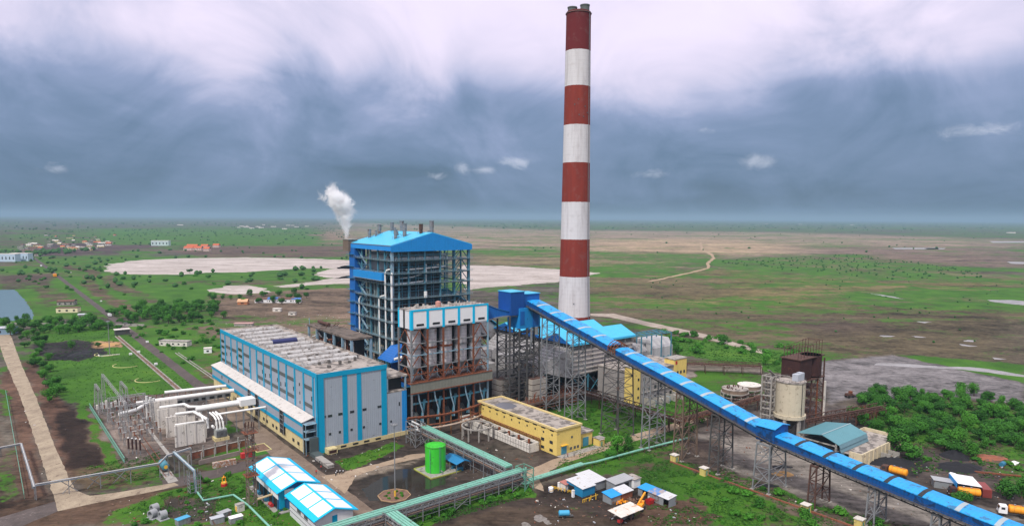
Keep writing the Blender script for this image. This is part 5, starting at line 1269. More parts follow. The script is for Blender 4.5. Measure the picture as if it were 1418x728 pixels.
def jtower():
    t = thing('junction_tower', 'deep blue box tower on dark lattice legs where the conveyor meets the bunkers', 'transfer tower', 178, 227)
    b = B(); b.box(2, 9.6, 0, 9, 42.5, 52.6); b.build('upper_house', M('navy_sheet', (.008, .07, .28), .5, var=.12, corr=('X', .8), streak=.2), t)
    b = B(); b.box(9.62, 19, .8, 9, 45.5, 51.2); b.build('side_house', m_deepx, t)
    b = B(); b.box(9.4, 19.2, .4, 9.2, 51.2, 51.5); b.box(1.8, 9.8, -.2, 9.2, 52.6, 52.85); b.build('roof', m_roofcyan2, t)
    b = B(); b.box(6.4, 18.4, -.6, 8, 36.4, 45.4); b.build('lower_house', m_blue, t)
    b = B(); b.box(6.9, 9.2, -.75, -.61, 38, 44); b.box(14, 17.4, -.75, -.61, 37, 44.5); b.build('dark_panel', m_deepx, t)
    legs = [(1.5, 0), (6.5, -.5), (11, -.5), (15, -.3), (18.6, 0), (1.5, 9), (6.5, 9), (11, 9), (18.6, 9)]
    for x, y in legs: B().box(x - .3, x + .3, y - .3, y + .3, 0, 42.5 if x < 3 else 36.4).build('leg', m_dsteel, t)
    b = B()
    for z in np.arange(0, 36, 3.3):
        for (x0, y0), (x1, y1) in (((1.5, 0), (6.5, 0)), ((6.5, 0), (11, 0)), ((11, 0), (15, 0)), ((15, 0), (18.6, 0)), ((1.5, 9), (6.5, 9)), ((11, 9), (18.6, 9)), ((1.5, 0), (1.5, 9)), ((18.6, 0), (18.6, 9)), ((11, 0), (11, 9))):
            if int(z * 10 + x0) % 2: b.bar((x0, y0, z), (x1, y1, z + 3.3), .22)
            else: b.bar((x1, y1, z), (x0, y0, z + 3.3), .22)
            b.bar((x0, y0, z + 3.3), (x1, y1, z + 3.3), .25)
    b.build('bracing', m_dsteel, t)
    b = B()
    for i, z in enumerate(np.arange(1, 34, 3.3)):
        x0, x1 = (7, 10.6) if i % 2 else (10.6, 7)
        b.bar((x0, 3, z), (x1, 3, z + 3.3), .9, .12); b.box(1.5, 18.6, 2, 5, z + 3.2, z + 3.3)
    b.build('stair', m_dsteel, t)
    b = B(); b.tube([(13, -1, 36.4), (13, -1, 30), (13.5, 1, 24)], .5, 8); b.tube([(16, -1, 36.4), (16, -1, 33)], .8, 8); b.build('chute', m_gsteel, t)
    g2 = thing('bunker_gallery', 'short blue arched gallery linking the white bunker floor to the junction tower', 'gallery', 167.2, 228.5)
    n = 9; b = B(); top = []; bot = []
    for k in range(n):
        s_ = k / (n - 1); x = s_ * 19; top.append((x, 48.6 - 4.0 * (1 - (1 - s_) ** 2) - 1.2 * s_)); bot.append((x, 41.4 + .9 * math.sin(s_ * 3.14) + .4 * s_))
    b.extr(bot + top[::-1], 'y', 0, 6); b.build('wall', m_deepx, g2)
    b = B(); 
    for (x0, z0), (x1, z1) in zip(top[:-1], top[1:]): b.bar((x0, 3, z0 + .12), (x1, 3, z1 + .12), 6.6, .16)
    b.build('roof', M('gallery_roof', (.03, .22, .55), .5, var=.15), g2)
    b = B()
    for (x0, z0), (x1, z1) in zip(bot[:-1], bot[1:]): b.bar((x0, -.3, z0 - .2), (x1, -.3, z1 - .2), .5, .5)
    for k in range(n): b.bar((top[k][0], 6.5, top[k][1]), (top[k][0], 6.5, top[k][1] + 1.1), .1)
    b.build('walkway_edge', m_gsteel, g2)
jtower()
# ------------------------------------------------------------ long yellow building and neighbours
t = thing('yellow_plant_building', 'long yellow two storey building with stained flat roof and blue shutters', 'plant building', 158.3, 172.7)
b = B(); b.box(0, 12, 0, 48, 0, 9.2); b.build('wall', m_yellow, t)
b = B(); b.box(.4, 11.6, .4, 47.6, 9.21, 9.4); b.build('roof', m_roofc, t)
b = B(); b.box(-.35, .35, -.35, 48.35, 9.2, 9.9); b.box(11.65, 12.35, -.35, 48.35, 9.2, 9.9); b.box(.36, 11.64, -.35, .35, 9.2, 9.9); b.box(.36, 11.64, 47.65, 48.35, 9.2, 9.9); b.build('parapet', M('parapet_cream', (.66, .52, .24), .8, var=.1, streak=.2), t)
for k in range(10):
    y = 1.6 + k * 4.7
    B().box(-.1, -.004, y, y + 2.2, 8.5, 8.9).build('vent_slot', m_dark, t)
    B().box(-.12, -.004, y + .6, y + 1.2, 6.8, 7.5).build('window', m_glass, t)
    if k < 2: B().box(-.12, -.004, y + .5, y + 2.2, 3.8, 4.9).build('window', m_glass, t); B().box(-.12, -.004, y + .5, y + 2.2, .9, 1.9).build('window', m_glass, t)
for x, w in ((2.2, 2.6),): 
    B().box(x, x + w, -.12, -.004, 0.1, 3.0).build('shutter_door', M('blue_shutter', (.06, .26, .36), .5, corr=('Z', .4)), t)
    B().box(x - .3, x + w + .3, -.9, -.004, 3.3, 3.5).build('door_canopy', m_gold, t)
for x in (6.5, 8.4, 10): B().box(x, x + 1, -.1, -.004, .9, 1.9).build('window', m_louvre, t)
B().box(7., 7.8, -.1, -.004, 5.2, 6).build('window', m_louvre, t)
b = B(); b.box(12.36, 19.5, 1.5, 9, 0, 5); an = b.build('annex', m_yellow, t)
b = B(); b.box(12.4, 19.9, 1.1, 9.4, 5.01, 5.5); b.build('annex_roof', m_roofc, an)
b = B(); b.box(14.5, 17.4, 1.36, 1.49, .1, 3.4); b.build('shutter_door', M('blue_shutter', (0, 0, 0)), an)
b = B(); b.box(-.2, 20, -3.5, -.37, .0, .12); b.build('apron', m_pad if False else m_conc, t)
t = thing('water_tank_box', 'small yellow masonry box at the right end of the long yellow building', 'pump box', 177.5, 170.5)
b = B(); b.box(0, 3.2, 0, 2.8, 0, 2.8); b.build('wall', m_yellow, t); b = B(); b.box(-.2, 3.4, -.2, 3., 2.8, 3.0); b.build('lid', m_conc, t); b = B(); b.box(1, 1.8, -.08, -.004, 1.4, 2); b.build('window', m_dark, t)
t = thing('roof_puddle', 'grey rain puddle lying on the roof of the long yellow building', 'puddle', 160, 205)
b = B(); b.prism([(0, 0), (3, -1), (7, 1), (7.5, 6), (5, 9), (1, 8), (-.5, 4)], 9.405, 9.43); b.build('water', watermat('roof_water', (.16, .16, .18), .25), t)

t = thing('settling_basin', 'long low stained concrete basin with open cells beside the yellow building', 'basin', 152.6, 181)
b = B(); b.box(0, 4.6, 0, .4, 0, 3.2); b.box(0, .35, 0, 45, 0, 3.2); b.box(4.3, 4.65, 0, 45, 0, 3.2)
for k in range(1, 10): b.box(.35, 4.3, k * 4.9, k * 4.9 + .35, 0, 3.2)
b.build('basin_wall', m_concw, t)
b = B(); b.box(.3, 4.4, .3, 44.8, 2.2, 2.25); b.build('basin_liquid', m_dark, t)
b = B(); b.box(0, 4.7, -.02, 45, 3.201, 3.3); 
b = B()
for k in range(28): b.bar((-.05, k * 1.6, .3), (-.05, k * 1.6, 3.2), .12)
b.box(-.1, 0, 0, 45, 1.4, 1.55); b.build('wall_rib', m_conc, t)
b = B(); b.bar((4.9, 0, 4.3), (4.9, 45, 4.3), .3); b.bar((5.2, 0, 3.6), (5.2, 45, 3.6), .25)
for k in range(12): b.bar((5, k * 4, 0), (5, k * 4, 4.3), .15)
for k in range(7): b.tube([(2.2, 3 + k * 6, 2.3), (2.2, 3 + k * 6, 4.)], .5, 8)
b.build('pipe_run', m_rust, t)
t = thing('ring_structure', 'roofless concrete ring beam on thin columns beside the basin', 'concrete ring', 147.5, 206.5)
n = 28; b = B(); pts = []
for k in range(n):
    a, c = 6.283 * k / n, 6.283 * (k + 1) / n; b.bar((6 * math.cos(a), 6 * math.sin(a), 4.9), (6 * math.cos(c), 6 * math.sin(c), 4.9), .55, .5)
b.build('ring_beam', m_conc, t)
for k in range(9): a = 6.283 * k / 9; B().bar((6 * math.cos(a), 6 * math.sin(a), 0), (6 * math.cos(a), 6 * math.sin(a), 4.7), .42).build('column', m_conc, t)
# rusty curved pipe rack in front of the bunkers
t = thing('rusty_pipe_rack', 'sagging rusty pipe rack curving along the front of the bunker bay', 'pipe rack', 124, 219)
b = B()
for r_, dz in ((0, 9.2), (.9, 8.5), (.4, 5.6)):
    pts = [(x, -2.6 * math.sin(x / 36 * 3.1416) + r_, dz - (.6 * math.sin(x / 36 * 3.14))) for x in range(0, 37, 3)]
    b.tube(pts, .32, 7)
b.build('pipe', m_rust, t)
b = B(); pts = [(x, -3.6 * math.sin(x / 36 * 3.1416), 4.2) for x in range(0, 37, 3)]; b.tube(pts, .4, 8); b.build('pale_pipe', M('pale_old_pipe', (.45, .36, .28), .6, dirt=(.25, .1, .05), dirt_amt=.3), t)
for x in range(3, 37, 5): B().bar((x, -2.6 * math.sin(x / 36 * 3.14) + .3, 0), (x, -2.6 * math.sin(x / 36 * 3.14) + .3, 9.4), .4).build('post', M('ochre_rust', (.22, .11, .05), .8, var=.3), t)

# ------------------------------------------------------------ administration block behind the conveyor
t = thing('admin_building', 'unplastered grey three storey block with yellow stair towers behind the conveyor', 'office building', 229, 199.4)
b = B(); b.box(0, 38, 0, 22, 0, 14.8); b.build('wall', M('bare_cement_render', (.30, .275, .26), .9, var=.15, dirt=(.18, .16, .15), dirt_amt=.2, streak=.3), t)
b = B(); b.box(-.3, 38.3, -.3, 22.3, 14.81, 15.4); b.build('roof', m_roofc, t)
b = B(); b.box(-.5, 4.4, -.6, 4.6, 0, 17.4); st = b.build('stair_tower', m_yellow, t)
b = B(); b.box(-.7, 4.6, -.8, 4.8, 17.41, 17.9); b.build('tower_roof', m_conc, st)
b = B(); b.box(29, 38.4, -.45, 5.6, 0, 17.6); s2 = b.build('stair_tower', m_yellow, t)
b = B(); b.box(28.8, 38.6, -.65, 5.8, 17.61, 18.1); b.build('tower_roof', m_conc, s2)
b = B(); b.box(29.8, 31, -.58, -.46, 15.4, 17); b.build('door', m_red, s2)
for z in (2, 6.2, 10.4): B().box(2.6, 3.6, -.7, -.604, z + 1, z + 2.2).build('window', m_glass, st)
for z in (1.4, 6, 10.6):
    for x in (7, 11, 15, 19, 23, 26.4): B().box(x, x + 1.5, -.12, -.004, z, z + 1.5).build('window', m_glass, t)
    for x in (31, 33.4, 36): B().box(x, x + 1.2, -.57, -.454, z, z + 1.4).build('window', m_glass, s2)
B().box(6, 28, -.5, -.004, 5, 5.25).build('sunshade', m_conc, t)
t = thing('transformer_bays', 'row of small transformer bays with low dividing walls against the grey office block', 'transformer bays', 236, 192)
for k in range(5): B().box(k * 5, k * 5 + .3, 0, 6.5, 0, 3).build('bay_wall', m_conc, t)
for k in range(4): B().box(k * 5 + 1.4, k * 5 + 3.4, 2, 4, 0, 2.2).build('small_transformer', m_pipe if k % 2 else m_steell, t)

# long rusty pipe bridge (two runs meeting at a corner)
def rack(name, label, p0, p1, z, h, wd, mt, n, posts=True, pipes=5, pmat=None):
    u0, v0 = p0; u1, v1 = p1; L = math.hypot(u1 - u0, v1 - v0); a = math.atan2(v1 - v0, u1 - u0)
    t = thing(name, label, 'pipe rack', u0, v0, 0, a)
    b = B()
    for y in (0, wd):
        b.bar((0, y, z), (L, y, z), .3); b.bar((0, y, z + h), (L, y, z + h), .3)
        for k in range(n):
            x0, x1 = L * k / n, L * (k + 1) / n; b.bar((x0, y, z), (x1, y, z + h), .16) if k % 2 else b.bar((x1, y, z), (x0, y, z + h), .16); b.bar((x0, y, z), (x0, y, z + h), .18)
    b.build('truss', mt, t)
    for k in range(pipes):
        y = wd * (k + .5) / pipes; r_ = (.3, .2, .36, .16, .26, .22)[k % 6]
        B().tube([(0, y, z + .3 + r_), (L, y, z + .3 + r_)], r_, 8).build('pipe', (pmat or [mt])[k % len(pmat or [mt])], t)
    if posts:
        m_ = max(2, int(L / 9))
        for k in range(m_ + 1):
            b = B()
            for y in (0, wd): b.bar((L * k / m_, y, 0), (L * k / m_, y, z), .3)
            if k % 3 == 1: b.bar((L * k / m_, 0, 0), (L * k / m_ + 3, 0, z), .16); b.bar((L * k / m_ + 3, 0, 0), (L * k / m_, 0, z), .16)
            b.build('support', mt, t)
    return t
rack('pipe_bridge', 'dark rusty pipe bridge running past the precipitator and office block', (214, 232), (212, 160), 4.6, 2.2, 4, m_rustd, 26, pipes=5, pmat=[m_rustd, m_rust, m_conc])
rack('pipe_bridge', 'brown pipe bridge running from the conveyor trestles right toward the concrete silo', (212, 160), (276, 160), 4.4, 2.0, 5, m_rustd, 22, pipes=6, pmat=[m_rust, m_rustd, m_scrap])
rack('pipe_bridge', 'rusty pipe bridge along the pale wall on the far verge', (270, 262), (330, 196), 4.5, 2, 4, m_rustd, 20, pipes=4, pmat=[m_rustd, m_rust])
rack('pipe_bridge', 'dark pipe bridge from the silo toward the teal roofed shed', (250, 128), (296, 118), 5.5, 1.8, 4, m_rustd, 18, pipes=4, pmat=[m_rustd])
t = thing('retaining_wall', 'long pale concrete wall behind the rusty pipe bridge on the far verge', 'wall', 280, 262, 0, math.atan2(-62, 56))
b = B(); b.box(0, 84, 0, .5, 0, 4.2); b.build('wall', M('pale_pink_render', (.42, .35, .31), .9, var=.1, streak=.2), t)

# ------------------------------------------------------------ silo group on the right
t = thing('fly_ash_silo', 'cream concrete silo on thick legs behind the conveyor', 'silo', 246, 133.5)
b = B(); b.tube([(0, 0, 9), (0, 0, 22.2)], 5.4, 40); b.build('barrel', M('cream_concrete', (.52, .46, .34), .85, var=.1, dirt=(.3, .25, .18), dirt_amt=.15, streak=.3), t, smooth=True)
b = B(); b.tube([(0, 0, 8.0), (0, 0, 9.3)], 6.0, 40); b.build('ring_beam', M('cream_concrete', (0, 0, 0)), t)
b = B(); b.tube([(0, 0, 22.2), (0, 0, 22.5)], 5.7, 40); b.build('top_slab', m_roofc, t)
b = B(); b.tube([(0, 0, 7.99), (0, 0, 3)], [4.2, .8], 20); b.build('hopper', m_dsteel, t)
for k in range(6): a = k * 1.047 + .2; B().bar((5.2 * math.cos(a), 5.2 * math.sin(a), 0), (5.2 * math.cos(a), 5.2 * math.sin(a), 8), 1.05).build('leg', m_conc, t)
b = B(); b.box(-.8, 1.6, -3.2, -.8, 22.5, 25.2); b.build('filter_unit', M('filter_grey', (.42, .45, .5), .5, var=.1), t)
b = B(); b.box(2.2, 4.4, -3, -.8, 22.5, 25.4); b.build('filter_unit', M('filter_grey', (0, 0, 0)), t)
b = B(); b.bar((-1.2, -5.45, 9), (-1.2, -5.45, 22.5), .2)
for k in range(16): a = 6.283 * k / 16; b.bar((5.4 * math.cos(a), 5.4 * math.sin(a), 22.5), (5.4 * math.cos(a), 5.4 * math.sin(a), 23.5), .08); a2 = a + .3927; b.bar((5.4 * math.cos(a), 5.4 * math.sin(a), 23.5), (5.4 * math.cos(a2), 5.4 * math.sin(a2), 23.5), .08)
b.build('rail_and_pipe', m_dsteel, t)
t = thing('stair_tower', 'narrow open concrete stair tower left of the cream silo', 'stair tower', 240.5, 138.5)
for x in (0, 3, 6):
    for y in (0, 4): B().box(x - .25, x + .25, y - .25, y + .25, 0, 23.6).build('column', m_conc, t)
b = B()
for i, z in enumerate(np.arange(2.4, 24, 2.6)):
    b.box(0, 6, -.1, .2, z, z + .3); b.box(0, .3, 0, 4, z, z + .3); b.box(5.7, 6, 0, 4, z, z + .3); b.box(0, 6, 3.8, 4.1, z, z + .3)
    b.box(0, 1.4, .2, 3.8, z + .05, z + .2); b.bar((1.2 if i % 2 else 5, 2, z), (5 if i % 2 else 1.2, 2, z + 2.6), 1.3, .18)
b.build('stair', m_conc, t)
b = B(); b.bar((6, 0, 23.4), (10, -2, 22.8), .9, .15); b.build('footbridge', m_conc, t)
t = thing('rusted_hopper_tower', 'tall rusted steel tower carrying two dark brown tanks with bent frames on top', 'hopper tower', 257, 136)
b = B(); b.box(0, 9.5, 0, 8, 19.5, 28.2); b.build('tank', m_brown, t)
b = B(); b.tube([(15, 3.5, 20), (15, 3.5, 28.6)], 4.4, 24); b.build('tank', m_brown, t)
b = B(); b.box(-.4, 19.5, -.4, 8.4, 28.21, 28.6); b.box(-.4, 20, -.6, 8.4, 19, 19.4); b.build('tower_deck', m_rustd, t)
for x in (0, 5, 10, 15, 20):
    for y in (0, 8): B().box(x - .25, x + .25, y - .25, y + .25, 0, 19 if x < 20 else 27).build('leg', m_rust if x % 2 else m_rustd, t)
b = B()
for z in np.arange(0, 18.5, 3.8):
    for y in (0, 8):
        for x in (0, 5, 10, 15): b.bar((x, y, z), (x + 5, y, z + 3.8), .2) if (x // 5 + int(z)) % 2 else b.bar((x + 5, y, z), (x, y, z + 3.8), .2)
        b.bar((0, y, z + 3.8), (20, y, z + 3.8), .26)
    for x in (0, 10, 20): b.bar((x, 0, z), (x, 8, z + 3.8), .2)
    b.box(10, 20, 1, 7, z + 3.7, z + 3.8)
b.build('bracing', m_rustd, t)
b = B()
for k in range(9):
    x = k * 2.4; h = 33 if k < 6 else 34.6; b.bar((x, 1, 28.6), (x, 1, h), .16); b.bar((x, 7, 28.6), (x, 7, h), .16); b.bar((x, 1, h), (x, 7, h), .14)
b.bar((0, 1, 33), (12, 1, 33.4), .16); b.bar((12, 1, 34.4), (19.5, 1, 34.8), .16); b.bar((0, 7, 33), (19.5, 7, 34.6), .16); b.bar((0, 1, 31), (19, 1, 31.4), .14)
b.build('bare_roof_frame', m_rustd, t)
b = B(); b.bar((20.6, -.5, 0), (20.6, -.5, 17), .7); b.build('pale_post', m_concw, t)
# basins with round tanks
for u, v, r_, lab, mt in ((277, 178, 6.2, 'round roofless concrete clarifier on columns left of the silo group', m_conc), (289, 178, 5.6, 'round tank with pale flat lid behind the roofless clarifier', m_concw)):
    t = thing('clarifier', lab, 'clarifier', u, v)
    b = B(); n = 32
    for k in range(n):
        a, c = 6.283 * k / n, 6.283 * (k + 1) / n; b.bar((r_ * math.cos(a), r_ * math.sin(a), 3.4), (r_ * math.cos(c), r_ * math.sin(c), 3.4), .5, .5); b.bar((r_ * math.cos(a), r_ * math.sin(a), 1.6), (r_ * math.cos(c), r_ * math.sin(c), 1.6), .4, .3)
    b.build('ring_beam', m_conc, t)
    for k in range(9): a = 6.283 * k / 9; B().bar((r_ * math.cos(a), r_ * math.sin(a), 0), (r_ * math.cos(a), r_ * math.sin(a), 3.4), .5).build('column', m_conc, t)
    b = B(); b.tube([(0, 0, 3.6), (0, 0, 5.2)], r_ * .96, 32); b.build('tank_shell', M('clarifier_wall', (.22, .16, .12), .8, var=.35, dirt=(.1, .07, .05), dirt_amt=.2), t)
    b = B(); b.tube([(0, 0, 5.2), (0, 0, 5.4)], r_ * .98, 32); b.build('lid', mt if mt is m_concw else m_roofc, t)
    if mt is m_conc:
        b = B(); rng = random.Random(6)
        for k in range(14): x, y = rng.uniform(-4, 4), rng.uniform(-4, 4); b.bar((x, y, 5.4), (x + rng.uniform(-1, 1), y, 5.4 + rng.uniform(.4, 1.6)), .3)
        b.build('machinery', m_rustd, t)
# teal shed and basin building
t = thing('teal_roof_shed', 'open shed with gabled teal sheet roof behind the low end of the conveyor', 'shed', 232.5, 108.4)
b = B(); pr = [(-1., 6.3), (5.2, 8.5), (14.5, 6.9), (14.5, 6.75), (5.2, 8.3), (-1., 6.1)]
b.extr(pr, 'x', 0, 21.5); b.build('roof', m_teal, t)
b = B(); b.box(0, 21.5, 5.0, 5.4, 8.5, 8.62); b.build('ridge_cap', M('pale_ridge', (.3, .4, .42), .5), t)
for k in range(3): b = B(); b.extr([(-1.0 - k * .3, 6.2 - k * 1.35), (-1.6 - k * .3, 5.0 - k * 1.35), (-1.5 - k * .3, 4.95 - k * 1.35), (-.9 - k * .3, 6.15 - k * 1.35)], 'x', .2, 21.3); b.build('side_flap', M('teal_flap_sheet', (.13, .23, .27), .5, var=.15, corr=('X', 1.)), t)
for x in (.5, 7, 14, 21):
    for y in (.2, 13.6): B().box(x - .3, x + .3, y - .3, y + .3, 0, 6.4).build('column', m_conc, t)
B().box(.2, .6, .5, 13.3, 3, 3.4).build('end_rail', m_conc, t); B().box(.2, .6, .5, 13.3, 5.2, 5.6).build('end_rail', m_conc, t); B().box(1, 21, 13.3, 13.6, 0, 5).build('back_wall', m_conc, t)
b = B(); b.box(2, 20, 2, 12, 0, 4); b.build('dark_stock', m_dark, t)
t = thing('basin_building', 'cream walled roofless concrete basin beside the teal roofed shed', 'basin', 234, 100)
b = B(); b.box(0, 33, 0, .5, 0, 4.6); b.box(0, .5, .5, 4.5, 0, 4.6); b.box(32.5, 33, .5, 14, 0, 4.6); b.box(19, 32.5, 13.5, 14, 0, 4.6); 
for k in range(10): b.box(2 + k * 3.2, 2.3 + k * 3.2, -.3, -.001, 0, 4.4)
b.build('wall', M('cream_render', (.58, .50, .34), .85, var=.12, dirt=(.3, .25, .18), dirt_amt=.2, streak=.4), t)
b = B(); b.box(.5, 32.5, .5, 13.5, 3.3, 3.5); b.build('floor_slab', m_roofc, t)
b = B(); b.box(14, 14.3, -3.5, -.3, 0, 2.6); b.box(20, 20.3, -4.2, -.3, 0, 2.2); b.box(14.3, 20, -4.2, -3.9, 0, 1.4); b.build('wing_wall', m_conc, t)

# ------------------------------------------------------------ mint pipe bridges
def mintbridge(label, p0, p1, z, wd=3.2, n=10, zend=None, low=True):
    u0, v0 = p0; u1, v1 = p1; L = math.hypot(u1 - u0, v1 - v0); a = math.atan2(v1 - v0, u1 - u0)
    t = thing('pipe_bridge', label, 'pipe bridge', u0, v0, 0, a)
    for k in range(4): B().box(0, L, wd * k / 4 + .16, wd * (k + 1) / 4 - .12, z + .5, z + .8 + .08 * (k % 2)).build('mint_duct', m_mint, t)
    B().box(0, L, .05, wd - .05, z + .2, z + .34).build('cable_tray', m_mintd, t)
    b = B()
    for y in (0, wd):
        b.bar((0, y, z + .35), (L, y, z + .35), .25); b.bar((0, y, z - .9), (L, y, z - .9), .22)
        m_ = int(L / 2.4)
        for k in range(m_): x0, x1 = L * k / m_, L * (k + 1) / m_; b.bar((x0, y, z - .9), ((x0 + x1) / 2, y, z + .3), .12); b.bar((x1, y, z - .9), ((x0 + x1) / 2, y, z + .3), .12)
    b.build('truss', m_gsteel, t)
    if low:
        for k in range(4): B().tube([(0, wd * (k + .5) / 4, z - 1.9 + (.15 if k % 2 else 0)), (L, wd * (k + .5) / 4, z - 1.9 + (.15 if k % 2 else 0))], .2 if k % 2 else .28, 8).build('steam_pipe', m_pipe if k % 2 else M('brown_lagging', (.22, .15, .12), .6, var=.3), t)
        B().box(0, L, -.05, wd + .05, z - 2.35, z - 2.2).build('tray', m_dsteel, t)
    for k in range(n + 1):
        x = L * k / n
        for y in (0, wd): B().bar((x, y, 0), (x, y, z + .3), .24).build('post', m_gsteel, t)
    b = B()
    for k in range(0, n, 4):
        x0, x1 = L * k / n, L * (k + 1) / n
        for y in (0, wd): b.bar((x0, y, .3), (x1, y, z - 2.2), .14); b.bar((x1, y, .3), (x0, y, z - 2.2), .14)
    for y in (0, wd): b.bar((0, y, z * .33), (L, y, z * .33), .08)
    b.build('bracing', m_gsteel, t)
    return t
mintbridge('mint topped pipe bridge running from the turbine hall corner past the green tank', (125.3, 212), (125.3, 160.5), 6.6, 3.0, 9)
mintbridge('mint topped pipe bridge crossing in front of the green tank to the left', (61, 156.6), (131, 157.2), 5.2, 3.0, 13)
mintbridge('mint topped pipe bridge leaving the picture at the bottom centre', (81.5, 156.5), (81.5, 110), 5.1, 3.4, 7)
t = thing('pipe_riser_tower', 'small steel corner tower where two mint pipe bridges meet', 'pipe tower', 129.4, 155.6)
for x in (0, 3.4):
    for y in (0, 4.6): B().bar((x, y, 0), (x, y, 6.8), .25).build('post', m_mintd, t)
b = B(); 
for z in (2.2, 4.4, 6.8):
    b.bar((0, 0, z), (3.4, 0, z), .18); b.bar((0, 4.6, z), (3.4, 4.6, z), .18); b.bar((0, 0, z), (0, 4.6, z), .18); b.bar((3.4, 0, z), (3.4, 4.6, z), .18)
b.bar((0, 0, 0), (3.4, 0, 4.4), .15); b.bar((3.4, 0, 0), (3.4, 4.6, 4.4), .15); b.build('frame', m_mintd, t)
b = B(); b.tube([(1, 2, 6.4), (1, 2, 1.5), (3.6, 2, 1.2)], .35, 8); b.tube([(2.3, 2.4, 6.4), (2.3, 2.4, 1.8), (3.6, 2.4, 1.5)], .3, 8); b.build('riser', m_mint, t)
t = thing('pipe_bridge', 'valve tower of pipes at the turbine hall corner where the mint bridge starts', 'pipe tower', 122.5, 211)
for x in (0, 4.4):
    for y in (0, 3.4, 6.8): B().bar((x, y, 0), (x, y, 8.5), .22).build('post', m_gsteel, t)
b = B()
for z in (2.6, 5.2, 6.4, 8.5):
    for y in (0, 6.8): b.bar((0, y, z), (4.4, y, z), .16)
    for x in (0, 4.4): b.bar((x, 0, z), (x, 6.8, z), .16)
for z in (0, 2.6): b.bar((0, 0, z), (4.4, 0, z + 2.6), .12); b.bar((0, 0, z), (0, 3.4, z + 2.6), .12); b.bar((0, 6.8, z), (0, 3.4, z + 2.6), .12)
b.build('frame', m_gsteel, t)
b = B(); b.tube([(1, 6, 7.6), (1, 0, 7.6), (1, 0, 7)], .35, 8); b.tube([(2.2, 6, 8.2), (2.2, 0, 8.2)], .3, 8); b.tube([(3.4, 1, 8.4), (3.4, 1, 5), (3.4, 6, 5)], .3, 8); b.build('pipe_bend', m_pipe, t)
# low mint pipeline to the right
t = thing('mint_pipeline', 'low mint green pipeline running beside the dirt road behind the tin shacks', 'pipeline', 133.5, 157.4)
for k in range(3): B().box(0, 24, k * .75, k * .75 + .6, 1.5, 1.9).build('wide_duct', m_mint, t)
B().tube([(24, 1.1, 1.4), (30, .6, 1.1), (50, -.6, 1.1), (72, -2.6, 1.1), (78, -3, 1.0)], .38, 8).build('pipe', m_mint, t)
b = B()
for k in range(12): b.bar((k * 6.6, .1 if k < 4 else -.2 - k * .18, 0), (k * 6.6, .1 if k < 4 else -.2 - k * .18, 1.2), .2)
b.build('support', m_rustd, t)
# ------------------------------------------------------------ green tank, canopy, light masts
t = thing('green_storage_tank', 'bright green cylindrical storage tank in a kerbed bund', 'tank', 116.6, 187.6)
b = B(); b.tube([(0, 0, .15), (0, 0, 8.8), (0, 0, 9.3)], [3.45, 3.45, .3], 48); b.build('shell', m_green, t, smooth=True)
b = B(); b.tube([(0, 0, 8.72), (0, 0, 8.85)], 3.56, 48); b.build('top_rim', M('dark_green_rim', (.05, .3, .03), .5), t)
b = B()
for k in range(16): a = 6.283 * k / 16; a2 = a + .3927; b.bar((3.5 * math.cos(a), 3.5 * math.sin(a), 8.8), (3.5 * math.cos(a), 3.5 * math.sin(a), 9.7), .06); b.bar((3.5 * math.cos(a), 3.5 * math.sin(a), 9.7), (3.5 * math.cos(a2), 3.5 * math.sin(a2), 9.7), .06)
b.build('top_rail', M('dark_green_rim', (0, 0, 0)), t)
b = B(); a0 = R(-95)
for da in (-.07, .07): b.bar((3.55 * math.cos(a0 + da), 3.55 * math.sin(a0 + da), .2), (3.55 * math.cos(a0 + da), 3.55 * math.sin(a0 + da), 9.3), .08)
for k in range(18): b.bar((3.55 * math.cos(a0 - .07), 3.55 * math.sin(a0 - .07), .5 + k * .5), (3.55 * math.cos(a0 + .07), 3.55 * math.sin(a0 + .07), .5 + k * .5), .06)
b.tube([(-3.3, -2, .3), (-3.3, -2, 6.5), (-3.0, -1.2, 8.8)], .09, 6); b.build('ladder', m_mintd, t)
b = B(); b.tube([(0, -3.4, .9), (0, -4.3, .9), (0, -4.3, .3)], .22, 8); b.build('outlet_valve', m_gsteel, t)
t = thing('tank_bund', 'square concrete bund with yellow painted kerb under the green tank', 'bund', 111.4, 181.8)
b = B(); b.box(0, 11.5, 0, 11, .04, .1); b.build('pad', m_conc, t)
b = B(); b.box(-.2, 11.7, -.2, 0, 0, .35); b.box(-.2, 0, 0, 11, 0, .35); b.box(11.5, 11.7, 0, 11, 0, .35); b.box(0, 11.5, 11, 11.2, 0, .35); b.build('kerb', M('yellow_green_kerb', (.36, .38, .08), .7, var=.2), t)
t = thing('pump_canopy', 'low blue sheet canopy over pumps beside the green tank', 'canopy', 120.2, 180.2)
b = B(); b.extr([(0, 3.3), (3.2, 4.1), (6.2, 3.1), (6.2, 3.0), (3.2, 4.0), (0, 3.2)], 'y', 0, 9); b.build('roof', M('pump_roof_sheet', (.02, .2, .42), .5, var=.1, corr=('Y', .9)), t)
for x in (.3, 5.9):
    for y in (.4, 4.5, 8.6): B().bar((x, y, 0), (x, y, 3.3), .18).build('post', m_gsteel, t)
for y in (2, 5): b = B(); b.tube([(1.5, y, .8), (3.8, y, .8)], .5, 10); b.box(1.3, 4, y - .5, y + .5, 0, .3); b.build('pump', m_bluep, t)
t = thing('valve_skid', 'grey steel valve stand between the green tank canopy and the mint bridge', 'valve skid', 127.4, 169.5)
for x in (0, 2):
    for y in (0, 1.6, 3.2): B().bar((x, y, 0), (x, y, 4.4), .18).build('post', m_gsteel, t)
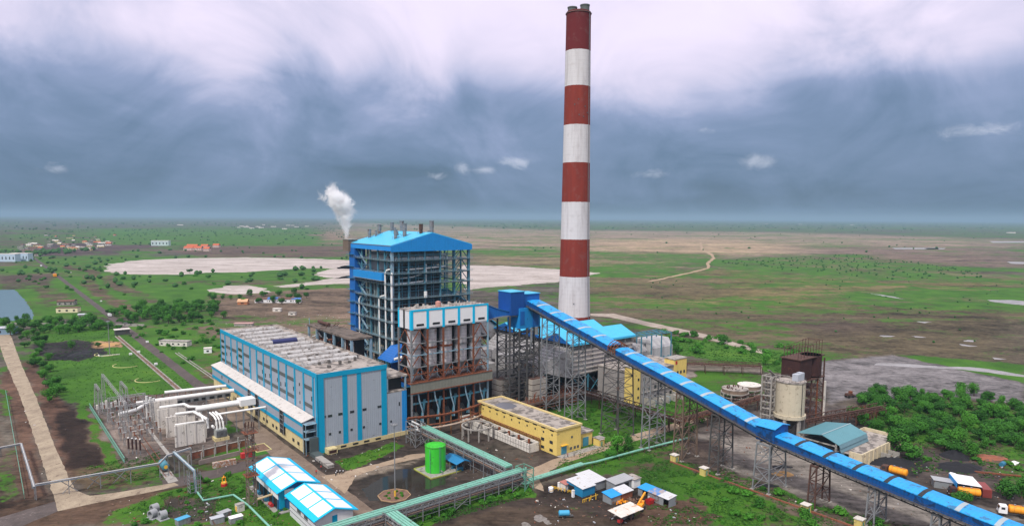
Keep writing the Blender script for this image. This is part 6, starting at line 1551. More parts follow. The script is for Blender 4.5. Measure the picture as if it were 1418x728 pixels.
b = B(); b.box(-.2, 2.2, -.2, 3.4, 4.4, 4.55); b.bar((0, 0, 0), (2, 0, 3), .12); b.bar((0, 3.2, 0), (0, 0, 3), .12); b.tube([(1, .5, 4.8), (1, 3, 4.8)], .35, 8); b.build('platform', m_gsteel, t)
t = thing('light_mast', 'tall slim light mast in an octagonal kerbed bed on the wet yard', 'light mast', 95.5, 177)
b = B(); b.tube([(0, 0, 0), (0, 0, 22.5)], [.22, .1], 10); b.build('pole', m_gsteel, t)
b = B(); b.tube([(0, 0, 0.1), (0, 0, 1.9)], .3, 10); b.build('yellow_foot', m_gold, t)
b = B(); b.tube([(0, 0, 22.2), (0, 0, 22.5)], .8, 10)
for k in range(6): a = k * 1.047; b.box(math.cos(a) * .9 - .2, math.cos(a) * .9 + .2, math.sin(a) * .9 - .2, math.sin(a) * .9 + .2, 22.3, 22.7)
b.build('lamp_head', m_gsteel, t)
t = thing('planting_bed', 'octagonal kerbed planting bed around the light mast foot', 'planting bed', 95.5, 177.5)
b = B()
for k in range(8): a, c = 6.283 * k / 8 + .2, 6.283 * (k + 1) / 8 + .2; b.bar((5 * math.cos(a), 5 * math.sin(a), .12), (5 * math.cos(c), 5 * math.sin(c), .12), .22, .3)
b.build('kerb', M('ochre_kerb', (.38, .25, .14), .8, var=.25), t)
b = B(); b.prism([(4.9 * math.cos(6.283 * k / 8 + .2), 4.9 * math.sin(6.283 * k / 8 + .2)) for k in range(8)], .02, .1); b.build('soil', m_scrap, t)
for k in range(7): o = bush(700, 600, .45, 'small shrub inside the octagonal planting bed', 'shrubs in the octagonal bed'); a = k * .9; o.location = W(95.5 + 2.6 * math.cos(a), 177.5 + 2.6 * math.sin(a), 0)
t = thing('light_mast', 'tall slim light mast on the far green lawn by the gate road', 'light mast', 59.4, 470.6)
b = B(); b.tube([(0, 0, 0), (0, 0, 20.6)], [.3, .14], 8); b.build('pole', m_gsteel, t); b = B(); b.tube([(0, 0, 20.3), (0, 0, 20.8)], 1., 8); b.build('lamp_head', m_gsteel, t)
b = B(); b.box(-6, 5, -3, -2.4, 0, .5); b.box(-6, -5.4, -3, 3, 0, .4); b.build('kerb', m_concw, t)

# ------------------------------------------------------------ blue and white sheds
def shed(label, u, v, w, L, eave, ridge, xr, front, sidemats, over=1.1):
    t = thing('industrial_shed', label, 'shed', u, v)
    b = B(); b.extr([(0, 0), (0, eave), (xr, ridge), (w, eave), (w, 0)], 'y', 0, L); b.build('wall', sidemats, t)
    ex = over; k1 = (ridge - eave) / xr; k2 = (ridge - eave) / (w - xr)
    zl, zr = eave - k1 * ex, eave - k2 * ex
    b = B(); b.extr([(-ex, zl), (xr, ridge + .02), (w + ex, zr), (w + ex, zr + .22), (xr, ridge + .26), (-ex, zl + .22)], 'y', -ex, L + ex); rf = b.build('roof', m_trimb, t)
    m_rw = M('white_roof_sheet', (.80, .80, .80), .5, var=.05, corr=('Y', 1.))
    for k in range(3):
        y0, y1 = L * k / 3 + .38, L * (k + 1) / 3 - .38
        if k == 0: y0 = -ex + .7
        if k == 2: y1 = L + ex - .9
        x0 = -ex + 1.5; z0 = eave + k1 * (x0) + .245; x1 = xr - .38; z1 = eave + k1 * x1 + .245
        b = B(); b.add([(x0, y0, z0), (x1, y0, z1), (x1, y1, z1), (x0, y1, z0), (x0, y0, z0 + .06), (x1, y0, z1 + .06), (x1, y1, z1 + .06), (x0, y1, z0 + .06)], [(0, 3, 2, 1), (4, 5, 6, 7), (0, 1, 5, 4), (1, 2, 6, 5), (2, 3, 7, 6), (3, 0, 4, 7)]); b.build('white_roof_panel', m_rw, rf)
        x0 = xr + .38; z0 = ridge - k2 * .38 + .245; x1 = w + ex - 1.4; z1 = eave - k2 * (x1 - w) + .245
        b = B(); b.add([(x0, y0, z0), (x1, y0, z1), (x1, y1, z1), (x0, y1, z0), (x0, y0, z0 + .06), (x1, y0, z1 + .06), (x1, y1, z1 + .06), (x0, y1, z0 + .06)], [(0, 3, 2, 1), (4, 5, 6, 7), (0, 1, 5, 4), (1, 2, 6, 5), (2, 3, 7, 6), (3, 0, 4, 7)]); b.build('white_roof_panel', m_rw, rf)
    return t
m_sblue = M('shed_blue_wall', (.02, .14, .36), .5, var=.1, corr=('X', .8), streak=.15)
t = shed('larger blue and white gabled shed left of the road at the turbine hall corner', 63.8, 187.4, 11, 23.6, 6.4, 8.2, 4.9, None, m_sblue)
for x0, x1 in ((.1, 1.4), (4.2, 5.6)): B().box(x0 - (.2 if x0 < 1 else 0), x1, -.16, -.004, 2 if x0 > 1 else 1, 6.3).build('cyan_panel', m_trim, t)
for x0, x1 in ((1.42, 4.18), (5.62, 10.9)): B().box(x0, x1, -.12, -.004, 3.6, 6.3).build('white_panel', m_white, t)
for y0, y1 in ((1, 7), (7.6, 14.5), (15, 23)): B().box(-.14, -.004, y0, y1, 3.4, 6.2).build('white_side_panel', m_white, t)
B().box(-.1, -.004, 1.5, 22.5, .2, 3.2).build('open_bay', m_dark, t)
for y in (1, 5, 9, 13, 17, 22.8): B().box(-.3, -.101, y, y + .3, 0, 3.4).build('bay_post', m_bluep, t)
b = B(); b.box(-1.6, 11, -1.6, 24, .02, .25); b.build('plinth', m_conc, t)
for k, y in enumerate((4, 9, 15)): b = B(); b.tube([(-.9, y, .9), (-.9, y + 2, .9)], .55, 10); b.build('engine', m_bluep if k else m_red, t)
b = B(); b.tube([(-4.5, 5.5, 3.2), (-.2, 5.5, 3.6)], .35, 8); b.build('exhaust_pipe', M('ochre_pipe', (.5, .38, .22), .6), t)
t = shed('smaller blue and white gabled shed next to the mint pipe bridge at the bottom', 65.4, 164.4, 10.4, 19.4, 6.0, 7.8, 4.8, None, m_whitec)
for z in (1.5, 2.8, 4.1, 5.3): B().box(-.08, -.004, 0, 19.4, z, z + .1).build('cladding_seam', m_louvre, t)
B().box(4.4, 5.8, -.14, -.004, .2, 5.6).build('cyan_panel', m_trim, t); B().box(5.82, 10.3, -.1, -.004, 3.4, 5.9).build('white_panel', m_white, t); B().box(5.82, 10.3, -.1, -.004, 0, 3.3).build('blue_panel', m_sblue, t)
for y in (6, 11): B().box(-.12, -.004, y, y + 2.4, 3.2, 4.6).build('louvre_window', m_louvre, t)
for k, (x, y) in enumerate(((-2.8, 2.5), (-2.6, -.2), (-4, 1))):
    t = thing('vessel', ['upright grey vessel at the left wall of the smaller shed', 'upright grey vessel under the mint bridge by the smaller shed', 'slim grey vessel farthest from the wall of the smaller shed'][k], 'vessel', 65.4 + x, 164.4 + y)
    b = B(); b.tube([(0, 0, .5), (0, 0, 3.4), (0, 0, 3.8)], [.75, .75, .3], 14); b.build('shell', m_gsteel, t); b = B(); b.tube([(0, 0, 0), (0, 0, .5)], .8, 12); b.build('skirt', m_dsteel, t)

# ------------------------------------------------------------ left pipe trestle and ground pipes
def piperun(label, pts, r, mat, posts=True, name='pipe_trestle', flat=False, cat='pipe run', spacing=8):
    t = thing(name, label, cat, pts[0][0], pts[0][1])
    P = [(p[0] - pts[0][0], p[1] - pts[0][1], p[2]) for p in pts]
    if flat:
        for o in (-.26, 0, .26):
            b = B(); 
            for p, q in zip(P[:-1], P[1:]): 
                d = Vector(q) - Vector(p); n_ = Vector((-d.y, d.x, 0)); n_ = n_.normalized() if n_.length > .1 else Vector((1, 0, 0))
                b.tube([Vector(p) + n_ * o, Vector(q) + n_ * o], r * .62, 7)
            b.build('pipe', mat if o else m_mint if mat is m_mint else m_pipe, t)
        b = B()
        for p, q in zip(P[:-1], P[1:]): b.bar((p[0], p[1], p[2] - .45), (q[0], q[1], q[2] - .45), 0.7, .12)
        b.build('cable_tray', M('blue_grey_tray', (.16, .20, .24), .6, var=.2), t)
    else: B().tube(P, r, 8).build('pipe', mat, t)
    if posts:
        for p, q in zip(P[:-1], P[1:]):
            L = (Vector(q) - Vector(p)).length
            if abs(q[2] - p[2]) > L * .6: continue
            n_ = max(1, int(L / spacing))
            for k in range(n_ + 1):
                s_ = k / n_; x, y, z = (lerp(p[i], q[i], s_) for i in range(3))
                if z > .8: B().bar((x, y, 0), (x, y, z - .5), .22).build('post', m_gsteel, t)
    return t
t = piperun('blue grey pipe trestle crossing the concrete road at the lower left', [(9.2, 240.3, 4.9), (42, 236.6, 5.1), (44.5, 236.6, 7.3), (52, 238.5, 7.6)], .16, m_gsteel, flat=True, spacing=7)
b = B()
for x0 in (6.5, 13, 20): b.bar((x0, -.2, .3), (x0 + 4, -.5, 4.2), .18); b.bar((x0 + 4, -.5, .3), (x0, -.2, 4.2), .18)
b.build('bracing', m_gsteel, t)
piperun('tall bundle of grey pipes stepping down from the trestle by the red brick wall', [(46.6, 237.6, 7.6), (47.9, 216.4, 7.4), (48.0, 215.6, .8)], .18, m_steell, flat=True, spacing=5)
t = thing('pipe_portal', 'tall slim steel portal carrying the pipe bundle over the lower road', 'pipe portal', 46.2, 215)
for x in (0, 3):
    for y in (0, 3): B().bar((x, y, 0), (x, y, 7.2), .2).build('post', m_gsteel, t)
b = B()
for z in np.arange(1, 7, 1.2): b.bar((0, 0, z), (3, 0, z), .1); b.bar((0, 0, z), (0, 3, z), .1)
b.build('rung', m_gsteel, t)
piperun('mint pipe lying in a zigzag over the waste ground to the bottom edge', [(48.3, 215.5, .7), (48.1, 207.8, .7), (56.4, 206.6, .7), (57.6, 196.5, .7), (57.8, 178, .8)], .3, m_mint, flat=False, posts=True, name='ground_pipe', spacing=4)
piperun('grey low pipeline at the far left edge joining the pipe trestle', [(-8, 291, 3.4), (2, 291.6, 3.6), (7.9, 292.4, 3.6), (8.9, 241, 4.0)], .2, m_gsteel, flat=True, spacing=9)
t = thing('boundary_fence', 'thin mint coloured boundary fence left of the concrete road', 'fence', 6.4, 243.5, 0, R(90))
b = B(); b.bar((0, 0, 1.7), (152, .2, 1.7), .12, .25); b.bar((0, 0, .8), (152, .2, .8), .06); b.build('rail', m_mintd, t)
for k in range(39): B().bar((k * 4, 0, 0), (k * 4, 0, 1.8), .1).build('post', m_mintd, t)
t = thing('yard_fence', 'mint topped mesh fence along the left side of the switchyard', 'fence', 35.2, 258.5, 0, R(90))
b = B(); b.bar((0, 0, 1.9), (86, .6, 1.9), .25, .25); b.bar((0, 0, .3), (86, .6, .3), .2, .6)
for k in range(86): b.bar((k, .007 * k, .3), (k + 1, .007 * k, 1.8), .04)
b.build('rail', m_mintd, t)
for k in range(30): B().bar((k * 2.95, .02 * k, 0), (k * 2.95, .02 * k, 2), .1).build('post', m_gsteel, t)
t = thing('yard_fence', 'rusty post and wire fence along the far side of the switchyard', 'fence', 36, 344, 0, R(-3))
b = B(); b.bar((0, 0, 1.7), (45, 0, 1.7), .07); b.bar((0, 0, 1), (45, 0, 1), .06); b.build('rail', m_rustd, t)
for k in range(19): B().bar((k * 2.5, 0, 0), (k * 2.5, 0, 2.2), .2).build('post', m_rust, t)
t = thing('drain_kerb', 'pale kerbed drain along the left edge of the gate road', 'drain', 74.5, 350, 0, R(90))
b = B(); b.box(0, 190, 0, .5, 0, .4); b.box(0, 190, 2.2, 2.7, 0, .4); b.build('kerb', m_conc, t)
b = B(); b.box(0, 190, .5, 2.2, .02, .05); b.build('channel', m_scrap, t)
t = thing('drain_kerb', 'pale kerbed drain along the right edge of the gate road', 'drain', 94, 352, 0, R(90))
b = B(); b.box(0, 100, 0, .4, 0, .4); b.box(0, 100, 1.6, 2., 0, .4); b.build('kerb', m_conc, t)
for (px, py, r_, lab) in ((208, 525, 7, 'curved pale yellow kerb ring on the lawn, nearer the switchyard'), (177, 505, 7.5, 'curved pale yellow kerb ring on the lawn, middle one'), (149, 490, 7, 'curved pale yellow kerb ring on the lawn, by the far light mast')):
    u, v = uv(px, py); t = thing('lawn_kerb', lab, 'kerb ring', u, v); b = B()
    for k in range(9, 26): a, c = R(k * 10 + 40), R((k + 1) * 10 + 40); b.bar((r_ * math.cos(a), r_ * math.sin(a), .1), (r_ * math.cos(c), r_ * math.sin(c), .1), .3, .3)
    b.build('kerb', M('pale_yellow_kerb', (.6, .55, .25), .8, var=.3), t)

# ------------------------------------------------------------ switchyard
FW = [(52.8, 265.2, 'front'), (52.6, 279, 'second'), (52.2, 292, 'third'), (52, 306, 'fourth')]
for u, v, w in FW:
    t = thing('fire_wall', 'tall pale concrete fire wall in the switchyard, %s of the four from the camera' % w, 'fire wall', u, v)
    b = B(); b.box(0, 10.2, 0, .5, 0, 8); b.build('panel', m_concw, t)
    for x in (-.1, 3.2, 6.6, 9.8): B().box(x, x + .5, -.2, .7, 0, 8.1).build('pier', m_concw, t)
t = thing('fire_wall', 'narrow pale concrete fire wall beside the transformer', 'fire wall', 64.6, 270, 0, R(90))
b = B(); b.box(0, 9, 0, .5, 0, 8); b.build('panel', m_concw, t); b = B(); b.box(-.1, .4, -.2, .7, 0, 8.2); b.build('pier', m_concw, t)
def tubeline(label, pts, r, mt=None, post=None):
    t = thing('bus_duct', label, 'bus duct', pts[0][0], pts[0][1])
    P = [(p[0] - pts[0][0], p[1] - pts[0][1], p[2]) for p in pts]
    B().tube(P, r, 14).build('tube', mt or m_wpipe, t, smooth=True)
    L = Vector(P[-1]) - Vector(P[0])
    for k in (post or []):
        x, y, z = Vector(P[0]) + L * k; 
        for o in (-.5, .5): B().bar((x, y + o, 0), (x, y + o, max(P[0][2], P[-1][2]) - r), .16).build('post', m_gsteel, t)
    return t
tubeline('thick white bus duct running from the transformer bay into the turbine hall annex', [(64, 282, 8.6), (86.5, 280.5, 8.8)], 1.2, post=(.2, .5, .8))
t = thing('bus_duct_box', 'white box joint where the thick bus duct enters the hall', 'duct box', 80, 277.6); b = B(); b.box(0, 6, 0, 5.4, 7.8, 10.4); b.build('casing', m_wpipe, t); b = B(); b.bar((1, 1, 0), (1, 1, 7.8), .2); b.bar((5, 1, 0), (5, 1, 7.8), .2); b.build('post', m_gsteel, t)
tubeline('slim white bus duct right of the transformer with a downward leg', [(68.5, 271, 4), (68.5, 271, 8.2), (87, 268.5, 8.6)], .42, post=(.4, .55, .7, .85))
tubeline('long white bus duct along the far switchyard edge, upper one', [(61, 324, 7), (86, 320, 7)], .7, post=(.2, .5, .8))
tubeline('long white bus duct along the far switchyard edge, lower one', [(48, 313, 6.8), (86, 308, 7.4)], .85, post=(.1, .3, .5, .7, .9))
tubeline('white bus duct elbow crossing over the fire walls', [(40, 301, 6.5), (46, 303, 6.5), (52, 310, 7)], .7, post=(.3,))
tubeline('white bus duct leg descending between the second and third fire walls', [(53, 293, 8.6), (62, 292, 8.7), (62.8, 287, 8.6), (66, 285, 8.6), (66, 283, 5)], .6)
tubeline('white bus duct leg over the front fire wall', [(56, 279.6, 8.6), (62.5, 278.6, 8.6), (64.2, 266, 8.4), (64.2, 265.8, 5)], .55)
tubeline('white rail laid along the top of the front fire wall', [(53, 266, 8.3), (62.5, 264.9, 8.3), (63.6, 272, 8.4)], .35)
t = thing('steel_duct_wall', 'grey ribbed cable duct between the white bus ducts', 'cable duct', 60, 313); b = B(); b.box(0, 26, 0, 2, 3.6, 5.6); b.build('casing', m_gsteel, t)
for k in range(8): B().box(k * 3.3 + .4, k * 3.3 + 2.4, -.1, -.004, 3.9, 5).build('opening', m_dark, t)
for k in range(6): B().bar((k * 5 + .5, .3, 0), (k * 5 + .5, .3, 3.6), .3).build('post', m_gsteel, t)
def transformer(u, v, lab, s=1.):
    t = thing('power_transformer', lab, 'transformer', u, v)
    b = B(); b.box(-2, 2, -1.3, 1.3, 1.2, 4.2); b.build('tank', M('transformer_grey', (.36, .38, .36), .5, var=.15, corr=('X', .5), dirt=(.2, .15, .1), dirt_amt=.15), t)
    for y in (-1.8, 1.8):
        b = B()
        for k in range(9): b.box(-1.9 + k * .45, -1.75 + k * .45, y - .45, y + .45, 1.5, 4)
        b.build('radiator', m_gsteel, t)
    for x in (-1.2, 0, 1.2):
        b = B(); b.tube([(x, 0, 4.2), (x, 0, 6.8)], [.32, .2], 10); b.build('bushing', m_wpipe, t)
    b = B(); b.tube([(-2.4, 0, 5.2), (-2.4, 1.8, 5.2)], .5, 10); b.build('conservator', m_wpipe, t)
    b = B(); b.box(-2.6, 2.6, -2.4, 2.4, 0, 1.2); b.build('plinth', m_cream, t)
    return t
transformer(68.5, 265, 'grey power transformer with white ducts beside the narrow fire wall'); transformer(57.5, 272, 'power transformer between the front and second fire walls'); transformer(57, 286, 'power transformer between the second and third fire walls'); transformer(57, 299, 'power transformer between the third and fourth fire walls')
for k, (x, y) in enumerate(((69.2, 267.5), (70.3, 267.5), (71.4, 267.5))): pass
b = B(); t = thing('bus_duct', 'three bent white ducts dropping to the grey transformer', 'bus duct', 67.4, 266)
for k in range(3): B().tube([(k * 1.1, 9, 8.2), (k * 1.1, 3, 8.2), (k * 1.1, 0, 7.4), (k * 1.1, -.8, 5)], .34, 8).build('tube', m_wpipe, t, smooth=True)
t = thing('cooling_fin_stack', 'two tall grey cylinders standing by the white duct elbow', 'cylinder stack', 51.5, 310)
for k in range(3): B().tube([(k * 1.3, 0, 0), (k * 1.3, 0, 10 - k * .7)], .55, 10).build('cylinder', m_pipe, t)
def portal(u, v, w, h, lab, rot=0):
    t = thing('gantry', lab, 'lattice gantry', u, v, 0, rot, 'lattice gantries of the switchyard')
    b = B(); mt = M('galvanised_lattice', (.33, .33, .33), .5, metal=.2, var=.2)
    for x in (0, w):
        def P(z, x=x): s_ = .85 - .5 * z / h; return [(x - s_, -s_, z), (x + s_, -s_, z), (x + s_, s_, z), (x - s_, s_, z)]
        c = B()
        for p, q in zip(P(0), P(h)): c.bar(p, q, .13)
        lattice(c, P, 0, h, 9, .08); c.build('tower_leg', mt, t)
    c = B()
    for y in (-.35, .35):
        for z in (h, h - .8): c.bar((0, y, z), (w, y, z), .11)
        for k in range(10): c.bar((w * k / 10, y, h), (w * (k + 1) / 10, y, h - .8), .07)
    for k in range(10): c.bar((w * k / 10, -.35, h), (w * (k + 1) / 10, .35, h), .07)
    c.build('cross_beam', mt, t)
    for k in (1, 2, 3): 
        B().tube([(w * k / 4, 0, h - .8), (w * k / 4, 0, h - 2.4)], .14, 7).build('insulator_string', m_brown, t)
    return t
portal(37, 330, 12, 11, 'lattice gantry at the far left end of the switchyard', R(90)); portal(46, 322, 14, 12, 'lattice gantry near the far fence of the switchyard', R(90)); portal(38, 312, 13, 11, 'lattice gantry in the middle left of the switchyard'); portal(40, 296, 11, 11, 'lattice gantry left of the third fire wall'); portal(40.5, 287, 60, 14, 'long horizontal lattice gantry beam running above the left of the switchyard', R(90))
for k, (u, v) in enumerate([(38, 268), (39, 266.6), (40, 265.2), (41, 263.8)]):
    t = thing('arrester', 'dark brown insulator column in the row of four near the yard fence', 'insulator column', u, v, 0, 0, 'row of dark insulator columns')
    B().tube([(0, 0, 0), (0, 0, 2.)], .16, 8).build('stand', m_gsteel, t); b = B()
    for j in range(9): b.tube([(0, 0, 2 + j * .42), (0, 0, 2.2 + j * .42), (0, 0, 2.42 + j * .42)], [.36, .26, .36], 8)
    b.build('insulator', m_brown, t); B().tube([(0, 0, 5.8), (0, 0, 6.1)], .3, 8).build('cap', m_wpipe, t)
rng = random.Random(21)
proto = None
for r_ in range(7):
    for c_ in range(5):
        u, v = 38.5 + c_ * 2.9 + rng.uniform(-.4, .4), 278 + r_ * 8.2 + rng.uniform(-1, 1)
        if proto is None:
            proto = thing('post_insulator', 'slim post insulator on a lattice stand in the gravel of the switchyard', 'insulator', u, v, 0, 0, 'post insulators of the switchyard')
            c = B()
            def P(z): return [(-.25, -.25, z), (.25, -.25, z), (.25, .25, z), (-.25, .25, z)]
            for p, q in zip(P(0), P(3.2)): c.bar(p, q, .08)
            lattice(c, P, 0, 3.2, 4, .05); c.build('stand', m_gsteel, proto)
            c = B()
            for j in range(6): c.tube([(0, 0, 3.2 + j * .3), (0, 0, 3.35 + j * .3), (0, 0, 3.5 + j * .3)], [.22, .14, .22], 7)
            c.build('insulator', m_rust, proto)
            B().box(-.7, .7, -.1, .1, 5, 5.2).build('contact_arm', m_pipe, proto)
        else: place(dup(proto), u, v)
for r_ in range(6):
    t = thing('busbar', 'thin overhead conductor spanning the switchyard gantries', 'conductor', 38 + r_ * 2.4, 276, 0, R(90), 'overhead conductors of the switchyard')
    B().tube([(0, 0, 5.3 + (r_ % 2) * 3.4), (14, 0, 5.1 + (r_ % 2) * 3.2), (28, 0, 5.2 + (r_ % 2) * 3.2), (56, 0, 5.4 + (r_ % 2) * 4)], .05, 5).build('wire', m_gsteel, t)
t = thing('disconnector_bank', 'cluster of pale breaker boxes at the far left corner of the switchyard', 'breakers', 36, 334)
for k in range(7): B().box(k * 1.7, k * 1.7 + 1, 0, 1.2, 1.2, 3.2 + (k % 3) * .7).build('breaker', m_pipe if k % 2 else m_concw, t); B().bar((k * 1.7 + .5, .6, 0), (k * 1.7 + .5, .6, 1.2), .3).build('stand', m_gsteel, t)
t = thing('cable_trench', 'pale covered cable trench crossing the switchyard gravel', 'cable trench', 49, 256, 0, R(90)); B().box(0, 56, -.6, .6, 0, .16).build('cover_slab', m_conc, t)
t = thing('rail_track', 'short pair of transfer rails in front of the fire walls', 'rail track', 44.6, 236, 0, R(90))
for y in (-.9, .9): B().box(0, 60, y - .08, y + .08, 0.02, .2).build('rail', m_rust, t)
B().box(-6, 8, -1.5, 1.5, .02, .12).build('concrete_bed', m_conc, t)
t = thing('tank_wagon', 'teal and yellow cylindrical tank wagon on the rails under the pipe trestle', 'tank wagon', 44.6, 243.5, 0, R(90))
B().tube([(-3, 0, 1.9), (-2.7, 0, 1.9), (2.7, 0, 1.9), (3, 0, 1.9)], [.7, 1.2, 1.2, .7], 20).build('barrel', M('wagon_teal', (.06, .22, .28), .5, var=.25), t, smooth=True)
B().tube([(-3.06, 0, 1.9), (-3.0, 0, 1.9)], .62, 16).build('end_plate', m_gold, t); B().box(-2.8, 2.8, -1, 1, .5, .75).build('chassis', m_dsteel, t)
for x in (-2, 2):
    for y in (-.9, .9): B().tube([(x, y - .1, .45), (x, y + .1, .45)], .42, 12).build('wheel', m_tyre, t)
# red brick wall, lattice mast etc
t = thing('brick_wall', 'weathered red brick wall in front of the transformer yard', 'brick wall', 54, 248.2, 0, R(8))
B().box(0, 22, 0, .4, 0, 2.4).build('wall', m_brick, t); B().box(-.1, 22.1, -.1, .5, 2.4, 2.55).build('coping', m_conc, t)
for k in range(6): B().box(k * 4.2 - .15, k * 4.2 + .25, -.5, -.1, 0, 4.2).build('pier', m_conc, t)
t = thing('brick_wall', 'low crumbling wall between the brick wall and the road', 'wall', 55, 241, 0, R(6)); B().box(0, 14, 0, .4, 0, 1.6).build('wall', M('crumbling_wall', (.25, .2, .18), .9, var=.4), t)
for k in range(6):
    t = thing('concrete_post', 'pale concrete fence post standing along the red brick wall', 'post', 52 + k * 4.4, 243 + k * .5, 0, 0, 'concrete posts along the brick wall'); B().box(-.15, .15, -.15, .15, 0, 3.4).build('shaft', m_conc, t); B().bar((0, 0, 3.4), (.5, 0, 3.9), .15).build('angled_arm', m_conc, t)
t = thing('rusty_cabinets', 'row of rusty white steel cabinets at the roadside below the brick wall', 'cabinets', 57.8, 234.6, 0, R(-3))
for k in range(4): B().box(k * 1.9, k * 1.9 + 1.8, 0, 1.3, 0, 1.9).build('cabinet', M('rusty_white', (.45, .4, .36), .7, var=.2, sc_=.8, dirt=(.28, .12, .05), dirt_amt=.55), t)
t = thing('water_tank', 'small red tank standing beside the lattice mast at the roadside', 'tank', 70, 238.8); B().box(-1.8, 1.8, -.9, .9, .2, 1.9).build('body', m_red, t); B().box(-1.9, 1.9, -1, 1, 0, .2).build('skid', m_dsteel, t)
t = thing('lattice_mast', 'tall rusty lattice mast with three platforms left of the larger shed', 'lattice mast', 58.8, 196.6)
def P(z): s_ = 1.15 - .25 * z / 24; return [(-s_, -s_, z), (s_, -s_, z), (s_, s_, z), (-s_, s_, z)]
for p, q in zip(P(0), P(24)): B().bar(p, q, .24).build('leg', M('brown_grey_lattice', (.17, .13, .11), .7, var=.3, dirt=(.22, .09, .05), dirt_amt=.2), t)
b = B(); lattice(b, P, 0, 24, 16, .12); b.build('bracing', M('brown_grey_lattice', (0, 0, 0)), t)
for z in (9.5, 17, 22.3): B().box(-1.9, 1.9, -1.9, 1.9, z, z + .15).build('platform', m_rust, t)
b = B()
for z in (9.5, 17, 22.3):
    for (a, c) in (((-1.9, -1.9), (1.9, -1.9)), ((-1.9, -1.9), (-1.9, 1.9)), ((1.9, -1.9), (1.9, 1.9)), ((1.9, 1.9), (-1.9, 1.9))): b.bar((*a, z + 1), (*c, z + 1), .07); b.bar((*a, z), (*a, z + 1), .07)
for k in range(9): a = k * .7; b.box(math.cos(a) * 1.3 - .12, math.cos(a) * 1.3 + .12, math.sin(a) * 1.3 - .12, math.sin(a) * 1.3 + .12, 24, 25.2)
b.build('rail_and_lamps', m_rustd, t)
t = thing('kerbed_lawn', 'small kerbed lawn beside the road corner left of the turbine hall', 'kerbed bed', 74.5, 241.5)
b = B(); b.box(0, 5.5, 0, .25, 0, .2); b.box(0, 5.5, 8.2, 8.45, 0, .2); b.box(0, .25, .25, 8.2, 0, .2); b.box(5.25, 5.5, .25, 8.2, 0, .2); b.build('kerb', M('pale_yellow_kerb', (0, 0, 0)), t); B().box(.3, 5.2, .3, 8.15, 0.02, .08).build('bed', m_scrap, t)
gridsheet('lawn', [(72.5, 238), (79, 238), (79, 252), (72.5, 252)], g_green, .015, .3, 1.5)
# ------------------------------------------------------------ tin shacks in the dark yard
def shack(name, label, u, v, w, d, h0, h1, roofm, wallm, rot=0, open_=None, cat='shack'):
    """single-slope shack: height h0 at the front (v=0), h1 at the back"""
    t = thing(name, label, cat, u, v, 0, rot)
    b = B(); b.extr([(0, 0), (0, h0), (d, h1), (d, 0)], 'x', 0, w); b.build('wall', wallm, t)
    k = (h1 - h0) / d
    b = B(); b.extr([(-.35, h0 - .35 * k + .01), (d + .3, h1 + .3 * k + .01), (d + .3, h1 + .3 * k + .11), (-.35, h0 - .35 * k + .11)], 'x', -.3, w + .3); b.build('roof', roofm, t)
    for x0, x1, z1 in (open_ or []): B().box(x0, x1, -.06, -.004, 0, z1).build('doorway', m_dark, t)
    return t
m_wblue = M('hut_blue_wall', (.02, .22, .42), .6, var=.15, corr=('X', .9))
m_wgrey = M('hut_grey_wall', (.24, .26, .27), .6, var=.2, corr=('X', .9), dirt=(.2, .1, .06), dirt_amt=.2)
m_rwhite = M('pale_tin_roof', (.58, .59, .60), .45, var=.1, corr=('X', 1.), dirt=(.35, .28, .22), dirt_amt=.12)
t = shack('tin_shack', 'largest tin shack with pale grey roof and blue walls', 140.3, 141.2, 5.4, 7, 2.7, 3.4, m_rwhite, m_wblue)
B().box(-.08, -.004, 3.6, 6.2, 0, 2.3).build('doorway', m_dark, t)
shack('tin_shack', 'pale roofed tin shack joined behind the blue walled one', 145.9, 142.2, 5.6, 7.4, 2.8, 3.5, m_rwhite, m_wgrey)
shack('tin_shack', 'narrow red roofed lean to on the left of the blue walled shack', 139.2, 147.6, 4.6, 2.2, 2.3, 2.5, M('dusty_red_roof', (.42, .16, .13), .6, var=.15), m_concw)
t = shack('tin_shack', 'long grey tin roof shack behind the small red walled one', 150.6, 137.2, 8.2, 3.8, 2.9, 3.2, M('grey_tin_roof', (.36, .37, .38), .5, var=.12, corr=('X', 1.)), m_wgrey, open_=[(1, 2.6, 2.2), (4, 6.2, 2.2)])
shack('tin_shack', 'white walled flat roofed cabin at the back of the shack group', 158.2, 136.2, 3., 3.6, 2.8, 2.9, m_roofc, m_white)
t = shack('tin_shack', 'small shack with half bright blue half grey roof and red brick side wall', 143.4, 132.2, 4.2, 3.4, 2.2, 2.7, m_tarp, m_wgrey)
shack('tin_shack', 'red walled half of the small shack with the bright blue roof', 147.9, 132.2, 5., 3.4, 2.2, 2.7, m_rwhite, m_brick)
for k, (dy, rm, lab) in enumerate(((8.2, m_tarp, 'blue tarpaulin roofed stall nearest the white cabin in the row on the right'), (4.2, M('patched_blue_roof', (.10, .24, .5), .5, var=.3, dirt=(.4, .32, .28), dirt_amt=.45), 'patched blue roofed stall in the middle of the row on the right'), (.2, m_rwhite, 'pale roofed end stall with a dark doorway in the row on the right'))):
    t = thing('roadside_stall', lab, 'stall', 155.2, 120 + dy)
    b = B(); b.box(0, .12, 0, 3.8, 0, 2.5) if k == 1 else b.box(0, .12, 2, 3.8, 0, 2.5); b.box(3.4, 3.52, 0, 3.8, 0, 2.8); b.box(.12, 3.4, 3.7, 3.8, 0, 2.5); b.box(.12, 3.4, 0, .1, 0, 2.5); b.build('wall', m_wgrey, t)
    b = B(); b.extr([(-.3, 2.5), (3.8, 2.9), (3.8, 3.0), (-.3, 2.6)], 'y', -.1, 3.95); b.build('roof', rm, t)
t = thing('workshop_canopy', 'pale rusty sheet roof on posts over parked machines in the dark yard', 'canopy', 135.2, 120.8)
